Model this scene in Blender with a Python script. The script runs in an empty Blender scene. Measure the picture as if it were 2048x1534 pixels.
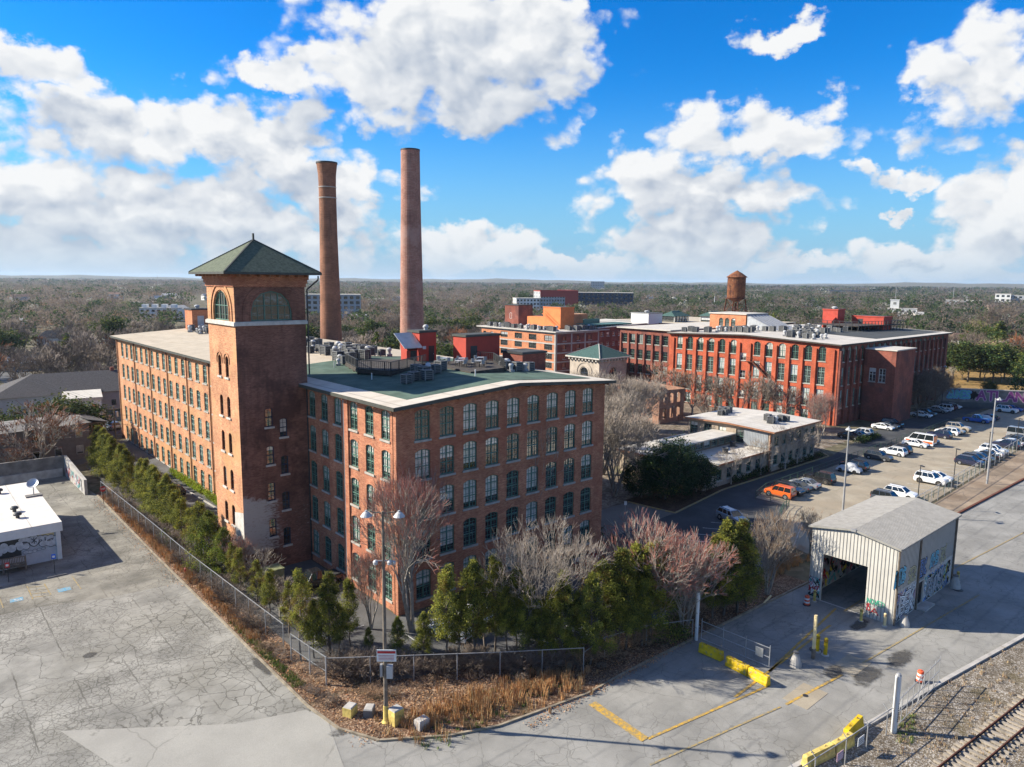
import bpy, bmesh, math, random
import numpy as np
from mathutils import Vector, Matrix
from mathutils.geometry import tessellate_polygon
R = math.radians
SC = bpy.context.scene
COL = SC.collection
random.seed(7)

# ------------------------------------------------------------------ camera
# The axes of the place follow the mill: X runs along the gable front, Y along the long side, the origin is the mill's near corner.
CAM_H, CAM_F = 32.0, 1440.0 / 2048.0
CAM_P = np.array([-35.297, -56.238, CAM_H])
HEAD, PITCH, ROLL = R(41.3), R(8.06), R(0.55)
_fh = np.array([math.sin(HEAD), math.cos(HEAD), 0.0])
_r0 = np.array([math.cos(HEAD), -math.sin(HEAD), 0.0])
FWD = _fh * math.cos(PITCH) + np.array([0, 0, -math.sin(PITCH)])
_u0 = np.cross(_r0, FWD)
RGT = _r0 * math.cos(ROLL) + _u0 * math.sin(ROLL)
UPV = np.cross(RGT, FWD)
cam = bpy.data.objects.new('camera', bpy.data.cameras.new('camera'))
COL.objects.link(cam)
cam.data.sensor_width = 36.0
cam.data.lens = 36.0 * CAM_F
cam.data.clip_start, cam.data.clip_end = 0.5, 20000
cam.matrix_world = Matrix(((RGT[0], UPV[0], -FWD[0], CAM_P[0]), (RGT[1], UPV[1], -FWD[1], CAM_P[1]),
                           (RGT[2], UPV[2], -FWD[2], CAM_P[2]), (0, 0, 0, 1)))
SC.camera = cam


def ray(x, y):
    return FWD * 1440.0 + RGT * (x - 1024) - UPV * (y - 767)


def G(x, y, z=0.0):
    """the point of the level z that the survey photograph (2048 wide) shows at x, y"""
    d = ray(x, y)
    t = (z - CAM_H) / d[2]
    return (CAM_P[0] + d[0] * t, CAM_P[1] + d[1] * t, z)


def DEPTH(x, y, dist):
    """the point in direction x, y at a given distance along the view"""
    d = ray(x, y) / 1440.0
    return (CAM_P[0] + d[0] * dist, CAM_P[1] + d[1] * dist, CAM_P[2] + d[2] * dist)


# ------------------------------------------------------------------ light
SUN_EL = R(31)
SUN_AZ = math.atan2(-0.663, 0.749)          # direction to the sun, from +Y towards +X
SUN_DIR = Vector((math.sin(SUN_AZ) * math.cos(SUN_EL), math.cos(SUN_AZ) * math.cos(SUN_EL), math.sin(SUN_EL)))
sl = bpy.data.lights.new('sun', 'SUN')
sl.energy, sl.angle, sl.color = 5.0, R(0.53), (1.0, 0.92, 0.78)
sun = bpy.data.objects.new('sun', sl)
COL.objects.link(sun)
sun.location = (0, 0, 300)
sun.rotation_euler = SUN_DIR.to_track_quat('Z', 'Y').to_euler()

SC.view_settings.view_transform = 'Standard'
SC.view_settings.look = 'None'
SC.view_settings.gamma = 1
SC.view_settings.exposure = 1.1
SC.view_settings.use_curve_mapping = False
SC.cycles.max_bounces = 6
SC.cycles.transparent_max_bounces = 24
SC.cycles.use_denoising = True

W = bpy.data.worlds.new('World')
SC.world = W
W.use_nodes = True
wn, wl = W.node_tree.nodes, W.node_tree.links
wn.clear()


def wnode(t, **kw):
    n = wn.new(t)
    for k, v in kw.items():
        setattr(n, k, v)
    return n


def wmath(op, a, b=None, c=None, clamp=False):
    n = wnode('ShaderNodeMath', operation=op, use_clamp=clamp)
    for i, v in enumerate((a, b, c)):
        if v is None:
            continue
        if isinstance(v, (int, float)):
            n.inputs[i].default_value = v
        else:
            wl.new(v, n.inputs[i])
    return n.outputs[0]


def wvec(op, a, b=None, c=None):
    n = wnode('ShaderNodeVectorMath', operation=op)
    for i, v in enumerate((a, b, c)):
        if v is None:
            continue
        if isinstance(v, tuple):
            n.inputs[i].default_value = v
        else:
            wl.new(v, n.inputs[i])
    return n.outputs['Value'] if op in ('LENGTH', 'DOT_PRODUCT') else n.outputs[0]


def wmix(f, a, b):
    n = wnode('ShaderNodeMix', data_type='RGBA')
    for i, v in ((0, f), (6, a), (7, b)):
        if isinstance(v, (int, float)):
            n.inputs[i].default_value = v
        elif isinstance(v, tuple):
            n.inputs[i].default_value = v + (1,)
        else:
            wl.new(v, n.inputs[i])
    return n.outputs[2]


def wsmooth(v, lo, hi, a=0.0, b=1.0):
    n = wnode('ShaderNodeMapRange', interpolation_type='SMOOTHSTEP')
    wl.new(v, n.inputs[0])
    for i, q in enumerate((lo, hi, a, b)):
        n.inputs[i + 1].default_value = q
    return n.outputs[0]


sky = wnode('ShaderNodeTexSky', sky_type='NISHITA', sun_disc=False, sun_elevation=SUN_EL,
            sun_rotation=SUN_AZ, altitude=100, air_density=1.0, dust_density=0.25, ozone_density=3.0)
hsv = wnode('ShaderNodeHueSaturation')
hsv.inputs['Saturation'].default_value = 1.45
hsv.inputs['Value'].default_value = 1.0
wl.new(sky.outputs[0], hsv.inputs['Color'])
skyb = wnode('ShaderNodeVectorMath', operation='MULTIPLY')
wl.new(hsv.outputs[0], skyb.inputs[0])
skyb.inputs[1].default_value = (0.48, 1.36, 1.80)
skycol0 = skyb.outputs[0]

tc = wnode('ShaderNodeTexCoord')
dirv = wvec('NORMALIZE', tc.outputs['Generated'])
fx = wvec('DOT_PRODUCT', dirv, tuple(_fh))
rx = wvec('DOT_PRODUCT', dirv, tuple(_r0))
sep = wnode('ShaderNodeSeparateXYZ')
wl.new(dirv, sep.inputs[0])
az = wmath('ARCTAN2', rx, fx)
el = wmath('ARCSINE', sep.outputs[2])
cmb = wnode('ShaderNodeCombineXYZ')
wl.new(az, cmb.inputs[0])
wl.new(el, cmb.inputs[1])
P0 = cmb.outputs[0]
# the blue pales towards the horizon
skycol = wmix(wmath('POWER', wsmooth(el, 0.30, -0.02), 1.5), skycol0, (3.0, 5.1, 7.3))


def azel(x, y):
    d = ray(x, y)
    d = d / np.linalg.norm(d)
    return math.atan2(float(d @ _r0), float(d @ _fh)), math.asin(float(d[2]))


# the heaped clouds: centre and half width, half height of every heap (in the survey photograph)
CLOUDS = [(900, 100, 330, 175), (760, 150, 190, 95), (960, 180, 210, 110), (560, 150, 120, 48), (1060, 60, 150, 130),
          (70, 140, 140, 62), (190, 255, 150, 95), (420, 270, 200, 80), (560, 300, 170, 110), (660, 400, 165, 120),
          (50, 370, 190, 110), (330, 420, 330, 120), (90, 500, 280, 80), (520, 490, 330, 75), (960, 500, 190, 62), (1140, 530, 160, 36),
          (1500, 270, 210, 78), (1590, 265, 110, 70), (1300, 370, 170, 110), (1450, 400, 200, 90), (1380, 490, 200, 90), (1540, 540, 200, 32),
          (1990, 150, 150, 110), (1900, 150, 90, 35), (1820, 338, 78, 32), (2020, 410, 110, 85), (1830, 510, 150, 48), (1960, 480, 130, 75),
          (1588, 76, 80, 36), (1795, 418, 42, 16), (2000, 545, 170, 30)]


def field(P):
    acc = None
    for (x, y, a, b) in CLOUDS:
        cx, cy = azel(x, y)
        ax, by = a * 0.98 / 1440.0, b * 0.96 / 1440.0
        ln = wvec('LENGTH', wvec('MULTIPLY_ADD', P, (1 / ax, 1 / by, 0.0), (-cx / ax, -cy / by, 0.0)))
        acc = ln if acc is None else wmath('MINIMUM', acc, ln)
    return acc


def wnoise(vec, scale, detail, rough, dist=0.0):
    n = wnode('ShaderNodeTexNoise', noise_dimensions='2D')
    wl.new(vec, n.inputs['Vector'])
    n.inputs['Scale'].default_value = scale
    n.inputs['Detail'].default_value = detail
    n.inputs['Roughness'].default_value = rough
    n.inputs['Distortion'].default_value = dist
    return n


stretch = wvec('MULTIPLY', P0, (1.0, 1.35, 1.0))
nz = wnoise(stretch, 8.0, 7, 0.60)
warp = wvec('MULTIPLY', wvec('SUBTRACT', nz.outputs['Color'], (0.5, 0.5, 0.5)), (0.17, 0.13, 0.0))
P1 = wvec('ADD', P0, warp)
F1 = field(P1)
# beyond the picture the same kind of clouds go on
big = wnoise(P0, 3.1, 5, 0.55)
outside = wsmooth(wmath('MAXIMUM', wmath('ABSOLUTE', az), wmath('MULTIPLY', el, 1.9)), 0.72, 0.95)
far_f = wmath('ADD', wsmooth(big.outputs['Fac'], 0.42, 0.68, 1.35, 0.45), wmath('MULTIPLY', wmath('SUBTRACT', 1.0, outside), 3.0))
F1 = wmath('MINIMUM', F1, far_f)
fine = wnoise(stretch, 26.0, 5, 0.6)
def billow(P):
    n = wnode('ShaderNodeTexVoronoi', feature='SMOOTH_F1', voronoi_dimensions='2D')
    wl.new(P, n.inputs['Vector'])
    n.inputs['Scale'].default_value = 17.0
    n.inputs['Detail'].default_value = 2.0
    n.inputs['Roughness'].default_value = 0.55
    n.inputs['Smoothness'].default_value = 0.45
    return n.outputs['Distance']


PB = wvec('ADD', stretch, wvec('MULTIPLY', warp, (0.35, 0.35, 0.0)))
bil = billow(PB)
edge = wmath('ADD', wmath('ADD', F1, wmath('MULTIPLY', wmath('SUBTRACT', bil, 0.56), 0.55)), wmath('MULTIPLY', wmath('SUBTRACT', fine.outputs['Fac'], 0.5), 0.45))
mask = wsmooth(edge, 1.04, 0.64)
mask = wmath('MULTIPLY', mask, wsmooth(el, -0.01, 0.03, 0.55, 1.0))
# light side and shaded underside of the heaps
nz2 = wnoise(wvec('ADD', stretch, (-0.020, 0.030, 0.0)), 8.0, 7, 0.60)
rel = wmath('ADD', wmath('MULTIPLY', wmath('SUBTRACT', nz.outputs['Fac'], nz2.outputs['Fac']), 0.7),
            wmath('MULTIPLY', wmath('SUBTRACT', billow(wvec('ADD', PB, (-0.014, 0.02, 0.0))), bil), 0.62))
F2 = field(wvec('ADD', P1, (-0.02, 0.055, 0.0)))
under = wsmooth(F2, 0.95, 0.25)
lit = wmath('ADD', wmath('SUBTRACT', 0.93, wmath('MULTIPLY', under, 0.55)), rel, clamp=True)
CLOUD_WHITE = (8.7, 8.8, 8.9)
CLOUD_GREY = (4.1, 4.8, 5.9)
ccol = wmix(lit, CLOUD_GREY, CLOUD_WHITE)
low = wsmooth(el, 0.11, 0.0)
ccol = wmix(wmath('MULTIPLY', low, 0.45), ccol, (5.2, 6.3, 7.3))
final = wmix(mask, skycol, ccol)
final = wmix(wmath('MULTIPLY', wsmooth(el, 0.05, 0.0), 0.7), final, (5.3, 6.4, 7.5))
bg = wnode('ShaderNodeBackground')
bg.inputs['Strength'].default_value = 0.05
wl.new(final, bg.inputs['Color'])
wo = wnode('ShaderNodeOutputWorld')
wl.new(bg.outputs[0], wo.inputs['Surface'])


# ------------------------------------------------------------------ building helpers
def rnd(a, b):
    return random.uniform(a, b)


class MB:
    """collects faces; build() links them as ONE mesh object"""

    def __init__(self):
        self.v, self.f, self.m = [], [], []

    def add(self, verts, faces, m=0):
        n = len(self.v)
        self.v += [tuple(p) for p in verts]
        self.f += [tuple(i + n for i in q) for q in faces]
        self.m += [m] * len(faces)
        return self

    def box(self, x0, x1, y0, y1, z0, z1, m=0, taper=0.0):
        t = taper
        return self.add([(x0, y0, z0), (x1, y0, z0), (x1, y1, z0), (x0, y1, z0),
                         (x0 + t, y0 + t, z1), (x1 - t, y0 + t, z1), (x1 - t, y1 - t, z1), (x0 + t, y1 - t, z1)],
                        [(3, 2, 1, 0), (4, 5, 6, 7), (0, 1, 5, 4), (1, 2, 6, 5), (2, 3, 7, 6), (3, 0, 4, 7)], m)

    def quad(self, a, b, c, d, m=0):
        return self.add([a, b, c, d], [(0, 1, 2, 3)], m)

    def prism(self, pts, z0, z1, m=0, mtop=None):
        n = len(pts)
        v = [(p[0], p[1], z0) for p in pts] + [(p[0], p[1], z1) for p in pts]
        self.add(v, [(i, (i + 1) % n, n + (i + 1) % n, n + i) for i in range(n)], m)
        self.add(v[n:], [tuple(range(n))], m if mtop is None else mtop)
        self.add(v[:n], [tuple(reversed(range(n)))], m)
        return self

    def bar(self, a, b, w, h=None, m=0):
        """square bar between two points"""
        h = w if h is None else h
        a, b = Vector(a), Vector(b)
        d = (b - a).normalized()
        s = d.cross(Vector((0, 0, 1)))
        s = Vector((1, 0, 0)) if s.length < 1e-3 else s.normalized()
        t = s.cross(d)
        v = [p + s * (i * w / 2) + t * (j * h / 2) for p in (a, b) for i, j in ((-1, -1), (1, -1), (1, 1), (-1, 1))]
        return self.add(v, [(0, 1, 2, 3), (7, 6, 5, 4), (0, 4, 5, 1), (1, 5, 6, 2), (2, 6, 7, 3), (3, 7, 4, 0)], m)

    def tube(self, a, b, r0, r1=None, n=8, m=0, cap=True):
        r1 = r0 if r1 is None else r1
        a, b = Vector(a), Vector(b)
        d = (b - a).normalized()
        s = d.cross(Vector((0, 0, 1)))
        s = Vector((1, 0, 0)) if s.length < 1e-3 else s.normalized()
        t = s.cross(d)
        v = []
        for p, r in ((a, r0), (b, r1)):
            for i in range(n):
                q = 2 * math.pi * i / n
                v.append(p + s * (math.cos(q) * r) + t * (math.sin(q) * r))
        self.add(v, [(i, (i + 1) % n, n + (i + 1) % n, n + i) for i in range(n)], m)
        if cap:
            self.add(v[n:], [tuple(range(n))], m)
            self.add(v[:n], [tuple(reversed(range(n)))], m)
        return self

    def lathe(self, prof, n=24, c=(0, 0), m=0):
        """prof: (radius, z) from bottom to top"""
        v = []
        for r, z in prof:
            for i in range(n):
                q = 2 * math.pi * i / n
                v.append((c[0] + r * math.cos(q), c[1] + r * math.sin(q), z))
        f = []
        for k in range(len(prof) - 1):
            for i in range(n):
                f.append((k * n + i, k * n + (i + 1) % n, (k + 1) * n + (i + 1) % n, (k + 1) * n + i))
        if prof[-1][0] > 1e-4:
            f.append(tuple((len(prof) - 1) * n + i for i in range(n)))
        if prof[0][0] > 1e-4:
            f.append(tuple(reversed(range(n))))
        return self.add(v, f, m)

    def shift(self, dx, dy, dz=0):
        self.v = [(x + dx, y + dy, z + dz) for x, y, z in self.v]
        return self

    def mesh(self, name, mats, smooth=False):
        me = bpy.data.meshes.new(name)
        me.from_pydata(self.v, [], self.f)
        mats = mats if isinstance(mats, (list, tuple)) else [mats]
        for q in mats:
            me.materials.append(q)
        if len(mats) > 1:
            me.polygons.foreach_set('material_index', self.m)
        if smooth:
            me.polygons.foreach_set('use_smooth', [True] * len(self.f))
        me.update()
        return me

    def build(self, name, mats, parent=None, smooth=False, loc=(0, 0, 0), rz=0.0, world=False):
        return link(name, self.mesh(name, mats, smooth), parent, loc, rz, world)


def origin_of(o):
    p = Vector((0, 0, 0))
    while o is not None:
        p = p + o.location
        o = o.parent
    return p


def link(name, data, parent=None, loc=(0, 0, 0), rz=0.0, world=False):
    o = bpy.data.objects.new(name, data)
    COL.objects.link(o)
    if parent is not None:
        o.parent = parent
        loc = Vector(loc) - origin_of(parent) if world else loc
    o.location = loc
    o.rotation_euler = (0, 0, rz)
    return o


def tag(o, label, cat, group=None):
    o['label'], o['category'] = label, cat
    if group:
        o['group'] = group
    return o


def thing(name, label, cat, loc=(0, 0, 0), rz=0.0, group=None):
    o = link(name, None, None, loc, rz)
    o.empty_display_size = 0.3
    return tag(o, label, cat, group)


def kind(o, k):
    o['kind'] = k
    return o


def copy_tree(o, loc=None, rz=None, label=None, group=None, parent=None, scale=None):
    c = o.copy()
    COL.objects.link(c)
    if parent is not None:
        c.parent = parent
    if loc is not None:
        c.location = loc
    if rz is not None:
        c.rotation_euler = (0, 0, rz)
    if scale is not None:
        c.scale = scale if isinstance(scale, tuple) else (scale,) * 3
    if label:
        c['label'] = label
    if group:
        c['group'] = group
    for ch in list(KIDS.get(o.name, ())) or list(o.children):
        copy_tree(ch, parent=c)
    return c


KIDS = {}
NTH = ('first second third fourth fifth sixth seventh eighth ninth tenth eleventh twelfth thirteenth fourteenth fifteenth sixteenth '
       'seventeenth eighteenth nineteenth twentieth').split()


# ------------------------------------------------------------------ materials
class NT:
    def __init__(self, name, rough=0.8, spec=0.3, metal=0.0):
        self.mat = bpy.data.materials.new(name)
        self.mat.use_nodes = True
        self.t = self.mat.node_tree
        self.b = self.t.nodes['Principled BSDF']
        self.b.inputs['Roughness'].default_value = rough
        self.b.inputs['Specular IOR Level'].default_value = spec
        self.b.inputs['Metallic'].default_value = metal
        self._pos = None

    def n(self, t, **kw):
        q = self.t.nodes.new(t)
        for k, v in kw.items():
            setattr(q, k, v)
        return q

    def l(self, a, b):
        self.t.links.new(a, b)

    def setin(self, sock, v):
        if isinstance(v, (int, float)):
            sock.default_value = v
        elif isinstance(v, (tuple, list)):
            sock.default_value = tuple(v) + ((1,) if len(v) == 3 and len(sock.default_value) == 4 else ())
        else:
            self.l(v, sock)

    def pos(self):
        if self._pos is None:
            self._pos = self.n('ShaderNodeNewGeometry').outputs['Position']
        return self._pos

    def objpos(self):
        return self.n('ShaderNodeTexCoord').outputs['Object']

    def math(self, op, a, b=0.0, clamp=False):
        q = self.n('ShaderNodeMath', operation=op, use_clamp=clamp)
        self.setin(q.inputs[0], a)
        self.setin(q.inputs[1], b)
        return q.outputs[0]

    def vmul(self, v, s):
        q = self.n('ShaderNodeVectorMath', operation='MULTIPLY')
        self.setin(q.inputs[0], v)
        q.inputs[1].default_value = s if isinstance(s, tuple) else (s, s, s)
        return q.outputs[0]

    def vadd(self, v, s):
        q = self.n('ShaderNodeVectorMath', operation='ADD')
        self.setin(q.inputs[0], v)
        self.setin(q.inputs[1], s)
        return q.outputs[0]

    def noise(self, scale, detail=4, rough=0.55, vec=None, dist=0.0, col=False):
        q = self.n('ShaderNodeTexNoise')
        self.l(self.pos() if vec is None else vec, q.inputs['Vector'])
        q.inputs['Scale'].default_value = scale
        q.inputs['Detail'].default_value = detail
        q.inputs['Roughness'].default_value = rough
        q.inputs['Distortion'].default_value = dist
        return q.outputs['Color' if col else 'Fac']

    def voro(self, scale, feature='F1', vec=None, out=None, rand=1.0):
        q = self.n('ShaderNodeTexVoronoi', feature=feature)
        self.l(self.pos() if vec is None else vec, q.inputs['Vector'])
        q.inputs['Scale'].default_value = scale
        q.inputs['Randomness'].default_value = rand
        return q.outputs[out or ('Distance')]

    def ramp(self, v, lo, hi, a=0.0, b=1.0):
        q = self.n('ShaderNodeMapRange', interpolation_type='SMOOTHSTEP')
        self.setin(q.inputs[0], v)
        for i, x in enumerate((lo, hi, a, b)):
            q.inputs[i + 1].default_value = x
        return q.outputs[0]

    def mix(self, f, a, b, blend='MIX'):
        q = self.n('ShaderNodeMix', data_type='RGBA', blend_type=blend)
        self.setin(q.inputs[0], f)
        self.setin(q.inputs[6], a)
        self.setin(q.inputs[7], b)
        return q.outputs[2]

    def mul(self, col, f):
        """colour times a grey factor"""
        q = self.n('ShaderNodeVectorMath', operation='SCALE')
        self.setin(q.inputs[0], col)
        self.setin(q.inputs['Scale'], f)
        return q.outputs[0]

    def color(self, v):
        self.setin(self.b.inputs['Base Color'], v)
        return self

    def bump(self, h, dist=0.02, strength=0.6):
        q = self.n('ShaderNodeBump')
        q.inputs['Distance'].default_value = dist
        q.inputs['Strength'].default_value = strength
        self.setin(q.inputs['Height'], h)
        self.l(q.outputs[0], self.b.inputs['Normal'])
        return self

    def rough(self, v):
        self.setin(self.b.inputs['Roughness'], v)
        return self

    def objrand(self):
        return self.n('ShaderNodeObjectInfo').outputs['Random']


def plain(name, c, rough=0.7, spec=0.3, metal=0.0, var=0.15, scale=1.5):
    m = NT(name, rough, spec, metal)
    f = m.ramp(m.noise(scale, 4, 0.6), 0.25, 0.75, 1 - var, 1 + var)
    m.color(m.mul(c, f))
    return m.mat


def wallvec(m, sx=1.0, sz=1.0):
    """runs along any axis-parallel wall and up it"""
    s = m.n('ShaderNodeSeparateXYZ')
    m.l(m.pos(), s.inputs[0])
    c = m.n('ShaderNodeCombineXYZ')
    m.l(m.math('MULTIPLY', m.math('ADD', s.outputs[0], s.outputs[1]), sx), c.inputs[0])
    m.l(m.math('MULTIPLY', s.outputs[2], sz), c.inputs[1])
    return c.outputs[0], s


def brick_mat(name, c1, c2, mortar, stain=(0.05, 0.03, 0.025), stain_amt=0.35, patch=None, patch_amt=0.0, white=None):
    m = NT(name, 0.88, 0.2)
    v, s = wallvec(m)
    b = m.n('ShaderNodeTexBrick')
    m.l(v, b.inputs['Vector'])
    b.inputs['Color1'].default_value = c1 + (1,)
    b.inputs['Color2'].default_value = c2 + (1,)
    b.inputs['Mortar'].default_value = mortar + (1,)
    b.inputs['Scale'].default_value = 1.0
    b.inputs['Mortar Size'].default_value = 0.014
    b.inputs['Mortar Smooth'].default_value = 0.3
    b.inputs['Brick Width'].default_value = 0.30
    b.inputs['Row Height'].default_value = 0.105
    b.inputs['Bias'].default_value = 0.0
    col = b.outputs['Color']
    # courses of another firing, blotches, streaks
    course = m.noise(1.0, 4, 0.75, m.vmul(v, (1.6, 7.0, 1.0)))
    col = m.mul(col, m.ramp(course, 0.3, 0.7, 0.84, 1.16))
    col = m.mul(col, m.ramp(m.noise(0.35, 5, 0.65), 0.3, 0.7, 0.78, 1.2))
    streak = m.noise(1.0, 4, 0.65, m.vmul(v, (0.9, 0.08, 1.0)))
    col = m.mix(m.math('MULTIPLY', m.ramp(streak, 0.5, 0.75), stain_amt), col, stain)
    if patch:
        col = m.mix(m.math('MULTIPLY', m.ramp(m.noise(0.16, 5, 0.7), 0.48, 0.62), patch_amt), col, patch)
    if white is not None:
        col = white(m, col, s)
    m.color(col)
    m.bump(m.math('ADD', b.outputs['Fac'], m.math('MULTIPLY', m.noise(14, 3), -0.6)), 0.02, -0.5)
    return m.mat


M = {}
M['brick_front'] = brick_mat('brick_front', (0.30, 0.085, 0.042), (0.46, 0.18, 0.09), (0.40, 0.25, 0.17), stain_amt=0.25,
                             patch=(0.25, 0.072, 0.042), patch_amt=0.5)
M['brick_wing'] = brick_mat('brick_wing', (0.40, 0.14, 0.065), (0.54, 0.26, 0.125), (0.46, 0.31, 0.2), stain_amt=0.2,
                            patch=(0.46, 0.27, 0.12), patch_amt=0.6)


def tower_white(m, col, s):
    # the rest of a lower roof: white wash flaking off the side wall of the tower
    z, x, y = s.outputs[2], s.outputs[0], s.outputs[1]
    edge = m.math('MULTIPLY', m.math('SUBTRACT', m.noise(0.7, 5, 0.7), 0.5), 2.6)
    top = m.math('ADD', m.math('ADD', 8.0, m.math('MULTIPLY', m.math('ADD', x, 4.0), -0.25)), edge)
    f = m.math('MULTIPLY', m.ramp(m.math('SUBTRACT', top, z), 0.0, 0.5), m.ramp(z, 2.2, 2.5))
    c = m.n('ShaderNodeCombineXYZ')
    m.l(x, c.inputs[0])
    m.l(m.math('MULTIPLY', z, 3.2), c.inputs[1])
    grain = m.math('ADD', m.math('MULTIPLY', m.noise(2.2, 5, 0.7, c.outputs[0]), 0.7), m.math('MULTIPLY', m.noise(0.8, 3, 0.6), 0.3))
    f = m.math('MULTIPLY', f, m.ramp(m.math('ADD', grain, m.ramp(x, -2.4, -6.0, -0.14, 0.12)), 0.40, 0.60))
    return m.mix(m.math('MULTIPLY', f, 0.82), col, (0.46, 0.43, 0.385))


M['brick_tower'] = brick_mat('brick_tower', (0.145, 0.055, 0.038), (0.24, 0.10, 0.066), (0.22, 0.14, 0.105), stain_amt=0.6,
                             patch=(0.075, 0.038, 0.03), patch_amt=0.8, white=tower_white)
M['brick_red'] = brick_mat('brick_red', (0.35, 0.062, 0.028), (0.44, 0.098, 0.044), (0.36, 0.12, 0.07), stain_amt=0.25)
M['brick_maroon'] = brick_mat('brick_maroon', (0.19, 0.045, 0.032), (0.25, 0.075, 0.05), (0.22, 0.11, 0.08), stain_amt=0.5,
                              patch=(0.11, 0.05, 0.045), patch_amt=0.8)  # maroon brick, also the shade put into some walls away from the sun
M['brick_orange'] = brick_mat('brick_orange', (0.42, 0.13, 0.06), (0.50, 0.19, 0.085), (0.45, 0.25, 0.15), stain_amt=0.12)
M['brick_shaft'] = brick_mat('brick_shaft', (0.20, 0.085, 0.05), (0.28, 0.13, 0.075), (0.22, 0.13, 0.09), stain=(0.06, 0.045, 0.04), stain_amt=0.6)
M['brick_shaft_pink'] = brick_mat('brick_shaft_pink', (0.26, 0.10, 0.075), (0.36, 0.19, 0.14), (0.34, 0.22, 0.17), stain=(0.07, 0.05, 0.045), stain_amt=0.55,
                                  patch=(0.38, 0.24, 0.20), patch_amt=0.7)
M['red_paint'] = plain('red_paint', (0.40, 0.055, 0.035), 0.7, var=0.12, scale=0.8)
M['orange_paint'] = plain('orange_paint', (0.62, 0.19, 0.06), 0.75, var=0.12, scale=0.6)
M['stone_sill'] = plain('stone_sill', (0.36, 0.33, 0.29), 0.85, var=0.2)
M['white_stone'] = plain('white_stone', (0.48, 0.45, 0.40), 0.8, var=0.2)
M['sash_green'] = plain('sash_green', (0.075, 0.155, 0.12), 0.5, 0.4, var=0.15)
M['sash_pale'] = plain('sash_pale', (0.20, 0.29, 0.25), 0.5, 0.4, var=0.15)
M['sash_white'] = plain('sash_white', (0.55, 0.55, 0.52), 0.5, 0.4)
M['dark_metal'] = plain('dark_metal', (0.025, 0.025, 0.026), 0.5, 0.5)
M['galv'] = plain('galv', (0.42, 0.43, 0.44), 0.45, 0.5, 0.6)
M['galv_dull'] = plain('galv_dull', (0.30, 0.30, 0.30), 0.6, 0.4, 0.3)
M['concrete'] = plain('concrete', (0.36, 0.34, 0.31), 0.9, var=0.22, scale=0.9)
M['concrete_dark'] = plain('concrete_dark', (0.16, 0.15, 0.14), 0.92, var=0.35, scale=0.7)
M['wood_dark'] = plain('wood_dark', (0.055, 0.047, 0.04), 0.85, var=0.35, scale=2)
M['wood_grey'] = plain('wood_grey', (0.16, 0.13, 0.10), 0.85, var=0.3, scale=2)
M['white_paint'] = plain('white_paint', (0.60, 0.60, 0.58), 0.6, var=0.06)
M['yellow_paint'] = NT('yellow_paint', 0.65)
_y = M['yellow_paint']
_y.color(_y.mix(_y.ramp(_y.noise(3.2, 6, 0.75), 0.56, 0.62), _y.mul((0.62, 0.41, 0.012), _y.ramp(_y.noise(1.1, 4, 0.6), 0.3, 0.7, 0.7, 1.12)), (0.26, 0.22, 0.14)))
M['yellow_paint'] = _y.mat
M['yellow_worn'] = plain('yellow_worn', (0.55, 0.42, 0.12), 0.85, var=0.4, scale=2.2)
M['cream_paint'] = plain('cream_paint', (0.62, 0.50, 0.27), 0.7, var=0.15)
M['navy'] = plain('navy', (0.02, 0.03, 0.06), 0.6)
M['rust'] = plain('rust', (0.12, 0.045, 0.028), 0.85, 0.2, var=0.4, scale=3)
M['soffit_wood'] = plain('soffit_wood', (0.26, 0.12, 0.065), 0.8, var=0.2)
M['ac_grey'] = plain('ac_grey', (0.17, 0.17, 0.165), 0.6, 0.4, var=0.15)
M['ac_dark'] = plain('ac_dark', (0.04, 0.042, 0.045), 0.6, 0.4)
M['ac_white'] = plain('ac_white', (0.40, 0.40, 0.395), 0.5, 0.4)


def glass_mat(name, dark, blind, blind_share=0.45, rough=0.06):
    """window glass over rooms: some with pale blinds down, some dark; every window its own"""
    m = NT(name, rough, 0.6)
    r = m.objrand()
    p = m.objpos()
    s = m.n('ShaderNodeSeparateXYZ')
    m.l(p, s.inputs[0])
    on = m.ramp(r, 1 - blind_share - 0.01, 1 - blind_share + 0.01)
    r2 = m.math('FRACT', m.math('MULTIPLY', r, 7.31))
    drop = m.math('MULTIPLY', m.math('SUBTRACT', 1.05, r2), 2.4)
    f = m.math('MULTIPLY', on, m.ramp(m.math('SUBTRACT', s.outputs[2], drop), -0.05, 0.05))
    fold = m.ramp(m.noise(2.0, 3, 0.6, m.vmul(p, (6.0, 1.0, 0.6))), 0.3, 0.7, 0.75, 1.15)
    col = m.mix(f, m.mul(dark, m.ramp(m.noise(1.6, 3), 0.3, 0.7, 0.4, 1.8)), m.mul(blind, fold))
    m.color(col)
    m.b.inputs['IOR'].default_value = 1.75
    m.b.inputs['Coat Weight'].default_value = 1.0
    m.b.inputs['Coat IOR'].default_value = 1.8
    m.b.inputs['Coat Roughness'].default_value = 0.02
    m.bump(m.math('ADD', m.noise(0.9, 2), m.math('MULTIPLY', m.noise(2.2, 1), 0.5)), 0.08, 0.4)
    return m.mat


M['pane'] = glass_mat('pane', (0.022, 0.026, 0.027), (0.62, 0.59, 0.52), 0.62)
M['pane_dark'] = glass_mat('pane_dark', (0.012, 0.015, 0.017), (0.25, 0.25, 0.23), 0.25)
M['pane_pale'] = glass_mat('pane_pale', (0.03, 0.035, 0.035), (0.55, 0.56, 0.55), 0.6)


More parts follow.
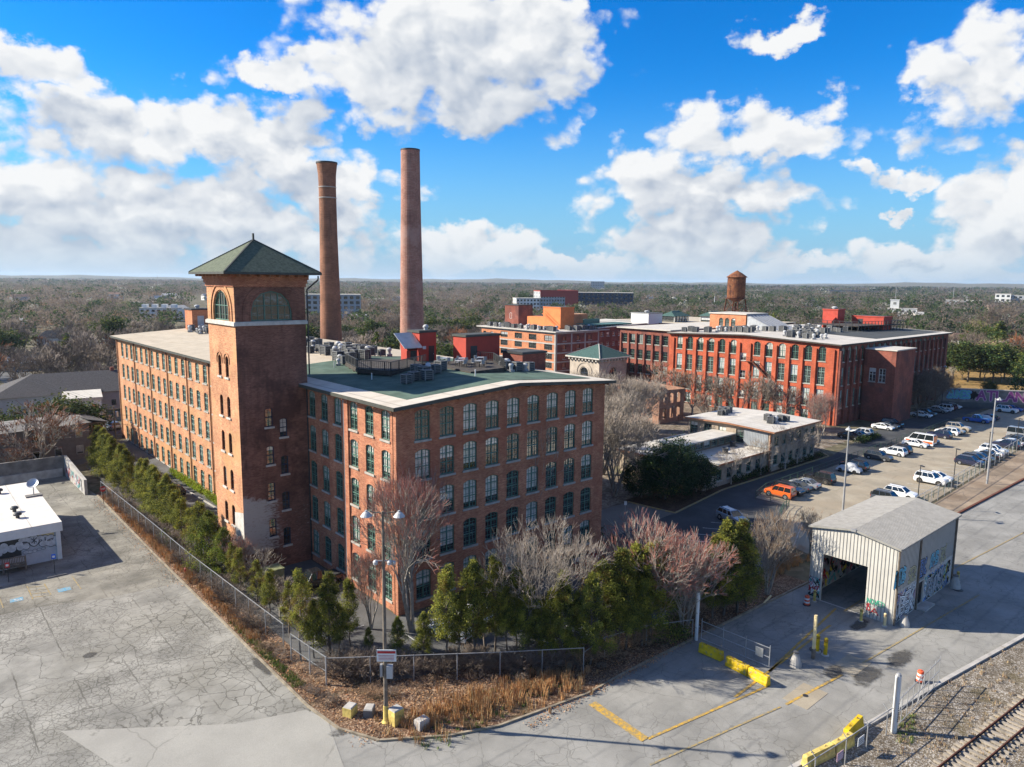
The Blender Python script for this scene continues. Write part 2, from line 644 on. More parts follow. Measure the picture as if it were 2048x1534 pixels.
def roof_membrane(name, c, lines=3.0, dirt=(0.30, 0.25, 0.19), dirt_amt=0.45, var=0.1, axis=0):
    m = NT(name, 0.9, 0.2)
    s = m.n('ShaderNodeSeparateXYZ')
    m.l(m.pos(), s.inputs[0])
    w = m.math('FRACT', m.math('DIVIDE', s.outputs[axis], lines))
    seam = m.ramp(m.math('ABSOLUTE', m.math('SUBTRACT', w, 0.5)), 0.47, 0.5)
    col = m.mul(c, m.ramp(m.noise(0.5, 5, 0.6), 0.3, 0.7, 1 - var, 1 + var))
    st = m.noise(1.0, 5, 0.65, m.vmul(m.pos(), (0.10, 0.9, 1.0) if axis == 0 else (0.9, 0.10, 1.0)))
    col = m.mix(m.math('MULTIPLY', m.ramp(st, 0.5, 0.75), dirt_amt), col, dirt)
    col = m.mix(m.math('MULTIPLY', m.ramp(m.noise(0.25, 4, 0.7), 0.55, 0.7), dirt_amt), col, dirt)
    col = m.mul(col, m.math('SUBTRACT', 1.0, m.math('MULTIPLY', seam, 0.35)))
    m.color(col)
    return m.mat


M['roof_beige'] = roof_membrane('roof_beige', (0.42, 0.36, 0.275), 3.0, (0.28, 0.22, 0.155), axis=1)
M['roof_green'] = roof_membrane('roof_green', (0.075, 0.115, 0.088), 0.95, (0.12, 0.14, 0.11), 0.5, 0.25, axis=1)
M['roof_edge'] = roof_membrane('roof_edge', (0.50, 0.45, 0.38), 6.0, (0.32, 0.26, 0.19))
M['roof_white'] = roof_membrane('roof_white', (0.47, 0.44, 0.39), 3.0, (0.32, 0.27, 0.21))
M['roof_bright'] = roof_membrane('roof_bright', (0.60, 0.57, 0.52), 3.5, (0.42, 0.33, 0.26), 0.35)
M['roof_dark'] = roof_membrane('roof_dark', (0.06, 0.065, 0.065), 1.2, (0.10, 0.10, 0.09))


def shingle_mat(name, c):
    m = NT(name, 0.9, 0.2)
    s = m.n('ShaderNodeSeparateXYZ')
    m.l(m.pos(), s.inputs[0])
    w = m.math('FRACT', m.math('MULTIPLY', s.outputs[2], 7.0))
    col = m.mul(c, m.ramp(w, 0.0, 0.25, 0.72, 1.05))
    col = m.mul(col, m.ramp(m.noise(3.5, 5, 0.7), 0.3, 0.7, 0.65, 1.35))
    m.color(col)
    m.bump(w, 0.02, 0.4)
    return m.mat


M['shingle_green'] = shingle_mat('shingle_green', (0.095, 0.11, 0.075))
M['drip'] = plain('drip', (0.06, 0.062, 0.052), 0.6)
M['roof_teal'] = shingle_mat('roof_teal', (0.05, 0.095, 0.085))
M['shingle_grey'] = shingle_mat('shingle_grey', (0.075, 0.07, 0.07))
M['shingle_brown'] = shingle_mat('shingle_brown', (0.16, 0.10, 0.08))


# paving -----------------------------------------------------------
def paving(name, c, crack_scale=0.9, crack_amt=0.8, crack_w=0.035, stain=0.35, dense=None, warm=None, lanes=None, crack_c=(0.06, 0.055, 0.045), joints=0):
    m = NT(name, 0.9, 0.25)
    p = m.pos()
    wv = m.n('ShaderNodeVectorMath', operation='SUBTRACT')
    m.l(m.noise(1.3, 3, 0.6, col=True), wv.inputs[0])
    wv.inputs[1].default_value = (0.5, 0.5, 0.5)
    pw = m.vadd(p, m.vmul(wv.outputs[0], 0.55))
    col = m.mul(c, m.ramp(m.noise(0.22, 6, 0.62), 0.28, 0.72, 1 - stain, 1 + stain * 0.6))
    col = m.mul(col, m.ramp(m.noise(22.0, 3, 0.7), 0.25, 0.75, 0.84, 1.14))
    if warm:
        col = m.mix(m.math('MULTIPLY', m.ramp(m.noise(0.13, 5, 0.6), 0.45, 0.65), 0.6), col, warm)
    # old oil and damp
    col = m.mix(m.math('MULTIPLY', m.ramp(m.noise(0.45, 5, 0.72), 0.62, 0.74), 0.55), col, (0.075, 0.07, 0.06))
    d1 = m.voro(crack_scale, 'DISTANCE_TO_EDGE', pw)
    amt = m.ramp(m.noise(0.14, 5, 0.7), 0.40, 0.58, 0.04, 1.0)
    cr = m.math('MULTIPLY', m.ramp(d1, crack_w, 0.0), amt)
    d0 = m.voro(crack_scale * 0.23, 'DISTANCE_TO_EDGE', pw)
    cr = m.math('MAXIMUM', cr, m.math('MULTIPLY', m.ramp(d0, crack_w * 0.2, 0.0), 0.9))
    if dense:
        d2 = m.voro(crack_scale * 2.6, 'DISTANCE_TO_EDGE', pw)
        zone = m.ramp(m.noise(0.085, 5, 0.7), 0.45, 0.55)
        cr = m.math('MAXIMUM', cr, m.math('MULTIPLY', m.math('MULTIPLY', m.ramp(d2, crack_w * 1.6, 0.0), zone), dense))
    if joints:
        # long joints between old strips of paving, and ragged cross breaks
        s = m.n('ShaderNodeSeparateXYZ')
        m.l(m.vadd(p, m.vmul(wv.outputs[0], 0.35)), s.inputs[0])
        for ax, pitch, wd in ((0, joints, 0.10), (1, joints * 2.1, 0.07)):
            q = m.math('ABSOLUTE', m.math('SUBTRACT', m.math('FRACT', m.math('DIVIDE', s.outputs[ax], pitch)), 0.5))
            jt = m.math('MULTIPLY', m.ramp(q, 0.5 - wd / pitch, 0.5), m.ramp(m.noise(0.16, 4, 0.65), 0.42, 0.6))
            cr = m.math('MAXIMUM', cr, jt)
    cr = m.math('MULTIPLY', cr, crack_amt)
    if lanes:
        # tyre-darkened tracks along the road
        s = m.n('ShaderNodeSeparateXYZ')
        m.l(pw, s.inputs[0])
        w = m.math('ABSOLUTE', m.math('SUBTRACT', m.math('FRACT', m.math('DIVIDE', s.outputs[1], lanes)), 0.5))
        f = m.math('MULTIPLY', m.ramp(w, 0.12, 0.0), m.ramp(m.noise(0.3, 4), 0.35, 0.65, 0.1, 0.5))
        col = m.mix(f, col, (0.13, 0.13, 0.125))
    col = m.mix(cr, col, crack_c)
    m.color(col)
    m.bump(m.math('SUBTRACT', m.noise(30, 3), m.math('MULTIPLY', cr, 1.5)), 0.015, 0.5)
    return m.mat


M['lot_old'] = paving('lot_old', (0.268, 0.258, 0.228), 0.8, 0.8, 0.045, 0.42, dense=0.85, warm=(0.205, 0.195, 0.165), joints=3.7)
M['road_pale'] = paving('road_pale', (0.25, 0.242, 0.22), 0.75, 0.5, 0.028, 0.25, dense=0.3, lanes=2.1)
M['lot_mid'] = paving('lot_mid', (0.225, 0.212, 0.178), 0.5, 0.75, 0.03, 0.5, dense=0.8, warm=(0.17, 0.158, 0.128), joints=2.9)
M['apron_new'] = paving('apron_new', (0.30, 0.288, 0.255), 0.12, 0.35, 0.01, 0.12)
M['asphalt'] = paving('asphalt', (0.055, 0.057, 0.06), 0.4, 0.35, 0.02, 0.3, crack_c=(0.03, 0.03, 0.03))
M['asphalt_mid'] = paving('asphalt_mid', (0.10, 0.10, 0.10), 0.4, 0.45, 0.025, 0.3)
M['lot_tan'] = paving('lot_tan', (0.31, 0.268, 0.20), 0.16, 0.4, 0.01, 0.22, warm=(0.26, 0.212, 0.15))
M['strip_tan'] = paving('strip_tan', (0.28, 0.215, 0.15), 0.3, 0.5, 0.02, 0.4, warm=(0.18, 0.125, 0.08))
M['sidewalk'] = paving('sidewalk', (0.14, 0.13, 0.115), 0.3, 0.4, 0.01, 0.2)
M['kerb'] = plain('kerb', (0.24, 0.20, 0.145), 0.9, var=0.35, scale=1.2)
M['line_white'] = plain('line_white', (0.45, 0.45, 0.43), 0.8, var=0.25, scale=3)


def worn_line(name, c, under):
    m = NT(name, 0.85)
    m.color(m.mix(m.ramp(m.noise(3.5, 5, 0.75), 0.42, 0.6), under, c))
    return m.mat


M['line_yellow'] = worn_line('line_yellow', (0.50, 0.29, 0.035), (0.26, 0.20, 0.10))
M['line_yellow_pale'] = worn_line('line_yellow_pale', (0.36, 0.25, 0.08), (0.21, 0.19, 0.14))
M['line_blue'] = worn_line('line_blue', (0.06, 0.26, 0.42), (0.22, 0.27, 0.28))


def litter_mat(name, cols, scale=9.0, dark=0.4):
    m = NT(name, 0.95, 0.1)
    q = m.n('ShaderNodeTexVoronoi')
    m.l(m.pos(), q.inputs['Vector'])
    q.inputs['Scale'].default_value = scale
    s = m.n('ShaderNodeSeparateColor')
    m.l(q.outputs['Color'], s.inputs[0])
    col = m.mix(m.ramp(s.outputs[0], 0.2, 0.7), cols[0], cols[1])
    col = m.mix(m.ramp(s.outputs[1], 0.72, 0.8), col, cols[2])
    col = m.mul(col, m.ramp(m.noise(0.5, 5, 0.7), 0.3, 0.7, 1 - dark, 1.25))
    col = m.mix(m.math('MULTIPLY', m.ramp(m.noise(0.3, 4, 0.6), 0.55, 0.68), 0.7), col, cols[3])
    m.color(col)
    m.bump(q.outputs['Distance'], 0.05, 0.7)
    return m.mat


M['litter'] = litter_mat('litter', [(0.10, 0.058, 0.038), (0.19, 0.115, 0.07), (0.30, 0.21, 0.14), (0.055, 0.05, 0.028)])
M['verge'] = litter_mat('verge', [(0.20, 0.125, 0.06), (0.30, 0.20, 0.10), (0.38, 0.27, 0.15), (0.10, 0.13, 0.03)], 10)
M['mulch'] = litter_mat('mulch', [(0.045, 0.028, 0.02), (0.075, 0.045, 0.03), (0.10, 0.07, 0.045), (0.05, 0.045, 0.025)], 12)
M['yard'] = litter_mat('yard', [(0.13, 0.10, 0.075), (0.18, 0.145, 0.11), (0.22, 0.19, 0.15), (0.09, 0.08, 0.055)], 3.0, 0.35)
M['field'] = litter_mat('field', [(0.095, 0.085, 0.055), (0.13, 0.115, 0.075), (0.18, 0.15, 0.10), (0.07, 0.085, 0.04)], 0.6, 0.3)
M['meadow'] = litter_mat('meadow', [(0.24, 0.145, 0.055), (0.30, 0.19, 0.08), (0.20, 0.15, 0.06), (0.13, 0.115, 0.045)], 2.2, 0.35)
M['ballast'] = litter_mat('ballast', [(0.125, 0.10, 0.07), (0.20, 0.168, 0.13), (0.35, 0.32, 0.28), (0.10, 0.08, 0.04)], 11, 0.35)
M['leaf_tan'] = plain('leaf_tan', (0.33, 0.20, 0.115), 0.9, var=0.5, scale=4)
M['straw'] = plain('straw', (0.42, 0.215, 0.085), 0.9, var=0.45, scale=0.8)
M['straw_pale'] = plain('straw_pale', (0.36, 0.27, 0.14), 0.9, var=0.4, scale=0.8)
M['grass_green'] = plain('grass_green', (0.11, 0.17, 0.025), 0.9, var=0.4, scale=2)


# ------------------------------------------------------------------ the ground
def sheet(name, pts, z, mat, k='structure'):
    n = len(pts)
    tris = tessellate_polygon([[Vector((p[0], p[1], 0)) for p in pts]])
    mb = MB()
    mb.add([(p[0], p[1], z) for p in pts], [t if True else t for t in tris])
    o = mb.build(name, mat)
    # faces up
    me = o.data
    for q in me.polygons:
        if q.normal.z < 0:
            q.flip()
    if k:
        kind(o, k)
    return o


sheet('ground', [(-6000, -6000), (7000, -6000), (7000, 9000), (-6000, 9000)], -0.02, M['field'])
# the front road, and beyond the shed the truck road
sheet('road', [(-60, -60), (-13.4, -8.8), (-13.0, -12.4), (-11.5, -15.4), (-7.4, -18.2), (-4.0, -19.6), (4.0, -20.9), (9.3, -20.8), (38, -21.8),
               (76, -23.9), (160, -27), (300, -32), (300, -52), (43, -40.7), (28.6, -38.5), (8.2, -35.7), (-30, -31), (-60, -62)], 0.0, M['road_pale'])
sheet('parking_lot', [(-90, 10), (-60, -40), (-22, -17.2), (-13.4, -8.7), (-13.4, 10), (-13.6, 31), (-13.2, 62), (-14.3, 78), (-24, 78), (-24, 66), (-90, 66)], 0.008, M['lot_old'])
sheet('lot_apron', [G(230, 1534)[:2], G(120, 1462)[:2], G(470, 1448)[:2], G(612, 1420)[:2], G(655, 1440)[:2], G(690, 1540)[:2], G(640, 1640)[:2], G(150, 1640)[:2]], 0.016, M['apron_new'])
sheet('parking_lot', [(-90, 24.5), (-40, 24.3), (-27, 24.6), (-20, 22.2), (-13.5, 21.5), (-13.6, 31), (-13.2, 62), (-14.3, 78), (-24, 78), (-24, 66), (-90, 66)], 0.012, M['lot_mid'])
# beds between the fences and the kerbs
sheet('planting_bed', [(-13.1, 63), (-13.3, 31), (-13.3, 10), (-13.3, -8.2), (-12.8, -12.2), (-11.3, -15.2), (-7.3, -17.95), (-4, -19.4), (4, -20.7), (9.3, -20.6), (38, -21.6),
                       (38, -17.6), (34.5, -17.4), (20, -16.6), (8, -15.8), (2, -13.0), (-6.5, -9.5), (-10.5, -3), (-10.6, 20), (-10.8, 66)], 0.06, M['litter'])
sheet('mill_parking', [(-10.9, 66), (-10.7, 20), (-10.6, -3), (-6.6, -9.6), (2, -13.1), (8, -15.9), (20, -16.7), (34.5, -17.5), (56, -12), (62, -6.8), (62, -1.9),
                       (46.5, 1.9), (33, 6.0), (29, -4), (-0.2, -0.2), (0, 100), (-3, 100), (-10.9, 82)], 0.004, M['asphalt_mid'])
sheet('driveway', [(29, -10), (45, -16), (62.3, -6.5), (62, -1.6), (66.5, -0.6), (134, -0.2), (146, 2.0), (190, 2.5), (215, 3), (215, 10), (146, 9.0), (126, 8), (97, 3.4), (61.7, 3.8), (46.4, 1.6), (33.4, 5.6)], 0.012, M['asphalt'])
sheet('courtyard', [(33, 6.2), (46, 8), (57, 7), (57, 24), (75, 26), (75, 22), (96, 24), (97, 7), (126, 8), (126, 60), (90, 70), (29.2, 60), (29.2, 6.2)], 0.006, M['yard'])
sheet('pavement', [(29.2, 1.0), (46.2, 1.9), (45.2, 9.4), (40, 9.4), (33, 6.4), (29.2, 6.0)], 0.02, M['sidewalk'])
sheet('planting_bed', [(46.6, 2.1), (62, 4.3), (96, 4.2), (98, 7.2), (82, 5.6), (62.5, 6.4), (62.3, 8.3), (57, 10.4), (45.6, 10.2)], 0.07, M['mulch'])
sheet('upper_lot', [(62.2, -6.9), (62, -1.5), (66.5, -0.3), (134, 0.0), (214, 1.6), (214, -18), (138, -17.4), (76, -19.7), (62, -19.9), (46, -17.8), (46.9, -15.4), (56.3, -8.7)], 0.02, M['lot_tan'])
sheet('dock_strip', [(47, -18.5), (62, -20.4), (76, -20.2), (138, -17.8), (214, -18.2), (214, -27.5), (108, -24.7), (76.5, -23.9), (50, -22.6)], 0.024, M['strip_tan'])
sheet('rail_bed', [(-30, -31.2), (8.2, -35.9), (28.6, -38.8), (43, -40.9), (300, -52.3), (300, -120), (-30, -90)], 0.004, M['ballast'])
# meadow behind the mural wall
sheet('meadow', [(216, -40), (420, -60), (460, 60), (300, 70), (216, 40)], 0.005, M['meadow'])
sheet('street', [(-14, 84), (-10.8, 84), (-3, 101), (2, 112), (1, 300), (-8, 300), (-9, 116), (-16, 96)], 0.003, M['asphalt_mid'])
sheet('street', [(-60, 102), (-16, 92), (-9, 116), (-60, 122)], 0.002, M['asphalt_mid'])


def kerb_run(name, pts, w=0.18, h=0.14, mat=None):
    mb = MB()
    for a, b in zip(pts[:-1], pts[1:]):
        mb.bar((a[0], a[1], h / 2), (b[0], b[1], h / 2), w, h)
    return kind(mb.build(name, mat or M['kerb']), 'structure')


kerb_run('kerb', [(-13.2, 62), (-13.45, 31.5), (-13.4, 10), (-13.45, 1.8), (-13.4, -8.3), (-12.95, -12.3), (-11.45, -15.35), (-7.4, -18.1), (-4, -19.5), (4, -20.85), (9.3, -20.75), (38, -21.75)])
kerb_run('kerb', [(-30, -30.9), (8.2, -35.75), (28.6, -38.6), (43, -40.75), (120, -44)], 0.35, 0.16, M['concrete'])
kerb_run('kerb', [(45.3, 9.4), (46.4, 1.85), (61.7, 4.0), (96.8, 3.7), (99, 6)], 0.2, 0.14, M['line_yellow_pale'])
kerb_run('kerb', [(50, -22.75), (76.5, -24.05), (108, -24.85), (214, -27.6)], 0.3, 0.2, M['rust'])
kerb_run('kerb', [(-1.9, 44), (-2.6, 66), (-2.9, 72)], 0.2, 0.15, M['concrete'])


def stripes(name, segs, w, mat, z=0.03):
    """painted lines, flat on the paving"""
    mb = MB()
    for a, b in segs:
        a, b = Vector((a[0], a[1], 0)), Vector((b[0], b[1], 0))
        d = (b - a).normalized()
        s = Vector((-d.y, d.x, 0)) * w / 2
        mb.add([(p.x, p.y, z) for p in (a - s, b - s, b + s, a + s)], [(0, 1, 2, 3)])
    return kind(mb.build(name, mat), 'structure')


stripes('road_marking', [((3.35, -21.9), (2.9, -27.4))], 0.75, M['line_yellow'])
stripes('road_marking', [((3.1, -27.45), (16.2, -29.5)), ((12.5, -28.6), (30.1, -27.9)), ((18, -28.4), (34, -26.6)), ((14.6, -31.7), (22.2, -32.6))], 0.22, M['line_yellow'])
stripes('road_marking', [((25.4, -32.9), (48.8, -34.9)), ((50, -30.3), (75.4, -32.4)), ((75, -32.4), (140, -36)), ((34, -27.4), (60, -27.5)), ((1, -29.3), (14, -31.6))], 0.16, M['line_yellow_pale'])
stripes('lot_marking', [((-26.06, 30.63), (-26.1, 26.7)), ((-24.6, 30.3), (-24.55, 26.6)), ((-22.0, 30.7), (-21.94, 26.35)), ((-28.6, 30.6), (-28.6, 26.2))]
        + [((-26.05, 30.2 - k), (-24.6, 29.6 - k)) for k in range(4)], 0.11, M['line_yellow_pale'])
stripes('lot_marking', [((-23.85, 27.3), (-22.7, 27.3)), ((-27.9, 27.6), (-26.8, 27.5))], 0.95, M['line_blue'], 0.026)
# wheelchair sign on the blue field
wb = MB()
for a, b in (((-27.55, 27.85), (-27.4, 27.55)), ((-27.4, 27.55), (-27.05, 27.55)), ((-27.05, 27.55), (-26.95, 27.25)), ((-27.6, 27.4), (-27.4, 27.25)), ((-27.4, 27.25), (-27.15, 27.4))):
    wb.bar((a[0], a[1], 0.034), (b[0], b[1], 0.034), 0.09, 0.006)
kind(wb.build('lot_marking', M['line_white']), 'structure')
stalls = [((-8.6, 0.5 + 2.75 * k), (-3.6, 0.5 + 2.75 * k)) for k in range(6)] + [((-8.4, 34 + 2.8 * k), (-3.2, 34 + 2.8 * k)) for k in range(13)]
stripes('stall_marking', stalls + [((-1.6, -3.2 - 0.1 * k + 0), (-1.6, -8.0)) for k in range(1)] + [((1.2 + 2.75 * k, -2.4), (1.2 + 2.75 * k, -7.0)) for k in range(9)]
        + [((33 + 2.8 * k, -6.6 + 0.6 * k), (36 + 2.8 * k, -11 + 0.6 * k)) for k in range(6)], 0.11, M['line_white'])
stripes('stall_marking', [((66 + 2.75 * k, -1.2), (67.5 + 2.75 * k, -6.0)) for k in range(38)] + [((72 + 2.75 * k, -13.2), (73.5 + 2.75 * k, -18.2)) for k in range(30)]
        + [((46.9, -15.4), (55.8, -12.0)), ((55.8, -12.0), (60.6, -10.7))], 0.10, M['line_white'], 0.04)
stripes('stall_marking', [((100 + 2.75 * k, 7.2), (101.4 + 2.75 * k, 12.2)) for k in range(9)], 0.1, M['line_white'])
M['tar'] = NT('tar', 0.8)
_t = M['tar']
_t.color((0.07, 0.066, 0.06))
_e = _t.n('ShaderNodeTexCoord').outputs['Generated']
_d = _t.n('ShaderNodeVectorMath', operation='DISTANCE')
_t.l(_t.vmul(_e, (1.0, 1.0, 0.0)), _d.inputs[0])
_d.inputs[1].default_value = (0.5, 0.5, 0.0)
_q = _t.math('ADD', _d.outputs['Value'], _t.math('MULTIPLY', _t.math('SUBTRACT', _t.noise(0.9, 6, 0.75), 0.5), 0.75))
_t.setin(_t.b.inputs['Alpha'], _t.math('MULTIPLY', _t.ramp(_q, 0.47, 0.22), _t.ramp(_t.noise(3.0, 5, 0.8), 0.3, 0.6, 0.35, 0.95)))
M['tar'] = _t.mat
for px, py, a, b in ((1735, 1352, 2.6, 1.0), (1800, 1318, 2.6, 1.0), (1668, 1345, 1.6, 0.9), (1720, 1250, 2.2, .7), (180, 1310, .6, .7), (700, 1455, 1.8, .7), (520, 1330, .5, 2.4)):
    q = G(px, py)
    kind(MB().quad((q[0] - a, q[1] - b, .032), (q[0] + a, q[1] - b, .032), (q[0] + a, q[1] + b, .032), (q[0] - a, q[1] + b, .032)).build('paving_stain', M['tar']), 'structure')
for (x, y) in ((16.9, -32.1), (24.3, -32.4)):
    mb = MB()
    mb.box(x - 1.7, x + 1.7, y - 1.0, y + 1.0, 0.0, 0.02)
    kind(mb.build('concrete_pad', M['lot_tan']), 'structure')
for x, y, r in ((16.9, -32.1, 0.22), (48.5, -33.0, 0.5), (24.5, -29.2, 0.55)):
    mb = MB()
    mb.lathe([(r, 0.0), (r, 0.03), (r * 0.9, 0.034)], 16)
    tag(mb.build('manhole_cover', M['dark_metal'], loc=(x, y, 0.003)), {0.22: 'small round drain cover in the near concrete pad', 0.5: 'round iron manhole cover in the shadow beside the shed', 0.55: 'dark round manhole cover in front of the yellow bollards'}[r], 'manhole cover')


# ------------------------------------------------------------------ walls with openings, and windows
def opening(w, h, rise=0.0, n=6):
    if rise <= 0:
        return [(-w / 2, 0), (w / 2, 0), (w / 2, h), (-w / 2, h)]
    r = (w * w / 4 + rise * rise) / (2 * rise)
    a = math.asin(min(1.0, (w / 2) / r))
    if rise > w / 2 - 1e-6:
        a = math.pi / 2
    cz = h - r
    pts = [(-w / 2, 0), (w / 2, 0)]
    for i in range(n + 1):
        q = a - 2 * a * i / n
        pts.append((r * math.sin(q), cz + r * math.cos(q)))
    return pts


FACE = {'-V': (lambda p: (lambda s, z, d: (s, p + d, z)), 0.0), '+V': (lambda p: (lambda s, z, d: (s, p - d, z)), math.pi),
        '-U': (lambda p: (lambda s, z, d: (p + d, s, z)), -math.pi / 2), '+U': (lambda p: (lambda s, z, d: (p - d, s, z)), math.pi / 2)}


def facade(mb, face, plane, outline, holes, depth=0.26, arch=0.0, m=0, mrev=0):
    """a wall in one plane with openings cut out and their reveals; holes: (s, z, polyline)"""
    to = FACE[face][0](plane)
    polys = [[Vector((s, z, 0)) for s, z in outline]]
    for (s, z, pl) in holes:
        polys.append([Vector((s + a, z + b, 0)) for a, b in pl])
    flat = [p for q in polys for p in q]
    tris = tessellate_polygon(polys)
    mb.add([to(p.x, p.y, 0.0) for p in flat], tris, m)
    for (s, z, pl) in holes:
        n = len(pl)
        v = [to(s + a, z + b, 0.0) for a, b in pl] + [to(s + a, z + b, depth) for a, b in pl]
        mb.add(v, [(i, (i + 1) % n, n + (i + 1) % n, n + i) for i in range(n)], mrev)
        if arch and n > 4:
            top = pl[2:]
            cx = 0.0
            zc = min(b for a, b in top) - 0.6
            out = [(a * (1 + arch / 1.0), b + arch) for a, b in top]
            v = [to(s + a, z + b, -0.03) for a, b in top] + [to(s + a, z + b, -0.03) for a, b in out] + [to(s + a, z + b, 0.0) for a, b in out]
            k = len(top)
            mb.add(v, [(i, i + 1, k + i + 1, k + i) for i in range(k - 1)] + [(k + i, k + i + 1, 2 * k + i + 1, 2 * k + i) for i in range(k - 1)], m)
    return mb


WIN = {}


def window_proto(key, w, h, rise, mframe, mpane, cols=2, rows=5, mull=1, sill=True, frame=0.09, transom=(0.58,), msill=None, thin=0.03):
    pl = opening(w, h, rise)
    f = MB()
    y0, y1 = 0.10, 0.22
    n = len(pl)
    ctr = (0.0, h * 0.5)
    sx, sz = (w / 2 - frame) / (w / 2), (h / 2 - frame) / (h / 2)
    inn = [(a * sx, ctr[1] + (b - ctr[1]) * sz) for a, b in pl]
    v = [(a, y0, b) for a, b in pl] + [(a, y0, b) for a, b in inn] + [(a, y1, b) for a, b in inn]
    f.add(v, [(i, (i + 1) % n, n + (i + 1) % n, n + i) for i in range(n)] + [(n + i, n + (i + 1) % n, 2 * n + (i + 1) % n, 2 * n + i) for i in range(n)])
    top = lambda x: h - frame if rise <= 0 else min(b for b in [h - frame]) - rise * (2 * x / w) ** 2

    def vbar(x, t, y):
        f.box(x - t / 2, x + t / 2, y, y1, frame, top(abs(x)) - 0.01)
    for i in range(1, mull + 1):
        vbar(-w / 2 + w * i / (mull + 1), 0.11, y0 + 0.01)
    leaf = w / (mull + 1)
    for L in range(mull + 1):
        for c in range(1, cols):
            vbar(-w / 2 + leaf * L + leaf * c / cols, thin, y0 + 0.05)
    for t in transom:
        f.box(-w / 2 + frame, w / 2 - frame, y0 + 0.005, y1, h * t - 0.045, h * t + 0.045)
    for r in range(1, rows):
        z = h * r / rows
        if all(abs(z - h * t) > 0.12 for t in transom) and z < h - rise - 0.05:
            f.box(-w / 2 + frame, w / 2 - frame, y0 + 0.052, y1, z - thin / 2, z + thin / 2)
    p = MB().add([(a, 0.19, b) for a, b in pl], [tuple(range(n))])
    s = MB().box(-w / 2 - 0.12, w / 2 + 0.12, -0.13, 0.12, -0.2, 0.0)
    WIN[key] = (f.mesh('window_frame', mframe), p.mesh('window_pane', mpane), s.mesh('window_sill', msill or M['stone_sill']) if sill else None, pl)
    return key


def put_window(parent, key, face, plane, s, z, name='window'):
    to = FACE[face][0](plane)
    fr, pn, si, pl = WIN[key]
    o = link(name, fr, parent, to(s, z, 0.0), FACE[face][1], world=True)
    link('pane', pn, o)
    if si:
        link('sill', si, o)
    return o


def window_wall(parent, name, face, plane, outline, spec, mat, depth=0.26, arch=0.22):
    """spec: list of (key, s, z)"""
    mb = MB()
    facade(mb, face, plane, outline, [(s, z, WIN[k][3]) for k, s, z in spec], depth, arch)
    w = mb.build(name, mat, parent, world=True)
    for k, s, z in spec:
        put_window(parent, k, face, plane, s, z)
    return w


def gutterpipe(parent, face, plane, s, z0, z1, mat=None, r=0.085):
    to = FACE[face][0](plane)
    mb = MB().tube(to(s, z0, -0.12), to(s, z1, -0.12), r, n=6)
    return mb.build('downspout', mat or M['dark_metal'], parent, world=True)


# ------------------------------------------------------------------ the near mill
window_proto('tall', 1.74, 2.95, 0.26, M['sash_green'], M['pane'], 2, 6, 1, transom=(0.42, 0.72))
window_proto('wing', 1.58, 2.88, 0.26, M['sash_green'], M['pane'], 2, 6, 1, transom=(0.42, 0.72))
window_proto('wing_far', 1.66, 2.75, 0.26, M['sash_pale'], M['pane'], 2, 6, 1, transom=(0.42, 0.72))
mill = thing('brick_mill', 'long five storey orange brick mill with a gabled end and green and beige flat roof', 'mill building', (0, 0, 0))
LEN, WID = 104.0, 28.8
ROWS = [16.95, 13.08, 9.05, 5.02, 1.0]
spec = [('tall', 2.8 + 2.885 * i, z) for z in ROWS for i in range(9)]
window_wall(mill, 'wall', '-V', 0.0, [(0, -0.1), (WID, -0.1), (WID, 20.25), (WID / 2, 21.15), (0, 20.25)], spec, M['brick_front'])
spec = [('wing', c + k, z) for z in ROWS for c, k in ((5.1, -3.0), (5.1, 0), (5.1, 3.1), (14.6, -3.0), (14.6, 0), (14.6, 2.9))]
window_wall(mill, 'wall', '-U', 0.0, [(0, -0.1), (18.7, -0.1), (18.7, 20.25), (0, 20.25)], spec, M['brick_front'])
ROWF = [16.75, 12.6, 8.4, 4.2, 0.25]
spec = []
for b in range(8):
    c0 = 25.15 + 10.13 * b
    for k in (-3.35, 0, 3.35):
        if c0 + k > 28.4 and c0 + k < 103:
            spec += [('wing_far', c0 + k, z) for z in ROWF]
window_wall(mill, 'wall', '-U', -0.05, [(26.8, -0.6), (LEN, -0.6), (LEN, 20.2), (26.8, 20.2)], spec, M['brick_wing'])
mb = MB()
mb.quad((WID, 0, -0.1), (WID, LEN, -0.1), (WID, LEN, 20.2), (WID, 0, 20.2))
mb.add([(0, LEN, -0.6), (WID, LEN, -0.6), (WID, LEN, 20.2), (WID / 2, LEN, 21.1), (0, LEN, 20.2)], [(0, 1, 2, 3, 4)])
mb.build('wall', M['brick_wing'], mill, world=True)


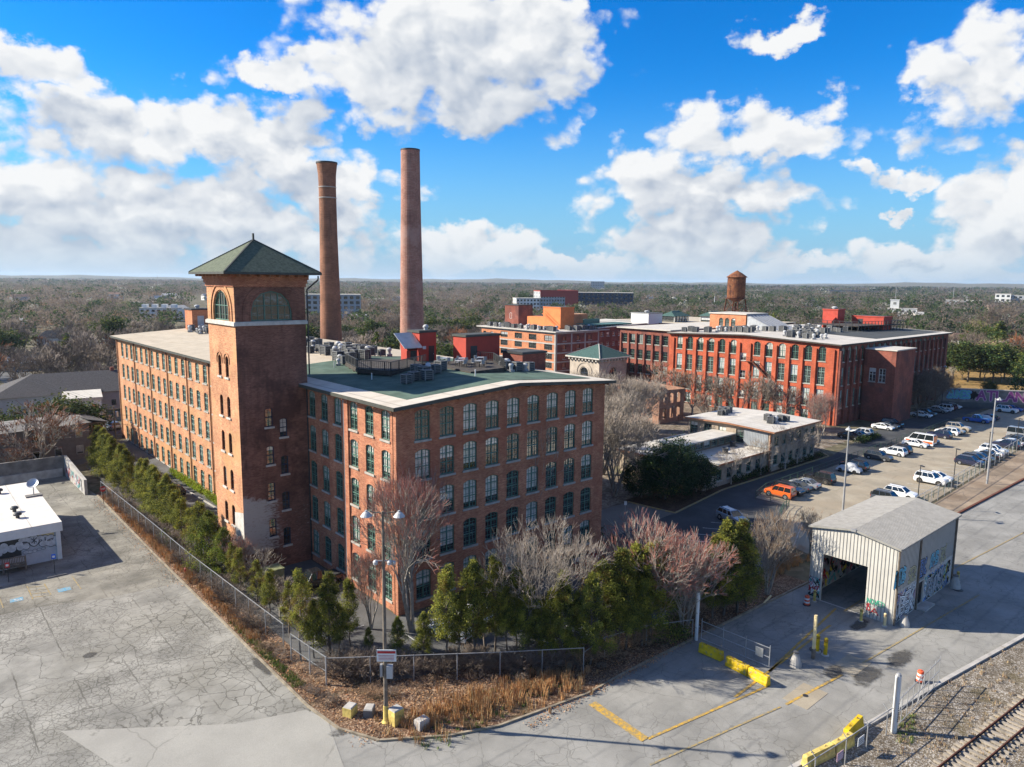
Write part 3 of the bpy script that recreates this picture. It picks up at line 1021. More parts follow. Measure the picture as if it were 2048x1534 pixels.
def gable_roof(parent, name, u0, u1, v0, v1, ze, zr, t, mat, along='v', ov=0.0):
    mb = MB()
    if along == 'v':
        uc = (u0 + u1) / 2
        prof = [(u0, ze), (uc, zr), (u1, ze)]
        for a, b in zip(prof[:-1], prof[1:]):
            mb.add([(a[0], v0, a[1]), (b[0], v0, b[1]), (b[0], v1, b[1]), (a[0], v1, a[1]),
                    (a[0], v0, a[1] + t), (b[0], v0, b[1] + t), (b[0], v1, b[1] + t), (a[0], v1, a[1] + t)],
                   [(3, 2, 1, 0), (4, 5, 6, 7), (0, 1, 5, 4), (2, 3, 7, 6), (3, 0, 4, 7), (1, 2, 6, 5)])
    else:
        vc = (v0 + v1) / 2
        prof = [(v0, ze), (vc, zr), (v1, ze)]
        for a, b in zip(prof[:-1], prof[1:]):
            mb.add([(u0, a[0], a[1]), (u1, a[0], a[1]), (u1, b[0], b[1]), (u0, b[0], b[1]),
                    (u0, a[0], a[1] + t), (u1, a[0], a[1] + t), (u1, b[0], b[1] + t), (u0, b[0], b[1] + t)],
                   [(3, 2, 1, 0), (4, 5, 6, 7), (0, 1, 5, 4), (2, 3, 7, 6), (3, 0, 4, 7), (1, 2, 6, 5)])
    return mb.build(name, mat, parent, world=True)


ZE, ZR = 20.25, 21.25


def roof_z(u):
    return ZE + 0.3 + (ZR - ZE) * (1 - abs(u - WID / 2) / (WID / 2 + 0.9))


gable_roof(mill, 'roof', -0.9, WID + 0.9, -0.9, 31.5, ZE, ZR, 0.3, M['roof_edge'])
gable_roof(mill, 'roof', -0.9, WID + 0.9, 31.5, LEN + 0.7, ZE, ZR, 0.3, M['roof_beige'])
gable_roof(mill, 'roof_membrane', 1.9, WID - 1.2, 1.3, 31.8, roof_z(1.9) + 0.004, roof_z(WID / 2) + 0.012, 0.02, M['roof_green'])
# dark drip edge and a wooden soffit course with its rafter ends
mb = MB()
for a, b in (((-0.93, -0.93), (-0.93, LEN + 0.7)), ((WID + 0.93, -0.93), (WID + 0.93, LEN + 0.7))):
    mb.bar((a[0], a[1], ZE + 0.12), (b[0], b[1], ZE + 0.12), 0.08, 0.34)
mb.bar((-0.9, -0.94, ZE + 0.12), (WID / 2, -0.94, ZR + 0.12), 0.08, 0.34)
mb.bar((WID / 2, -0.94, ZR + 0.12), (WID + 0.9, -0.94, ZE + 0.12), 0.08, 0.34)
mb.build('drip_edge', M['drip'], mill, world=True)
mb = MB()
for i in range(34):
    v = -0.2 + i * 3.08
    mb.box(-0.86, -0.02, v - 0.07, v + 0.07, ZE - 0.22, ZE - 0.004)
for i in range(10):
    u = 0.3 + i * 3.13
    z = ZE + (ZR - ZE) * (1 - abs(u - WID / 2) / (WID / 2 + 0.9))
    mb.box(u - 0.07, u + 0.07, -0.86, -0.02, z - 0.22, z - 0.01)
kind(mb.build('rafter_ends', M['soffit_wood'], mill, world=True), 'stuff')
for s in (0.55, 10.05, 30.2, 40.2, 50.2, 60.3, 70.4, 80.4, 90.6, 102.9):
    gutterpipe(mill, '-U', 0.0 if s < 20 else -0.05, s, -0.2, ZE, M['galv_dull'] if s == 10.05 else M['rust'])
mb = MB()
mb.box(-0.16, 0.0, 9.2, 10.0, 0.0, ZE)
mb.box(-0.16, 0.0, 0.0, 0.9, 0.0, ZE)
mb.build('pilaster', M['brick_front'], mill, world=True)

# ------------------------------------------------------------------ the tower
tower = thing('brick_tower', 'square dark brick stair tower with arched top windows and hipped green shingle roof', 'tower', (-3.8, 22.75, 0))
TU0, TU1, TV0, TV1, TZ = -7.65, 0.1, 18.7, 26.8, 32.5
window_proto('tower_arch', 4.5, 3.2, 2.25, M['sash_green'], M['pane_dark'], 2, 5, 2, False, 0.14, (0.5,))
WIN['tower_arch'] = WIN['tower_arch'][:3] + (opening(4.5, 3.2, 2.25, 6),)
window_proto('tower_small', 0.85, 2.05, 0.12, M['navy'], M['pane'], 2, 4, 0, True, 0.07, (0.5,), M['white_stone'])
window_proto('tower_slit', 0.95, 2.3, 0.28, M['rust'], M['pane_dark'], 1, 2, 0, True, 0.07, (), M['white_stone'])
small = []
for i, z in enumerate((16.15, 11.95, 7.85, 3.75)):
    small += [('tower_small', -4.45, z), ('tower_small', -2.85, z - 1.3)]
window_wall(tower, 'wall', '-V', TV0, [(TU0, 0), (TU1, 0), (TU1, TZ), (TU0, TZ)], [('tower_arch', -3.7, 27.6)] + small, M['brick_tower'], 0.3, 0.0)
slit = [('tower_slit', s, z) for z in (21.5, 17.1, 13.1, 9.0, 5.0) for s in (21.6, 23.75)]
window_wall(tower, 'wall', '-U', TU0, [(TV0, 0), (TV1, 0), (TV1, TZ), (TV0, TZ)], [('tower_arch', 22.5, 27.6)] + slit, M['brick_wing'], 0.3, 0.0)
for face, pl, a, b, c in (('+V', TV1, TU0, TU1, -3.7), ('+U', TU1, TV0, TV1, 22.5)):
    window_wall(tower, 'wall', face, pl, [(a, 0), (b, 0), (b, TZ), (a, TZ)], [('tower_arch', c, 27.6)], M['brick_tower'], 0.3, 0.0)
mb = MB()
for (z0, z1, o) in ((27.15, 27.5, 0.22), (27.5, 27.58, 0.12)):
    mb.box(TU0 - o, TU1 + o, TV0 - o, TV0, z0, z1)
    mb.box(TU0 - o, TU1 + o, TV1, TV1 + o, z0, z1)
    mb.box(TU0 - o, TU0, TV0, TV1, z0, z1)
    mb.box(TU1, TU1 + o, TV0, TV1, z0, z1)
mb.build('stone_band', M['white_stone'], tower, world=True)
mb = MB()
for (z0, z1, o) in ((31.2, 31.55, 0.12), (31.55, 31.95, 0.24), (31.95, 32.46, 0.36)):
    mb.box(TU0 - o, TU1 + o, TV0 - o, TV0, z0, z1)
    mb.box(TU0 - o, TU0, TV0, TV1, z0, z1)
    mb.box(TU1, TU1 + o, TV0, TV1, z0, z1)
    mb.box(TU0 - o, TU1 + o, TV1, TV1 + o, z0, z1)
mb.build('corbelled_cornice', M['brick_front'], tower, world=True)


def arch_ring(mb, face, plane, s, z, r0, r1, proud, n=16, legs=0.0):
    to = FACE[face][0](plane)
    pts = [(-1, -legs)] if legs else []
    v = []
    for i in range(n + 1):
        q = math.pi - math.pi * i / n
        v.append((math.cos(q), math.sin(q)))
    V = [to(s + r0 * a, z + r0 * b, -proud) for a, b in v] + [to(s + r1 * a, z + r1 * b, -proud) for a, b in v] + [to(s + r1 * a, z + r1 * b, 0.0) for a, b in v]
    k = n + 1
    mb.add(V, [(i, i + 1, k + i + 1, k + i) for i in range(n)] + [(k + i, k + i + 1, 2 * k + i + 1, 2 * k + i) for i in range(n)])
    if legs:
        for sg in (-1, 1):
            a, b = sorted((s + sg * r0, s + sg * r1))
            P = [to(a, z - legs, -proud), to(b, z - legs, -proud), to(b, z, -proud), to(a, z, -proud)]
            mb.add(P, [(0, 1, 2, 3)])
            Q = [to(s + sg * r1, z - legs, -proud), to(s + sg * r1, z, -proud), to(s + sg * r1, z, 0.0), to(s + sg * r1, z - legs, 0.0)]
            mb.add(Q, [(0, 1, 2, 3)])


for face, pl, c, mt in (('-V', TV0, -3.7, 'brick_tower'), ('-U', TU0, 22.5, 'brick_wing')):
    mb = MB()
    arch_ring(mb, face, pl, c, 28.55, 2.95, 3.15, 0.10, legs=0.95)
    arch_ring(mb, face, pl, c, 28.55, 2.3, 2.42, 0.08, legs=0.95)
    mb.build('arch_moulding', M[mt], tower, world=True)
mb = MB()
for s in (21.6, 23.75):
    arch_ring(mb, '-U', TU0, s, 23.35, 0.72, 0.85, 0.08, 10, 0.4)
mb.build('arch_moulding', M['brick_wing'], tower, world=True)
O = 1.35
cu, cv = (TU0 + TU1) / 2, (TV0 + TV1) / 2
mb = MB()
E0 = [(TU0 - O, TV0 - O), (TU1 + O, TV0 - O), (TU1 + O, TV1 + O), (TU0 - O, TV1 + O)]
mb.add([(p[0], p[1], 32.5) for p in E0] + [(p[0], p[1], 32.72) for p in E0] + [(cu, cv, 36.25)],
       [(3, 2, 1, 0), (0, 1, 5, 4), (1, 2, 6, 5), (2, 3, 7, 6), (3, 0, 4, 7), (4, 5, 8), (5, 6, 8), (6, 7, 8), (7, 4, 8)])
rf = mb.build('roof', M['shingle_green'], tower, world=True)
mb = MB()
for p in E0:
    mb.bar((p[0], p[1], 32.76), (cu, cv, 36.3), 0.16, 0.08)
for a, b in zip(E0, E0[1:] + E0[:1]):
    mb.bar((a[0], a[1], 32.6), (b[0], b[1], 32.6), 0.16, 0.24)
mb.box(cu - 0.09, cu + 0.09, cv - 0.09, cv + 0.09, 36.2, 36.95)
mb.build('roof_trim', M['drip'], tower, world=True)
bk = MB()
for i in range(8):
    u = TU0 + 0.3 + i * 1.05
    bk.box(u - 0.08, u + 0.08, TV0 - 1.2, TV0 - 0.37, 32.25, 32.49)
    v = TV0 + 0.3 + i * 1.08
    bk.box(TU0 - 1.2, TU0 - 0.37, v - 0.08, v + 0.08, 32.25, 32.49)
kind(bk.build('eave_brackets', M['soffit_wood'], tower, world=True), 'stuff')
mb = MB().tube((TU1 + 1.2, TV0 - 0.9, 32.4), (TU1 + 1.2, TV0 - 0.9, 32.0), 0.09, n=6).tube((TU1 + 1.2, TV0 - 0.9, 32.0), (TU1 + 0.2, TV0 - 0.15, 30.9), 0.09, n=6)
mb.tube((TU1 + 0.2, TV0 - 0.15, 30.9), (TU1 + 0.2, TV0 - 0.15, 21.5), 0.09, n=6).tube((TU1 - 0.15, TV0 - 0.12, 20.2), (TU1 - 0.15, TV0 - 0.12, 0), 0.09, n=6)
mb.build('downspout', M['dark_metal'], tower, world=True)
# pale patch on the foot of the lit side
mb = MB().quad((TU0 - 0.012, TV0 + 0.02, 3.0), (TU0 - 0.012, TV0 + 2.6, 3.0), (TU0 - 0.012, TV0 + 2.5, 6.6), (TU0 - 0.012, TV0 + 0.02, 7.1))
mb.build('whitewash_patch', M['white_stone'], tower, world=True)

# ------------------------------------------------------------------ chimneys
def chimney(name, label, x, y, prof, mat, bands, mband):
    t = thing(name, label, 'chimney', (x, y, 0))
    MB().lathe(prof, 32).build('shaft', mat, t, smooth=False)
    top = prof[-1]
    MB().lathe([(top[0] - 0.5, top[1] - 2), (top[0] - 0.5, top[1] + 0.05), (top[0] + 0.06, top[1] + 0.05), (top[0] + 0.06, top[1] - 0.25)], 32).build('rim', M['dark_metal'], t)
    for r, z in bands:
        MB().lathe([(r, z), (r + 0.1, z + 0.05), (r + 0.1, z + 0.2), (r, z + 0.25)], 32).build('band', mband, t)
    return t


chimney('brick_chimney', 'brown round brick chimney with flared top and two pale bands', 35.3, 81.4,
        [(2.45, 0), (2.2, 20), (1.78, 41.0), (1.72, 48.4), (1.72, 51.0), (1.78, 53.0), (1.98, 54.6), (2.08, 55.4)], M['brick_shaft'],
        [(1.7, 48.3), (1.69, 50.4)], M['stone_sill'])
chimney('brick_chimney', 'taller pinkish round brick chimney with plain straight top', 53.8, 79.1,
        [(2.95, 0), (2.65, 20), (2.35, 37), (2.09, 51.5), (2.03, 59.9)], M['brick_shaft_pink'], [], M['white_stone'])


# ------------------------------------------------------------------ on the roof of the near mill
def box_house(name, label, cat, u0, u1, v0, v1, z0, z1, mat, mtrim, group=None, over=0.15, mroof=None):
    t = thing(name, label, cat, ((u0 + u1) / 2, (v0 + v1) / 2, z0), group=group)
    mb = MB()
    mb.box(u0, u1, v0, v1, z0, z1)
    mb.build('wall', mat, t, world=True)
    MB().box(u0 - over, u1 + over, v0 - over, v1 + over, z1, z1 + 0.28).build('parapet', mtrim, t, world=True)
    MB().box(u0 + 0.2, u1 - 0.2, v0 + 0.2, v1 - 0.2, z1 + 0.28, z1 + 0.31).build('roof', mroof or M['roof_dark'], t, world=True)
    return t


def vent_cap(parent, x, y, z, r=0.4):
    MB().lathe([(r * 0.7, 0), (r * 0.7, 0.3), (r, 0.32), (r, 0.5), (r * 0.5, 0.7), (0.01, 0.75)], 12, (x, y)).shift(0, 0, z).build('roof_vent', M['ac_white'], parent, world=True)


def door(parent, face, plane, s, z, w=1.0, h=2.1, mat=None):
    to = FACE[face][0](plane)
    mb = MB()
    a, b = to(s - w / 2, z, -0.04), to(s + w / 2, z + h, 0.02)
    mb.box(min(a[0], b[0]), max(a[0], b[0]), min(a[1], b[1]), max(a[1], b[1]), z, z + h)
    d = mb.build('door', mat or M['dark_metal'], parent, world=True)
    k = to(s + w * 0.36, z + h * 0.47, -0.07)
    MB().box(k[0] - 0.04, k[0] + 0.04, k[1] - 0.04, k[1] + 0.04, k[2] - 0.05, k[2] + 0.05).build('handle', M['galv'], d, world=True)
    return d


p1 = box_house('stair_penthouse', 'tall red stair penthouse with dark cap on the near mill roof', 'penthouse', 18.7, 21.4, 24.0, 26.6, 20.7, 25.1, M['red_paint'], M['drip'])
vent_cap(p1, 20.4, 25.0, 25.4)
MB().box(19.2, 19.7, 23.95, 24.0, 22.9, 23.3).build('sign', M['white_paint'], p1, world=True)
door(p1, '-V', 24.0, 20.6, 21.2, 0.9, 2.1)
p3 = thing('roof_entrance', 'little red roof entrance under a sloping grey metal canopy beside the tall penthouse', 'penthouse', (16.8, 24.2, 20.9))
MB().box(16.4, 18.1, 23.6, 25.0, 20.9, 22.9).build('wall', M['red_paint'], p3, world=True)
MB().add([(15.7, 23.0, 23.2), (18.5, 23.0, 23.2), (18.5, 25.6, 25.0), (15.7, 25.6, 25.0), (15.7, 23.0, 23.3), (18.5, 23.0, 23.3), (18.5, 25.6, 25.1), (15.7, 25.6, 25.1)],
         [(3, 2, 1, 0), (4, 5, 6, 7), (0, 1, 5, 4), (1, 2, 6, 5), (2, 3, 7, 6), (3, 0, 4, 7)]).build('canopy', M['galv'], p3, world=True)
MB().add([(18.1, 25.0, 22.9), (18.1, 23.4, 22.9), (18.1, 25.4, 24.9), (16.4, 25.0, 22.9), (16.4, 23.4, 22.9), (16.4, 25.4, 24.9)], [(0, 1, 2), (3, 4, 5), (0, 3, 5, 2)]).build('gable', M['red_paint'], p3, world=True)
door(p3, '-V', 23.6, 17.4, 20.95, 0.85, 1.9, M['wood_dark'])
p2 = box_house('stair_penthouse', 'low wide red penthouse behind the roof terrace of the near mill', 'penthouse', 22.5, 28.3, 18.8, 21.6, 20.7, 24.7, M['red_paint'], M['drip'])
door(p2, '-V', 18.8, 23.8, 21.4, 1.1, 2.1)
p4 = box_house('brick_penthouse', 'brick lift house with a pale door at the far end of the long roof', 'penthouse', 12.9, 17.4, 98.0, 102.5, 20.7, 25.6, M['brick_orange'], M['dark_metal'])
vent_cap(p4, 14.6, 100, 25.9, 0.55)
door(p4, '-V', 98.0, 14.6, 21.8, 1.3, 2.6, M['ac_white'])
box_house('brick_penthouse', 'dark low brick box at the back edge of the near mill roof', 'penthouse', 27.3, 31.5, 13.0, 17.0, 20.0, 22.6, M['brick_maroon'], M['dark_metal'])


def deck(name, label, pts, z, legs, rails):
    t = thing(name, label, 'terrace', (pts[0][0], pts[0][1], z - 1))
    mb = MB().prism(pts, z - 0.18, z)
    mb.build('floor', M['wood_dark'], t, world=True)
    mb = MB()
    n = len(pts)
    for i in range(n):
        a, b = pts[i], pts[(i + 1) % n]
        mb.bar((a[0], a[1], z - 0.34), (b[0], b[1], z - 0.34), 0.1, 0.3)
        k = max(1, int(math.hypot(b[0] - a[0], b[1] - a[1]) / 2.2))
        for j in range(k):
            x, y = a[0] + (b[0] - a[0]) * j / k, a[1] + (b[1] - a[1]) * j / k
            mb.box(x - 0.07, x + 0.07, y - 0.07, y + 0.07, roof_z(x) if abs(x) < 40 else z - 1, z - 0.2)
    mb.build('frame', M['wood_dark'], t, world=True)
    mb = MB()
    for a, b in rails:
        mb.bar((a[0], a[1], z + 1.05), (b[0], b[1], z + 1.05), 0.09, 0.06)
        mb.bar((a[0], a[1], z + 0.12), (b[0], b[1], z + 0.12), 0.05, 0.05)
        L = math.hypot(b[0] - a[0], b[1] - a[1])
        k = max(2, int(L / 0.28))
        for j in range(k + 1):
            x, y = a[0] + (b[0] - a[0]) * j / k, a[1] + (b[1] - a[1]) * j / k
            w = 0.05 if j % 7 == 0 else 0.018
            mb.box(x - w, x + w, y - w, y + w, z, z + 1.05)
    mb.build('railing', M['dark_metal'], t, world=True)
    return t


D1 = [(6.4, 18.6), (8.0, 14.0), (16.0, 18.6), (16.5, 23.4), (12.4, 26.5), (8.6, 25.6)]
deck('roof_terrace', 'dark timber roof terrace with railings in front of the tall red penthouse', D1, 21.75, 1, [(D1[0], D1[1]), (D1[1], D1[2]), (D1[5], D1[0]), (D1[4], D1[5])])
D2 = [(16.2, 18.4), (15.0, 8.2), (20.6, 8.9), (24.5, 15.5), (23.6, 18.4)]
deck('roof_terrace', 'dark timber roof terrace with tables in front of the wide red penthouse', D2, 21.75, 1, [(D2[2], D2[3]), (D2[3], D2[4])])


def ac_unit():
    t = thing('air_conditioner', '', 'air conditioner', (0, 0, 0))
    mb = MB().box(-0.42, 0.42, -0.42, 0.42, 0.08, 0.95)
    mb.build('coil_case', M['ac_dark'], t)
    mb = MB()
    for x in (-0.42, 0.42):
        for y in (-0.42, 0.42):
            mb.box(x - 0.05, x + 0.05, y - 0.05, y + 0.05, 0.0, 1.0)
    for k in range(4):
        z = 0.2 + k * 0.18
        mb.box(-0.445, 0.445, -0.445, 0.445, z, z + 0.05)
    mb.build('louvre_frame', M['ac_grey'], t)
    MB().box(-0.47, 0.47, -0.47, 0.47, 0.955, 1.02).build('top', M['ac_grey'], t)
    MB().lathe([(0.33, 1.02), (0.33, 1.05), (0.02, 1.07)], 12).build('fan_grille', M['ac_dark'], t)
    return t


def vent_unit():
    t = thing('roof_ventilator', '', 'ventilator', (0, 0, 0))
    MB().box(-0.4, 0.4, -0.4, 0.4, 0, 0.35).build('base', M['galv_dull'], t)
    MB().lathe([(0.26, 0.35), (0.26, 0.8), (0.38, 0.84), (0.4, 1.1), (0.22, 1.28), (0.01, 1.32)], 12).build('hood', M['ac_white'], t)
    return t


AC0, VE0 = ac_unit(), vent_unit()
_used = {}


def place(proto, x, y, z, rz, label, group, s=1.0):
    if proto.name not in _used:
        _used[proto.name] = 1
        KIDS[proto.name] = list(proto.children)
        proto.location, proto.rotation_euler, proto.scale = (x, y, z), (0, 0, rz), (s, s, s)
        proto['label'], proto['group'] = label, group
        return proto
    return copy_tree(proto, (x, y, z), rz, label, group, scale=s)


def cluster(pts, zf, la, lv, group, vent=0.3, s=1.0):
    for i, (x, y) in enumerate(pts):
        z = zf(x, y)
        if random.random() < vent:
            place(VE0, x, y, z, rnd(0, 1.5), lv, group + ' (ventilators)', s * rnd(0.6, 0.95))
        else:
            place(AC0, x, y, z, rnd(-0.1, 0.1) + random.choice((0, 0, 0.3)), la, group, s * rnd(0.85, 1.15))


def scatter(u0, u1, v0, v1, n, mind=1.05):
    out = []
    for _ in range(n * 30):
        p = (rnd(u0, u1), rnd(v0, v1))
        if all(abs(p[0] - q[0]) > mind or abs(p[1] - q[1]) > mind for q in out):
            out.append(p)
        if len(out) == n:
            break
    return out


rz_ = lambda x, y: roof_z(x) + 0.03
cluster([(6.6, 8.6), (8.0, 9.3), (9.2, 8.5), (9.9, 10.1), (11.2, 11.2), (12.4, 11.4), (10.8, 13.0), (12.6, 13.2), (13.8, 12.4)], rz_,
        'condenser unit in the shaded cluster on the green part of the mill roof', 'vent hood in the shaded cluster on the green roof', 'condensers on the green roof', 0.18, 1.15)
cluster([(8.3, 27.0), (9.4, 27.6), (9.6, 29.0), (11.0, 28.6), (11.3, 30.2), (12.8, 30.6), (13.4, 29.2), (10.4, 31.0)] + scatter(11.5, 19.5, 31.5, 44, 26, 1.2), rz_,
        'condenser unit in the crowded field behind the tower', 'vent hood in the crowded field behind the tower', 'condensers behind the tower', 0.33, 1.1)
cluster(scatter(12, 18.5, 46, 56, 12, 1.3), rz_, 'condenser unit on the beige roof farther behind the tower', 'vent hood on the beige roof farther behind the tower', 'condensers farther along the beige roof', 0.3, 1.1)
cluster(scatter(11.0, 16.0, 88, 97, 13, 1.2), rz_, 'condenser unit in front of the brick lift house', 'vent hood in front of the brick lift house', 'condensers by the lift house', 0.3, 1.1)
cluster([(22.2, 9.4), (22.4, 10.8), (23.6, 9.9), (24.8, 9.7), (25.9, 10.2), (23.4, 11.6), (24.7, 11.4)], rz_, 'condenser unit at the back corner beyond the terrace', 'vent hood at the back corner beyond the terrace', 'condensers at the back corner', 0.3, 1.2)
cluster(scatter(32, 46, 58, 64, 9, 1.4), lambda x, y: 15.6, 'condenser unit on the low roof between the two tall chimneys', 'vent hood on the low roof between the two tall chimneys', 'condensers by the chimneys', 0.3, 1.1)
# lower wing behind, carrying those
t = box_house('boiler_house', 'low flat roofed block behind the mill between the two tall chimneys', 'building', 30.4, 50, 50, 66, 0, 15.2, M['brick_maroon'], M['galv_dull'], mroof=M['roof_white'])
for i, (x, y) in enumerate(((5.6, 14.1), (14.1, 6.2), (3.4, 26.5), (7.2, 26.0))):
    mb = MB().tube((0, 0, 0), (0, 0, 0.75), 0.07, n=6)
    tag(mb.build('vent_pipe', M['white_paint'], loc=(x, y, roof_z(x))), ['short white vent pipe on the shaded green roof near the tower side', 'short white vent pipe on the green roof in front of the terrace',
                                                                        'white pipe post by the tower on the green roof', 'white pipe post beside the crowded condensers'][i], 'pipe')
# tables and chairs on the terrace
for i, (x, y) in enumerate(((17.2, 16.3), (18.9, 15.0), (19.0, 11.6), (17.3, 13.0), (21.4, 14.4))):
    tb = thing('terrace_table', 'pale table on the roof terrace by the wide red penthouse', 'table', (x, y, 21.75), rnd(0, 1), 'tables on the roof terrace')
    MB().box(-0.7, 0.7, -0.4, 0.4, 0.7, 0.76).build('top', M['galv'], tb)
    for a in (-0.6, 0.6):
        for b in (-0.3, 0.3):
            MB().box(a - 0.03, a + 0.03, b - 0.03, b + 0.03, 0, 0.7).build('leg', M['dark_metal'], tb)
    for sd in (-0.8, 0.8):
        ch = thing('terrace_chair', 'metal chair at a table on the roof terrace', 'chair', (x + rnd(-.3, .3), y + sd, 21.75), rnd(-.3, .3) + (math.pi if sd > 0 else 0), 'chairs on the roof terrace')
        MB().box(-0.22, 0.22, -0.22, 0.22, 0.42, 0.46).build('seat', M['galv_dull'], ch)
        MB().box(-0.22, 0.22, -0.25, -0.2, 0.46, 0.92).build('backrest', M['galv_dull'], ch)
        for a in (-0.2, 0.2):
            for b in (-0.2, 0.2):
                MB().box(a - 0.02, a + 0.02, b - 0.02, b + 0.02, 0, 0.42).build('leg', M['dark_metal'], ch)


# ------------------------------------------------------------------ spray-painted letters as raised strokes
FONT = {'A': [[(0, 0), (.5, 1), (1, 0)], [(.2, .4), (.8, .4)]], 'B': [[(0, 0), (0, 1), (.8, .9), (.8, .6), (0, .52), (.95, .42), (.95, .1), (0, 0)]],
        'C': [[(1, .8), (.6, 1), (.1, .8), (0, .4), (.3, 0), (1, .15)]], 'D': [[(0, 0), (0, 1), (.7, .9), (1, .5), (.7, .1), (0, 0)]],
        'E': [[(1, 1), (0, 1), (0, 0), (1, 0)], [(0, .52), (.8, .52)]], 'H': [[(0, 0), (0, 1)], [(1, 0), (1, 1)], [(0, .5), (1, .5)]],
        'I': [[(.5, 0), (.5, 1)]], 'K': [[(0, 0), (0, 1)], [(1, 1), (0, .45), (1, 0)]], 'L': [[(0, 1), (0, 0), (1, 0)]], 'M': [[(0, 0), (.1, 1), (.5, .4), (.9, 1), (1, 0)]],
        'N': [[(0, 0), (0, 1), (1, 0), (1, 1)]], 'O': [[(.5, 1), (.05, .7), (.05, .3), (.5, 0), (.95, .3), (.95, .7), (.5, 1)]],
        'P': [[(0, 0), (0, 1), (.9, .9), (.9, .55), (0, .45)]], 'R': [[(0, 0), (0, 1), (.9, .9), (.85, .6), (0, .48), (1, 0)]],
        'S': [[(1, .85), (.5, 1), (.05, .8), (.2, .55), (.85, .42), (.95, .15), (.5, 0), (0, .15)]], 'T': [[(0, 1), (1, 1)], [(.5, 1), (.5, 0)]],
        'U': [[(0, 1), (.05, .2), (.5, 0), (.95, .2), (1, 1)]], 'V': [[(0, 1), (.5, 0), (1, 1)]], 'X': [[(0, 0), (1, 1)], [(0, 1), (1, 0)]], 'Z': [[(0, 1), (1, 1), (0, 0), (1, 0)]],
        '1': [[(.2, .8), (.5, 1), (.5, 0)]], '5': [[(1, 1), (.1, 1), (.05, .55), (.7, .6), (1, .3), (.6, 0), (0, .1)]], '2': [[(0, .8), (.5, 1), (.95, .75), (0, 0), (1, 0)]],
        '*': [[(.1, .2), (.9, .8)], [(.1, .8), (.9, .2)], [(.5, 0), (.5, 1)]], ' ': []}


def strokes(mb, to, polys, w, d, m=0, seg=8):
    """round-ended strokes of width w on a wall, standing d proud of it"""
    for pl in polys:
        for a, b in zip(pl[:-1], pl[1:]):
            ax, az, bx, bz = a[0], a[1], b[0], b[1]
            L = math.hypot(bx - ax, bz - az) or 1e-6
            nx, nz = -(bz - az) / L * w / 2, (bx - ax) / L * w / 2
            mb.add([to(ax + nx, az + nz, -d), to(bx + nx, bz + nz, -d), to(bx - nx, bz - nz, -d), to(ax - nx, az - nz, -d)], [(0, 1, 2, 3)], m)
        for a in pl:
            mb.add([to(a[0] + w / 2 * math.cos(2 * math.pi * i / seg), a[1] + w / 2 * math.sin(2 * math.pi * i / seg), -d - 0.0006) for i in range(seg)], [tuple(range(seg))], m)


def text_polys(txt, s0, z0, w, h, gap=0.25, flip=False, skew=0.0, jitter=0.0):
    n = len(txt)
    cw = w / (n + gap * (n - 1))
    out = []
    for i, ch in enumerate(txt):
        for pl in FONT[ch]:
            q = []
            for a, b in pl:
                x = s0 + i * cw * (1 + gap) + a * cw + rnd(-jitter, jitter) * cw
                if flip:
                    x = s0 + w - (i * cw * (1 + gap) + a * cw)
                q.append((x, z0 + b * h + skew * (x - s0) + rnd(-jitter, jitter) * h))
            out.append(q)
    return out


def graffiti(parent, face, plane, txt, s0, z0, w, h, fill, line, sw, flip=False, skew=0.0, jitter=0.0, base=0.004, name='graffiti'):
    to = FACE[face][0](plane)
    P = text_polys(txt, s0, z0, w, h, flip=flip, skew=skew, jitter=jitter)
    mb = MB()
    if line is not None:
        strokes(mb, to, P, sw * 1.45, base, 1)
    strokes(mb, to, P, sw, base + 0.005, 0)
    if line is not None:
        strokes(mb, to, P, sw * 0.16, base + 0.010, 1)
    return mb.build(name, [fill, line or fill], parent, world=True)


def spray(n, c):
    M[n] = plain(n, c, 0.75, var=0.22, scale=2.5)
    return M[n]


spray('spray_black', (0.012, 0.012, 0.014))
spray('spray_silver', (0.42, 0.43, 0.44))
spray('spray_white', (0.78, 0.78, 0.76))
spray('spray_blue', (0.16, 0.58, 0.78))
spray('spray_deep_blue', (0.12, 0.25, 0.55))
spray('spray_cream', (0.68, 0.62, 0.36))
spray('spray_yellow', (0.68, 0.50, 0.04))
spray('spray_red', (0.42, 0.03, 0.03))
spray('spray_green', (0.05, 0.33, 0.20))
spray('spray_pink', (0.46, 0.30, 0.34))
spray('spray_violet', (0.24, 0.06, 0.20))
spray('spray_teal', (0.12, 0.36, 0.36))


def wild(parent, face, plane, s0, s1, z0, z1, cols, n, sw, name='graffiti', base=0.003):
    """a wall-wide piece of interlocking letters and arrows"""
    to = FACE[face][0](plane)
    mb = MB()
    mats = [M[c] for c in cols]
    for i in range(n):
        s, z = rnd(s0, s1), rnd(z0, z1)
        k = random.randint(3, 5)
        pl = [(s, z)]
        for _ in range(k):
            pl.append((min(s1, max(s0, pl[-1][0] + rnd(-0.45, 0.45))), min(z1, max(z0, pl[-1][1] + rnd(-0.6, 0.6)))))
        strokes(mb, to, [pl], sw * rnd(0.4, 1.0), base + i * 0.0003, i % len(mats), 6)
    return mb.build(name, mats, parent, world=True)


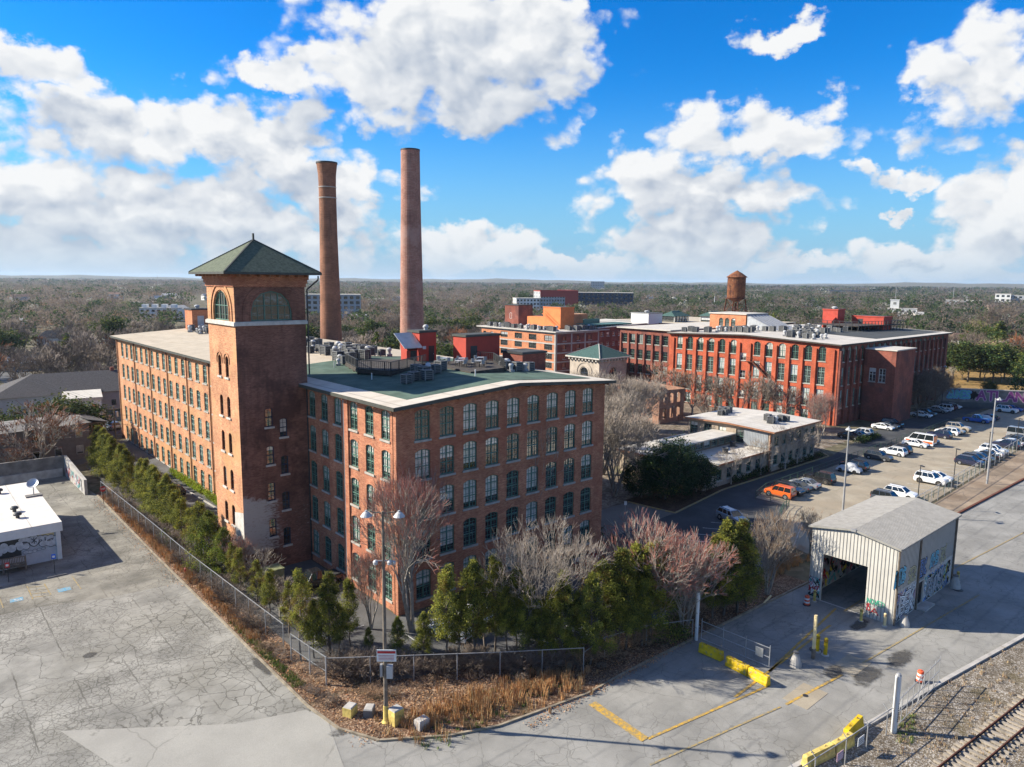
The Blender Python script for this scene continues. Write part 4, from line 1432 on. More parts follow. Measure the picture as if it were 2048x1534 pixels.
# ------------------------------------------------------------------ the weighbridge shed
def ribbed(name, c, pitch, dark=0.6, rough=0.55, axis='wall', wear=0.15):
    m = NT(name, rough, 0.4, 0.15)
    s = m.n('ShaderNodeSeparateXYZ')
    m.l(m.pos(), s.inputs[0])
    q = m.math('ADD', s.outputs[0], s.outputs[1]) if axis == 'wall' else s.outputs[0 if axis == 'u' else 1]
    w = m.math('ABSOLUTE', m.math('SUBTRACT', m.math('FRACT', m.math('DIVIDE', q, pitch)), 0.5))
    col = m.mul(c, m.ramp(m.noise(0.6, 5, 0.65), 0.3, 0.7, 1 - wear, 1 + wear))
    m.color(col)
    m.bump(m.ramp(w, 0.30, 0.5), 0.08, 1.0)
    return m.mat


M['siding'] = plain('siding', (0.47, 0.45, 0.405), 0.55, var=0.09, scale=0.7)
M['siding_rib'] = plain('siding_rib', (0.25, 0.24, 0.215), 0.6)
M['shed_roof'] = ribbed('shed_roof', (0.19, 0.185, 0.175), 0.31, axis='u', wear=0.2)
shed = thing('metal_shed', 'grey ribbed metal drive through shed with gabled roof and graffiti on its walls', 'shed', (42.4, -27.5, 0))
SU0, SU1, SV0, SV1, SE, SR = 34.6, 50.2, -31.75, -23.45, 7.5, 8.25
vc = (SV0 + SV1) / 2
GO = [(SV0, 0), (SV1, 0), (SV1, SE), (vc, SR), (SV0, SE)]
mb = MB()
dr = opening(4.4, 5.0)
for face, pl in (('-U', SU0), ('+U', SU1)):
    facade(mb, face, pl, GO, [(-26.9, 0.001, dr)], 0.2)
facade(mb, '-V', SV0, [(SU0, 0), (SU1, 0), (SU1, SE), (SU0, SE)], [(41.2, 0.15, opening(1.5, 2.4))], 0.15)
facade(mb, '+V', SV1, [(SU0, 0), (SU1, 0), (SU1, SE), (SU0, SE)], [], 0.15)
mb.build('wall', M['siding'], shed, world=True)
# the standing ribs of the sheets
mb = MB()
n = 24
for i in range(n + 1):
    v = SV0 + 0.12 + i * (SV1 - SV0 - 0.24) / n
    ztop = SR - (SR - SE) * abs(v - vc) / (SV1 - vc)
    z0 = 5.05 if -29.15 < v < -24.65 else 0.02
    mb.box(SU0 - 0.035, SU0 - 0.001, v - 0.025, v + 0.025, z0, ztop)
for i in range(46):
    u = SU0 + 0.2 + i * 0.335
    z0 = 2.6 if 40.4 < u < 42.0 else 0.02
    mb.box(u - 0.025, u + 0.025, SV0 - 0.03, SV0 - 0.001, max(z0, 3.2), SE)
kind(mb.build('siding_ribs', M['siding_rib'], shed, world=True), 'stuff')
gable_roof(shed, 'roof', SU0 - 0.25, SU1 + 0.25, SV0 - 0.3, SV1 + 0.3, SE + 0.02, SR + 0.04, 0.09, M['shed_roof'], 'u')
mb = MB()
for i in range(52):
    u = SU0 - 0.1 + i * 0.31
    for a, b in ((SV0 - 0.3, vc), (vc, SV1 + 0.3)):
        za = SE + 0.13 if a < vc and b == vc else SR + 0.15
        zb = SR + 0.15 if b == vc else SE + 0.13
        mb.bar((u, a, za), (u, b, zb), 0.07, 0.07)
kind(mb.build('roof_ribs', plain('roof_rib', (0.31, 0.30, 0.285), 0.5), shed, world=True), 'stuff')
mb = MB()
for v in (SV0 - 0.3, SV1 + 0.3):
    mb.bar((SU0 - 0.27, v, SE + 0.04), (SU1 + 0.27, v, SE + 0.04), 0.1, 0.16)
for u in (SU0 - 0.27, SU1 + 0.27):
    mb.bar((u, SV0 - 0.3, SE + 0.08), (u, vc, SR + 0.1), 0.06, 0.2)
    mb.bar((u, vc, SR + 0.1), (u, SV1 + 0.3, SE + 0.08), 0.06, 0.2)
mb.build('roof_trim', M['siding_rib'], shed, world=True)
MB().box(SU0 - 0.36, SU0 - 0.2, vc - 0.25, vc + 0.25, SR - 0.05, SR + 0.2).build('ridge_cap', M['galv_dull'], shed, world=True)
mb = MB()
for u in (SU0 + 0.06, 40.0, SU1 - 0.06):
    mb.tube((u, SV0 - 0.1, 0), (u, SV0 - 0.1, SE), 0.1, n=6)
mb.build('downspout', M['wood_grey'], shed, world=True)
MB().box(40.0, 42.6, SV0 - 1.0, SV0, 0.0, 0.15).build('door_step', M['concrete'], shed, world=True)
# paint on it
graffiti(shed, '-V', SV0, 'AHAS', 34.3, 3.9, 2.3, 1.3, M['spray_blue'], M['spray_black'], 0.42, skew=0.03)
graffiti(shed, '-V', SV0, 'EK', 40.6, 3.3, 1.5, 1.4, M['spray_deep_blue'], M['spray_black'], 0.45)
graffiti(shed, '-V', SV0, 'AHS', 43.3, 3.5, 2.1, 1.2, M['spray_blue'], M['spray_black'], 0.36, skew=0.02)
graffiti(shed, '-V', SV0, 'SER', 37.7, 3.4, 1.7, 1.2, M['spray_cream'], M['spray_black'], 0.26, jitter=0.1)
graffiti(shed, '-V', SV0, 'ZEK', 46.2, 3.2, 1.5, 1.5, M['spray_cream'], M['spray_black'], 0.24, jitter=0.14)
graffiti(shed, '-V', SV0, 'NOVED', 40.3, 2.75, 1.6, 0.4, M['spray_black'], None, 0.05)
wild(shed, '-V', SV0, 34.8, 39.7, 0.25, 2.9, ['spray_white', 'spray_black', 'spray_silver', 'spray_black', 'spray_white', 'spray_pink', 'spray_deep_blue'], 90, 0.22)
wild(shed, '-V', SV0, 42.2, 49.4, 0.2, 2.7, ['spray_black', 'spray_yellow', 'spray_silver', 'spray_black', 'spray_white', 'spray_deep_blue', 'spray_teal'], 120, 0.24)
wild(shed, '-V', SV0, 43.6, 47.5, 2.7, 3.5, ['spray_pink', 'spray_silver', 'spray_pink'], 14, 0.14)
graffiti(shed, '-V', SV0, 'UBEK', 35.0, 0.5, 4.2, 1.9, M['spray_white'], M['spray_black'], 0.34, base=0.035, jitter=0.05)
graffiti(shed, '-V', SV0, 'RAOSK', 43.0, 0.5, 4.8, 1.8, M['spray_silver'], M['spray_black'], 0.36, base=0.042, jitter=0.07)
graffiti(shed, '-U', SU0, 'NOVED', -30.9, 1.45, 1.6, 0.5, M['spray_green'], None, 0.07, flip=True, base=0.04)
graffiti(shed, '-U', SU0, '15', -29.6, 0.7, 0.35, 0.7, M['spray_red'], None, 0.08, flip=True, base=0.04)
graffiti(shed, '-U', SU0, 'A', -30.4, 0.5, 0.75, 0.6, M['spray_red'], None, 0.08, flip=True, base=0.04)
wild(shed, '-U', SU0, -24.55, -23.5, 0.3, 2.3, ['spray_black', 'spray_black', 'spray_teal', 'spray_pink', 'spray_red', 'spray_white'], 36, 0.13, base=0.04)
wild(shed, '-V', SV1 - 0.2, 35.2, 49.8, 0.4, 4.6, ['spray_black', 'spray_silver', 'spray_black', 'spray_red', 'spray_yellow', 'spray_black', 'spray_pink', 'spray_teal'], 190, 0.4)

# ------------------------------------------------------------------ the white roofed shop on the left
M['shop_wall'] = plain('shop_wall', (0.42, 0.43, 0.45), 0.75, var=0.1)
shop = thing('low_shop', 'low flat white roofed block building with silver bubble graffiti above its ramp', 'building', (-27, 48, 0))
mb = MB().box(-40, -21.85, 37.25, 58.0, 0, 4.15)
mb.build('wall', M['shop_wall'], shop, world=True)
mb = MB().box(-40.3, -21.6, 36.95, 58.4, 4.15, 4.4)
mb.build('roof', M['roof_bright'], shop, world=True)
MB().box(-40.3, -21.58, 36.9, 36.95, 3.35, 4.32).build('fascia', M['white_paint'], shop, world=True)
MB().box(-22.25, -21.8, 37.05, 37.25, 0, 4.15).build('pilaster', M['white_paint'], shop, world=True)
MB().box(-24.1, -22.4, 37.2, 37.249, 2.9, 3.3).build('wood_panel', M['cream_paint'], shop, world=True)
MB().box(-40, -25.6, 37.22, 37.249, 1.3, 3.3).build('dark_window_band', M['dark_metal'], shop, world=True)
to = FACE['-V'][0](37.2)


def blob(mb, s, z, rx, rz, mfill, mline, d=0.01, n=18):
    for k, (f, mm) in enumerate(((1.0, mline), (0.88, mfill))):
        mb.add([to(s + rx * f * math.cos(2 * math.pi * i / n), z + rz * f * math.sin(2 * math.pi * i / n), -d - k * 0.004) for i in range(n)], [tuple(range(n))], mm)


mb = MB()
k = 0
for (s, z, a, b) in ((-27.9, 2.35, .55, .62), (-27.15, 2.5, .48, .68), (-26.45, 2.3, .5, .5), (-27.6, 1.9, .3, .25), (-25.75, 2.6, .42, .38), (-25.45, 3.05, .4, .28), (-25.1, 3.0, .35, .35), (-25.65, 2.3, .42, .45),
                     (-25.1, 2.25, .34, .42), (-24.85, 2.9, .35, .3), (-24.35, 2.75, .52, .72), (-23.75, 2.95, .3, .3), (-23.3, 2.75, .4, .42), (-23.45, 2.2, .5, .38), (-22.95, 2.1, .35, .35),
                     (-22.75, 2.75, .35, .35), (-22.7, 2.05, .45, .42), (-22.3, 2.45, .3, .45), (-22.15, 1.9, .28, .4), (-25.2, 1.55, .3, .22), (-24.75, 1.5, .24, .2), (-24.35, 1.55, .22, .2), (-23.95, 1.6, .2, .17), (-23.5, 1.62, .2, .15)):
    blob(mb, s, z, a, b, 0, 1, 0.02 + k * 0.0009)
    k += 1
strokes(mb, to, [[(-24.6, 2.5), (-24.1, 3.0)], [(-24.6, 3.0), (-24.1, 2.5)], [(-24.35, 2.4), (-24.35, 3.1)]], 0.07, 0.06, 1)
strokes(mb, to, [[(-23.3, 2.5), (-23.3, 2.9)], [(-22.9, 2.55), (-22.5, 2.6)], [(-25.4, 2.8), (-25.0, 2.75)], [(-27.9, 3.25), (-27.2, 3.3)]], 0.07, 0.062, 1)
mb.build('graffiti', [M['spray_silver'], M['spray_black']], shop, world=True)
rp = thing('wooden_ramp', 'weathered wooden ramp with slatted railing in front of the graffiti wall', 'ramp', (-28, 36.4, 0))
MB().add([(-34, 35.7, 1.0), (-25.4, 35.7, 0.5), (-25.4, 37.0, 0.5), (-34, 37.0, 1.0), (-34, 35.7, 1.12), (-25.4, 35.7, 0.62), (-25.4, 37.0, 0.62), (-34, 37.0, 1.12)],
         [(3, 2, 1, 0), (4, 5, 6, 7), (0, 1, 5, 4), (1, 2, 6, 5), (2, 3, 7, 6), (3, 0, 4, 7)]).build('deck', M['wood_grey'], rp, world=True)
mb = MB()
for u in (-33.9, -31.8, -29.6, -27.5, -25.45):
    z = 0.6 + (-25.4 - u) * 0.058
    mb.box(u - 0.06, u + 0.06, 35.62, 35.74, 0, z + 1.1)
mb.bar((-34, 35.66, 2.15), (-25.4, 35.66, 1.66), 0.1, 0.1)
mb.bar((-34, 35.66, 1.3), (-25.4, 35.66, 0.8), 0.1, 0.08)
mb.build('rail', M['wood_grey'], rp, world=True)
for i in range(56):
    u = -33.8 + i * 0.15
    z = 0.6 + (-25.4 - u) * 0.058
    if i == 0:
        s0 = MB().box(-0.04, 0.04, -0.02, 0.02, 0, 0.86).build('slat', M['wood_grey'], rp, loc=(u, 35.6, z + 0.2), world=True)
    else:
        link('slat', s0.data, rp, (u, 35.6, z + 0.2), world=True)
for x, y, lb in ((-25.16, 44.5, 'dark mushroom vent on the white shop roof, farther of the pair'), (-25.2, 41.6, 'dark mushroom vent on the white shop roof, nearer of the pair'), (-25.6, 54.4, 'dark mushroom vent at the far cut-off side of the white shop roof')):
    tv = thing('mushroom_vent', lb, 'vent', (x, y, 4.4))
    MB().tube((0, 0, 0), (0, 0, 0.35), 0.2, n=10).build('pipe', M['dark_metal'], tv)
    MB().lathe([(0.42, 0.35), (0.45, 0.5), (0.3, 0.66), (0.01, 0.72)], 14).build('hood', M['ac_dark'], tv)
ds = thing('satellite_dish', 'grey satellite dish on a ballast frame on the white shop roof', 'dish', (-22.4, 50.4, 4.4))
MB().box(-0.9, 0.9, -0.5, 0.5, 0, 0.16).build('ballast_frame', M['concrete_dark'], ds)
MB().tube((0, 0, 0.16), (0, 0, 1.5), 0.06, n=8).build('mast', M['galv_dull'], ds)
dm = MB().lathe([(0.01, 0.0), (0.35, 0.05), (0.65, 0.18), (0.68, 0.18), (0.36, 0.02), (0.01, -0.04)], 20)
dd = dm.build('reflector', M['galv'], ds, loc=(0, 0, 1.6))
dd.rotation_euler = (R(38), R(-25), 0)

# concrete walls behind the shop
for lb, a, b, h0, h1 in (('dark concrete wall behind the white roofed shop', (-60, 78.6), (-14.5, 77.6), 3.3, 3.3), ('painted concrete wall running from the corner down to the fence', (-14.35, 63.2), (-14.45, 77.4), 2.3, 3.3)):
    t = thing('retaining_wall', lb, 'wall', ((a[0] + b[0]) / 2, (a[1] + b[1]) / 2, 0))
    d = Vector((b[0] - a[0], b[1] - a[1], 0)).normalized()
    s = Vector((-d.y, d.x, 0)) * 0.2
    P = [(a[0] - s.x, a[1] - s.y), (b[0] - s.x, b[1] - s.y), (b[0] + s.x, b[1] + s.y), (a[0] + s.x, a[1] + s.y)]
    mb = MB().add([(p[0], p[1], 0) for p in P] + [(P[0][0], P[0][1], h0), (P[1][0], P[1][1], h1), (P[2][0], P[2][1], h1), (P[3][0], P[3][1], h0)],
                  [(3, 2, 1, 0), (4, 5, 6, 7), (0, 1, 5, 4), (1, 2, 6, 5), (2, 3, 7, 6), (3, 0, 4, 7)])
    mb.build('wall_body', M['concrete_dark'] if 'dark' in lb else M['concrete'], t, world=True)
    if 'painted' in lb:
        wild(t, '-U', -14.62, 65, 76.5, 0.3, 2.0, ['spray_pink', 'spray_teal', 'spray_silver', 'spray_red', 'spray_silver'], 50, 0.35, base=0.02)
    else:
        MB().box(-60, -15, 77.1, 77.5, 0, 1.3).build('ledge', M['concrete'], t, world=True)


# ------------------------------------------------------------------ the far mill (right), tall windows between brick piers
window_proto('far_arch', 1.75, 3.45, 0.5, M['sash_green'], M['pane'], 2, 6, 1, transom=(0.5,))
window_proto('far_tall', 1.75, 4.1, 0.0, M['sash_pale'], M['pane_pale'], 2, 7, 1, transom=(0.4, 0.75))
window_proto('far_small', 1.7, 1.9, 0.0, M['sash_white'], M['pane'], 2, 3, 0, transom=(0.5,))
window_proto('far_low', 1.75, 2.6, 0.0, M['sash_green'], M['pane_pale'], 2, 5, 1, transom=(0.5,))
fm = thing('red_mill', 'bright red brick mill with tall arched windows between piers and a wide white roof', 'mill building', (126.8, 38, 0))
FU0, FU1, FV0, FV1 = 126.8, 196.0, 16.7, 63.2
cols = [59.7, 56.45, 53.2, 49.95, 46.7, 43.4, 36.85, 33.65, 30.3, 27.05, 23.8, 20.5]
spec = []
for c in cols:
    spec += [('far_arch', c, 14.55), ('far_tall', c, 9.1), ('far_tall', c, 3.9), ('far_low', c, 0.4)]
for z in (13.0, 8.6, 3.6):
    spec.append(('far_small', 40.6, z))
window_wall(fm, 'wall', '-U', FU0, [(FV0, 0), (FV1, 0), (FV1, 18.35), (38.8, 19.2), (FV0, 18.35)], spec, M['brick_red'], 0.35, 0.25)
mb = MB()
vs = [61.9, 58.1, 54.8, 51.6, 48.3, 45.05, 41.9, 38.9, 35.2, 32.0, 28.7, 25.4, 22.2, 18.0]
for v in vs:
    mb.box(FU0 - 0.38, FU0, v - 0.5, v + 0.5, 0, 17.4)
mb.build('pier', M['brick_red'], fm, world=True)
cs = [FU0 + 2.2 + 3.3 * i for i in range(20)]
spec = []
for c in cs:
    spec += [('far_arch', c, 14.55), ('far_tall', c, 9.1), ('far_tall', c, 3.9)]
window_wall(fm, 'wall', '-V', FV0, [(FU0, 0), (FU1, 0), (FU1, 18.35), (FU0, 18.35)], spec, M['brick_maroon'], 0.35, 0.25)  # shaded side of the red brick, its shade put into a darker colour
mb = MB()
for i in range(22):
    u = FU0 + 0.55 + 3.3 * i
    if u < FU1:
        mb.box(u - 0.45, u + 0.45, FV0 - 0.5, FV0, 0, 17.2)
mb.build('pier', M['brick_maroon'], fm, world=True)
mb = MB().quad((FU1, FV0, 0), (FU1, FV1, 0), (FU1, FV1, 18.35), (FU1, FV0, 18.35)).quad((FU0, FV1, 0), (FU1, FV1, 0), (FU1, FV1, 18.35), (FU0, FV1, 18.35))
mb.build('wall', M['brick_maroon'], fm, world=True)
gable_roof(fm, 'roof', FU0 - 0.8, FU1 + 0.8, FV0 - 0.8, FV1 + 0.3, 18.4, 19.25, 0.3, M['roof_white'], 'u')
gable_roof(fm, 'roof_membrane', 150, FU1 - 1, FV0 + 1.5, FV1 - 8, 18.4 + 0.385, 19.25 + 0.325, 0.02, M['roof_dark'], 'u')
mb = MB()
mb.bar((FU0 - 0.82, FV0 - 0.82, 18.5), (FU1 + 0.8, FV0 - 0.82, 18.5), 0.08, 0.3)
mb.bar((FU0 - 0.82, FV0 - 0.82, 18.5), (FU0 - 0.82, 40.2, 19.37), 0.08, 0.3)
mb.bar((FU0 - 0.82, 40.2, 19.37), (FU0 - 0.82, FV1 + 0.3, 18.5), 0.08, 0.3)
mb.build('drip_edge', M['wood_dark'], fm, world=True)
# projecting stair block on the shaded side
window_proto('stair_win', 1.5, 3.2, 0.0, M['sash_white'], M['pane_pale'], 1, 4, 1, transom=(0.55,))
sb = [(139.5, 9.2), (150.8, 9.2), (150.8, 16.2), (139.5, 16.2)]
mb = MB()
facade(mb, '-U', 139.5, [(9.2, 0), (16.2, 0), (16.2, 17.0), (9.2, 17.0)], [(12.0, 9.5, WIN['stair_win'][3]), (14.2, 9.5, WIN['stair_win'][3])])
mb.quad((139.5, 9.2, 0), (150.8, 9.2, 0), (150.8, 9.2, 17), (139.5, 9.2, 17)).quad((150.8, 9.2, 0), (150.8, 16.2, 0), (150.8, 16.2, 17), (150.8, 9.2, 17))
mb.build('stair_block', M['brick_maroon'], fm, world=True)
MB().box(139.3, 151, 9.0, 16.2, 17.0, 17.25).build('stair_block_roof', M['roof_white'], fm, world=True)
for s in (12.0, 14.2):
    put_window(fm, 'stair_win', '-U', 139.5, s, 9.5)
# fire escape on the sunny front
fe = thing('fire_escape', 'rusty iron fire escape stair running down the red mill front', 'fire escape', (126, 36, 0))
mb = MB().box(125.4, 126.4, 37.2, 39.4, 12.9, 13.0)
mb.build('landing', M['rust'], fe, world=True)
mb = MB()
for du in (125.5, 126.2):
    mb.bar((du, 37.2, 12.9), (du, 29.5, 6.4), 0.12, 0.3)
    mb.bar((du, 37.2, 14.0), (du, 29.5, 7.5), 0.07, 0.07)
for k in range(7):
    v = 37.2 - k * 1.28
    mb.bar((125.5, v, 12.9 - k * 1.08), (125.5, v, 14.0 - k * 1.08), 0.05)
for a, b in (((125.4, 37.2), (125.4, 39.4)), ((125.4, 39.4), (126.4, 39.4))):
    mb.bar((a[0], a[1], 14.0), (b[0], b[1], 14.0), 0.06)
    mb.bar((a[0], a[1], 13.5), (b[0], b[1], 13.5), 0.05)
mb.build('stair', M['rust'], fe, world=True)
# roof houses of the far mill
FZ = lambda x, y: 18.72 + 0.85 * (1 - abs(y - 40) / 24)
bh = thing('belfry_house', 'red brick roof house with three arched windows and long grey skylight', 'penthouse', (152, 60, 19))
window_proto('belfry', 1.4, 2.4, 0.7, M['sash_green'], M['pane_pale'], 1, 3, 0, False, 0.1, (0.6,))
window_wall(bh, 'wall', '-U', 149.0, [(53.6, 18.9), (65.4, 18.9), (65.4, 23.3), (53.6, 23.3)], [('belfry', s, 19.8) for s in (57.6, 59.6, 61.6)], M['brick_orange'], 0.25, 0.2)
MB().box(149.02, 160, 53.6, 65.4, 18.9, 23.28).build('wall', M['brick_orange'], bh, world=True) if False else None
mb = MB().quad((149, 53.6, 18.9), (160, 53.6, 18.9), (160, 53.6, 23.3), (149, 53.6, 23.3)).quad((149, 65.4, 18.9), (160, 65.4, 18.9), (160, 65.4, 23.3), (149, 65.4, 23.3))
mb.build('wall', M['brick_orange'], bh, world=True)
MB().box(148.7, 160.3, 53.3, 65.7, 23.3, 23.6).build('roof', M['roof_white'], bh, world=True)
MB().add([(149.2, 53.3, 23.2), (160, 53.3, 23.2), (160, 44.0, 19.3), (149.2, 44.0, 19.3), (149.2, 53.3, 18.9), (160, 53.3, 18.9)],
         [(0, 1, 2, 3), (0, 3, 4), (1, 5, 2)]).build('skylight', M['galv'], bh, world=True)
gb = MB()
for k in range(7):
    u = 149.4 + k * 1.7
    gb.bar((u, 53.3, 23.3), (u, 44.0, 19.4), 0.14, 0.1)
gb.build('glazing_bar', M['galv_dull'], bh, world=True)
p = box_house('stair_penthouse', 'small red stair penthouse with a lean-to on the far mill roof', 'penthouse', 176, 180.5, 40, 44.5, 19.2, 24.6, M['red_paint'], M['red_paint'])
vent_cap(p, 178, 42, 24.9, 0.8)
MB().add([(173.5, 40.5, 19.2), (173.5, 43, 19.2), (176, 43, 19.2), (176, 40.5, 19.2), (173.5, 40.5, 21.4), (173.5, 43, 21.4), (176, 43, 22.6), (176, 40.5, 22.6)],
         [(0, 1, 5, 4), (1, 2, 6, 5), (3, 0, 4, 7), (4, 5, 6, 7)]).build('lean_to', M['red_paint'], p, world=True)
p = box_house('stair_penthouse', 'long red penthouse with a dark door on the far mill terrace', 'penthouse', 181, 187, 29.0, 38.0, 19.2, 22.8, M['red_paint'], M['red_paint'])
door(p, '-U', 181, 35.5, 19.9, 1.4, 2.3)
D3 = [(167, 30), (167, 44), (178, 45), (190, 40), (190, 27)]


def deck2():
    t = thing('roof_terrace', 'long dark roof terrace on posts on the far red mill', 'terrace', (178, 35, 19))
    MB().prism(D3, 20.6, 20.8).build('floor', M['wood_dark'], t, world=True)
    mb = MB()
    for i in range(5):
        a, b = D3[i], D3[(i + 1) % 5]
        mb.bar((a[0], a[1], 21.9), (b[0], b[1], 21.9), 0.12)
        mb.bar((a[0], a[1], 21.35), (b[0], b[1], 21.35), 0.06)
        k = int(math.hypot(b[0] - a[0], b[1] - a[1]) / 1.6)
        for j in range(k):
            x, y = a[0] + (b[0] - a[0]) * j / k, a[1] + (b[1] - a[1]) * j / k
            mb.box(x - 0.08, x + 0.08, y - 0.08, y + 0.08, 18.8, 21.9)
    mb.build('railing', M['dark_metal'], t, world=True)


deck2()
cluster(scatter(129, 137, 52, 61, 10, 1.5), FZ, 'condenser unit near the far corner of the red mill roof', 'vent hood near the far corner of the red mill roof', 'condensers at the far corner of the red mill roof', 0.3, 1.35)
cluster(scatter(133, 147, 44.5, 53, 18, 1.5), FZ, 'condenser unit in front of the long grey skylight', 'vent hood in front of the long grey skylight', 'condensers by the skylight', 0.3, 1.35)
cluster(scatter(131, 138, 24, 33, 14, 1.5), FZ, 'condenser unit in the nearest group on the red mill roof', 'vent hood in the nearest group on the red mill roof', 'nearest condensers on the red mill roof', 0.3, 1.35)
cluster(scatter(143, 165, 31, 43, 34, 1.7), FZ, 'condenser unit in the middle rows of the red mill roof', 'vent hood in the middle rows of the red mill roof', 'condensers in the middle of the red mill roof', 0.3, 1.35)

# dark block joining behind, its shade painted into the brick colour
window_proto('dull_win', 1.5, 2.6, 0.0, M['sash_green'], M['pane_dark'], 2, 4, 0, True, transom=(0.5,))
dk = thing('dark_mill', 'brick mill wing with narrow windows, shade painted into its dark brick', 'mill building', (140, 76, 0))
window_wall(dk, 'wall', '-U', 128.4, [(63.3, 0), (82, 0), (82, 18.9), (63.3, 18.9)], [('dull_win', 65.6 + 2.9 * i, z) for i in range(6) for z in (2.2, 6.3, 10.4, 14.8)], M['brick_maroon'], 0.3, 0)
mb = MB()
for i in range(7):
    mb.box(128.0, 128.4, 63.9 + 2.9 * i, 64.4 + 2.9 * i, 0, 17.6)
mb.build('pier', M['brick_maroon'], dk, world=True)
mb = MB().quad((128.4, 63.3, 0), (185, 63.3, 0), (185, 63.3, 18.9), (128.4, 63.3, 18.9)).quad((128.4, 82, 0), (185, 82, 0), (185, 82, 18.9), (128.4, 82, 18.9))
mb.build('wall', M['brick_maroon'], dk, world=True)
MB().box(127.6, 186, 63.6, 82.8, 18.9, 19.2).build('roof', M['roof_white'], dk, world=True)
# link building between
lk = thing('brick_link_block', 'maroon brick link block with small square windows left of the dark mill', 'building', (155, 100, 0))
window_proto('sq_win', 1.3, 1.3, 0.0, M['sash_white'], M['pane'], 1, 2, 0, True, transom=(0.5,))
window_wall(lk, 'wall', '-V', 107.0, [(146.5, 0), (178, 0), (178, 17.6), (146.5, 16.6)], [('sq_win', 148.5 + 3.0 * i, z) for i in range(7) for z in (4, 7.2, 10.6, 13.9)], M['brick_maroon'], 0.25, 0)
mb = MB().quad((178, 82.8, 0), (178, 107, 0), (178, 107, 17.6), (178, 82.8, 17.6)).quad((146.5, 107, 0), (146.5, 130, 0), (146.5, 130, 16.6), (146.5, 107, 16.6))
mb.build('wall', M['brick_maroon'], lk, world=True)
MB().add([(146, 106.4, 16.62), (178.5, 106.4, 17.65), (178.5, 132, 17.65), (146, 132, 16.62), (146, 106.4, 16.9), (178.5, 106.4, 17.95), (178.5, 132, 17.95), (146, 132, 16.9)],
         [(3, 2, 1, 0), (4, 5, 6, 7), (0, 1, 5, 4), (1, 2, 6, 5), (2, 3, 7, 6), (3, 0, 4, 7)]).build('roof', M['roof_white'], lk, world=True)
lw = thing('low_roof_wing', 'wide beige roofed wing between the dark mill and the link block', 'building', (200, 120, 0))
MB().box(179, 235, 84, 135, 0, 17.0).build('wall', M['brick_maroon'], lw, world=True)
MB().box(178.6, 235.5, 83.2, 135.5, 17.0, 17.3).build('roof', M['roof_beige'], lw, world=True)
for i, (x, y) in enumerate(((196, 112), (210, 104))):
    t = thing('roof_pavilion', ['left glazed roof pavilion with hipped green roof behind the dark mill', 'right glazed roof pavilion with hipped green roof behind the dark mill'][i], 'pavilion', (x, y, 17.3), group='roof pavilions')
    mb = MB()
    for a in range(6):
        mb.box(-4.6 + a * 1.8, -4.4 + a * 1.8, -3.1, -2.9, 0, 2.2)
        mb.box(-4.6 + a * 1.8, -4.4 + a * 1.8, 2.9, 3.1, 0, 2.2)
    mb.build('post', M['white_paint'], t)
    MB().box(-4.3, 4.3, -2.8, 2.8, 0, 2.15).build('glazing', M['pane_pale'], t)
    MB().add([(-5.2, -3.7, 2.2), (5.2, -3.7, 2.2), (5.2, 3.7, 2.2), (-5.2, 3.7, 2.2), (-2.6, 0, 4.0), (2.6, 0, 4.0)], [(0, 1, 5, 4), (1, 2, 5), (2, 3, 4, 5), (3, 0, 4), (3, 2, 1, 0)]).build('roof', M['roof_teal'], t)
    MB().bar((-2.6, 0, 4.05), (2.6, 0, 4.05), 0.2, 0.2).build('ridge', M['sash_pale'], t)
t = box_house('white_penthouse', 'plain white roof house behind the dark mill', 'penthouse', 172, 180, 106, 114, 17.3, 21.0, M['white_paint'], M['galv_dull'])
vent_cap(t, 176, 110, 21.3, 0.9)

# brick and concrete-frame block
cm = thing('framed_brick_block', 'orange brick block in a pale concrete frame with wide industrial windows', 'building', (126, 124, 0))
window_proto('wide_win', 3.7, 1.85, 0.0, M['dark_metal'], M['pane_pale'], 2, 3, 1, False, 0.1, (0.5,))
window_proto('mid_small', 1.5, 1.5, 0.0, M['dark_metal'], M['pane'], 2, 2, 0, True, 0.08, ())
colsM = [(109.9, 'wide_win'), (117.35, 'wide_win'), (124.4, 'wide_win'), (131.7, 'wide_win'), (138.3, 'mid_small'), (142.3, 'mid_small')]
window_wall(cm, 'wall', '-U', 126.0, [(106.5, 0), (144, 0), (144, 16), (106.5, 16)], [(k, s, z) for s, k in colsM for z in (13.1, 10.3, 7.3, 4.4, 1.4)], M['brick_orange'], 0.25, 0)
window_wall(cm, 'wall', '-V', 106.5, [(126, 0), (146.5, 0), (146.5, 16), (126, 16)], [('mid_small', s, z) for s in (130, 136.5, 142) for z in (13.2, 10.4, 7.4, 4.5)], M['brick_maroon'], 0.25, 0)  # side away from the sun, orange brick painted maroon for shade
mb = MB()
for z in (15.7, 12.35, 9.4, 6.5, 3.6):
    mb.box(125.93, 126.0, 106.43, 144, z - 0.22, z + 0.22)
    mb.box(126.0, 146.4, 106.43, 106.5, z - 0.22, z + 0.22)
for v in (106.75, 113.7, 121, 128, 135, 140.3):
    if v < 113:
        mb.box(125.91, 125.93, v - 0.3, v + 0.3, 0, 15.9)
for u in (126.3, 133.2, 139.6, 146.1):
    mb.box(u - 0.3, u + 0.3, 106.41, 106.43, 0, 15.9)
mb.build('concrete_frame', M['concrete'], cm, world=True)
mb = MB().quad((126, 144, 0), (150, 144, 0), (150, 144, 16), (126, 144, 16)).quad((150, 107.2, 0), (150, 144, 0), (150, 144, 16), (150, 107.2, 16))
mb.build('wall', M['brick_orange'], cm, world=True)
MB().box(125.2, 151, 105.8, 146, 16.02, 16.3).build('roof', M['roof_white'], cm, world=True)
CZ = lambda x, y: 16.3
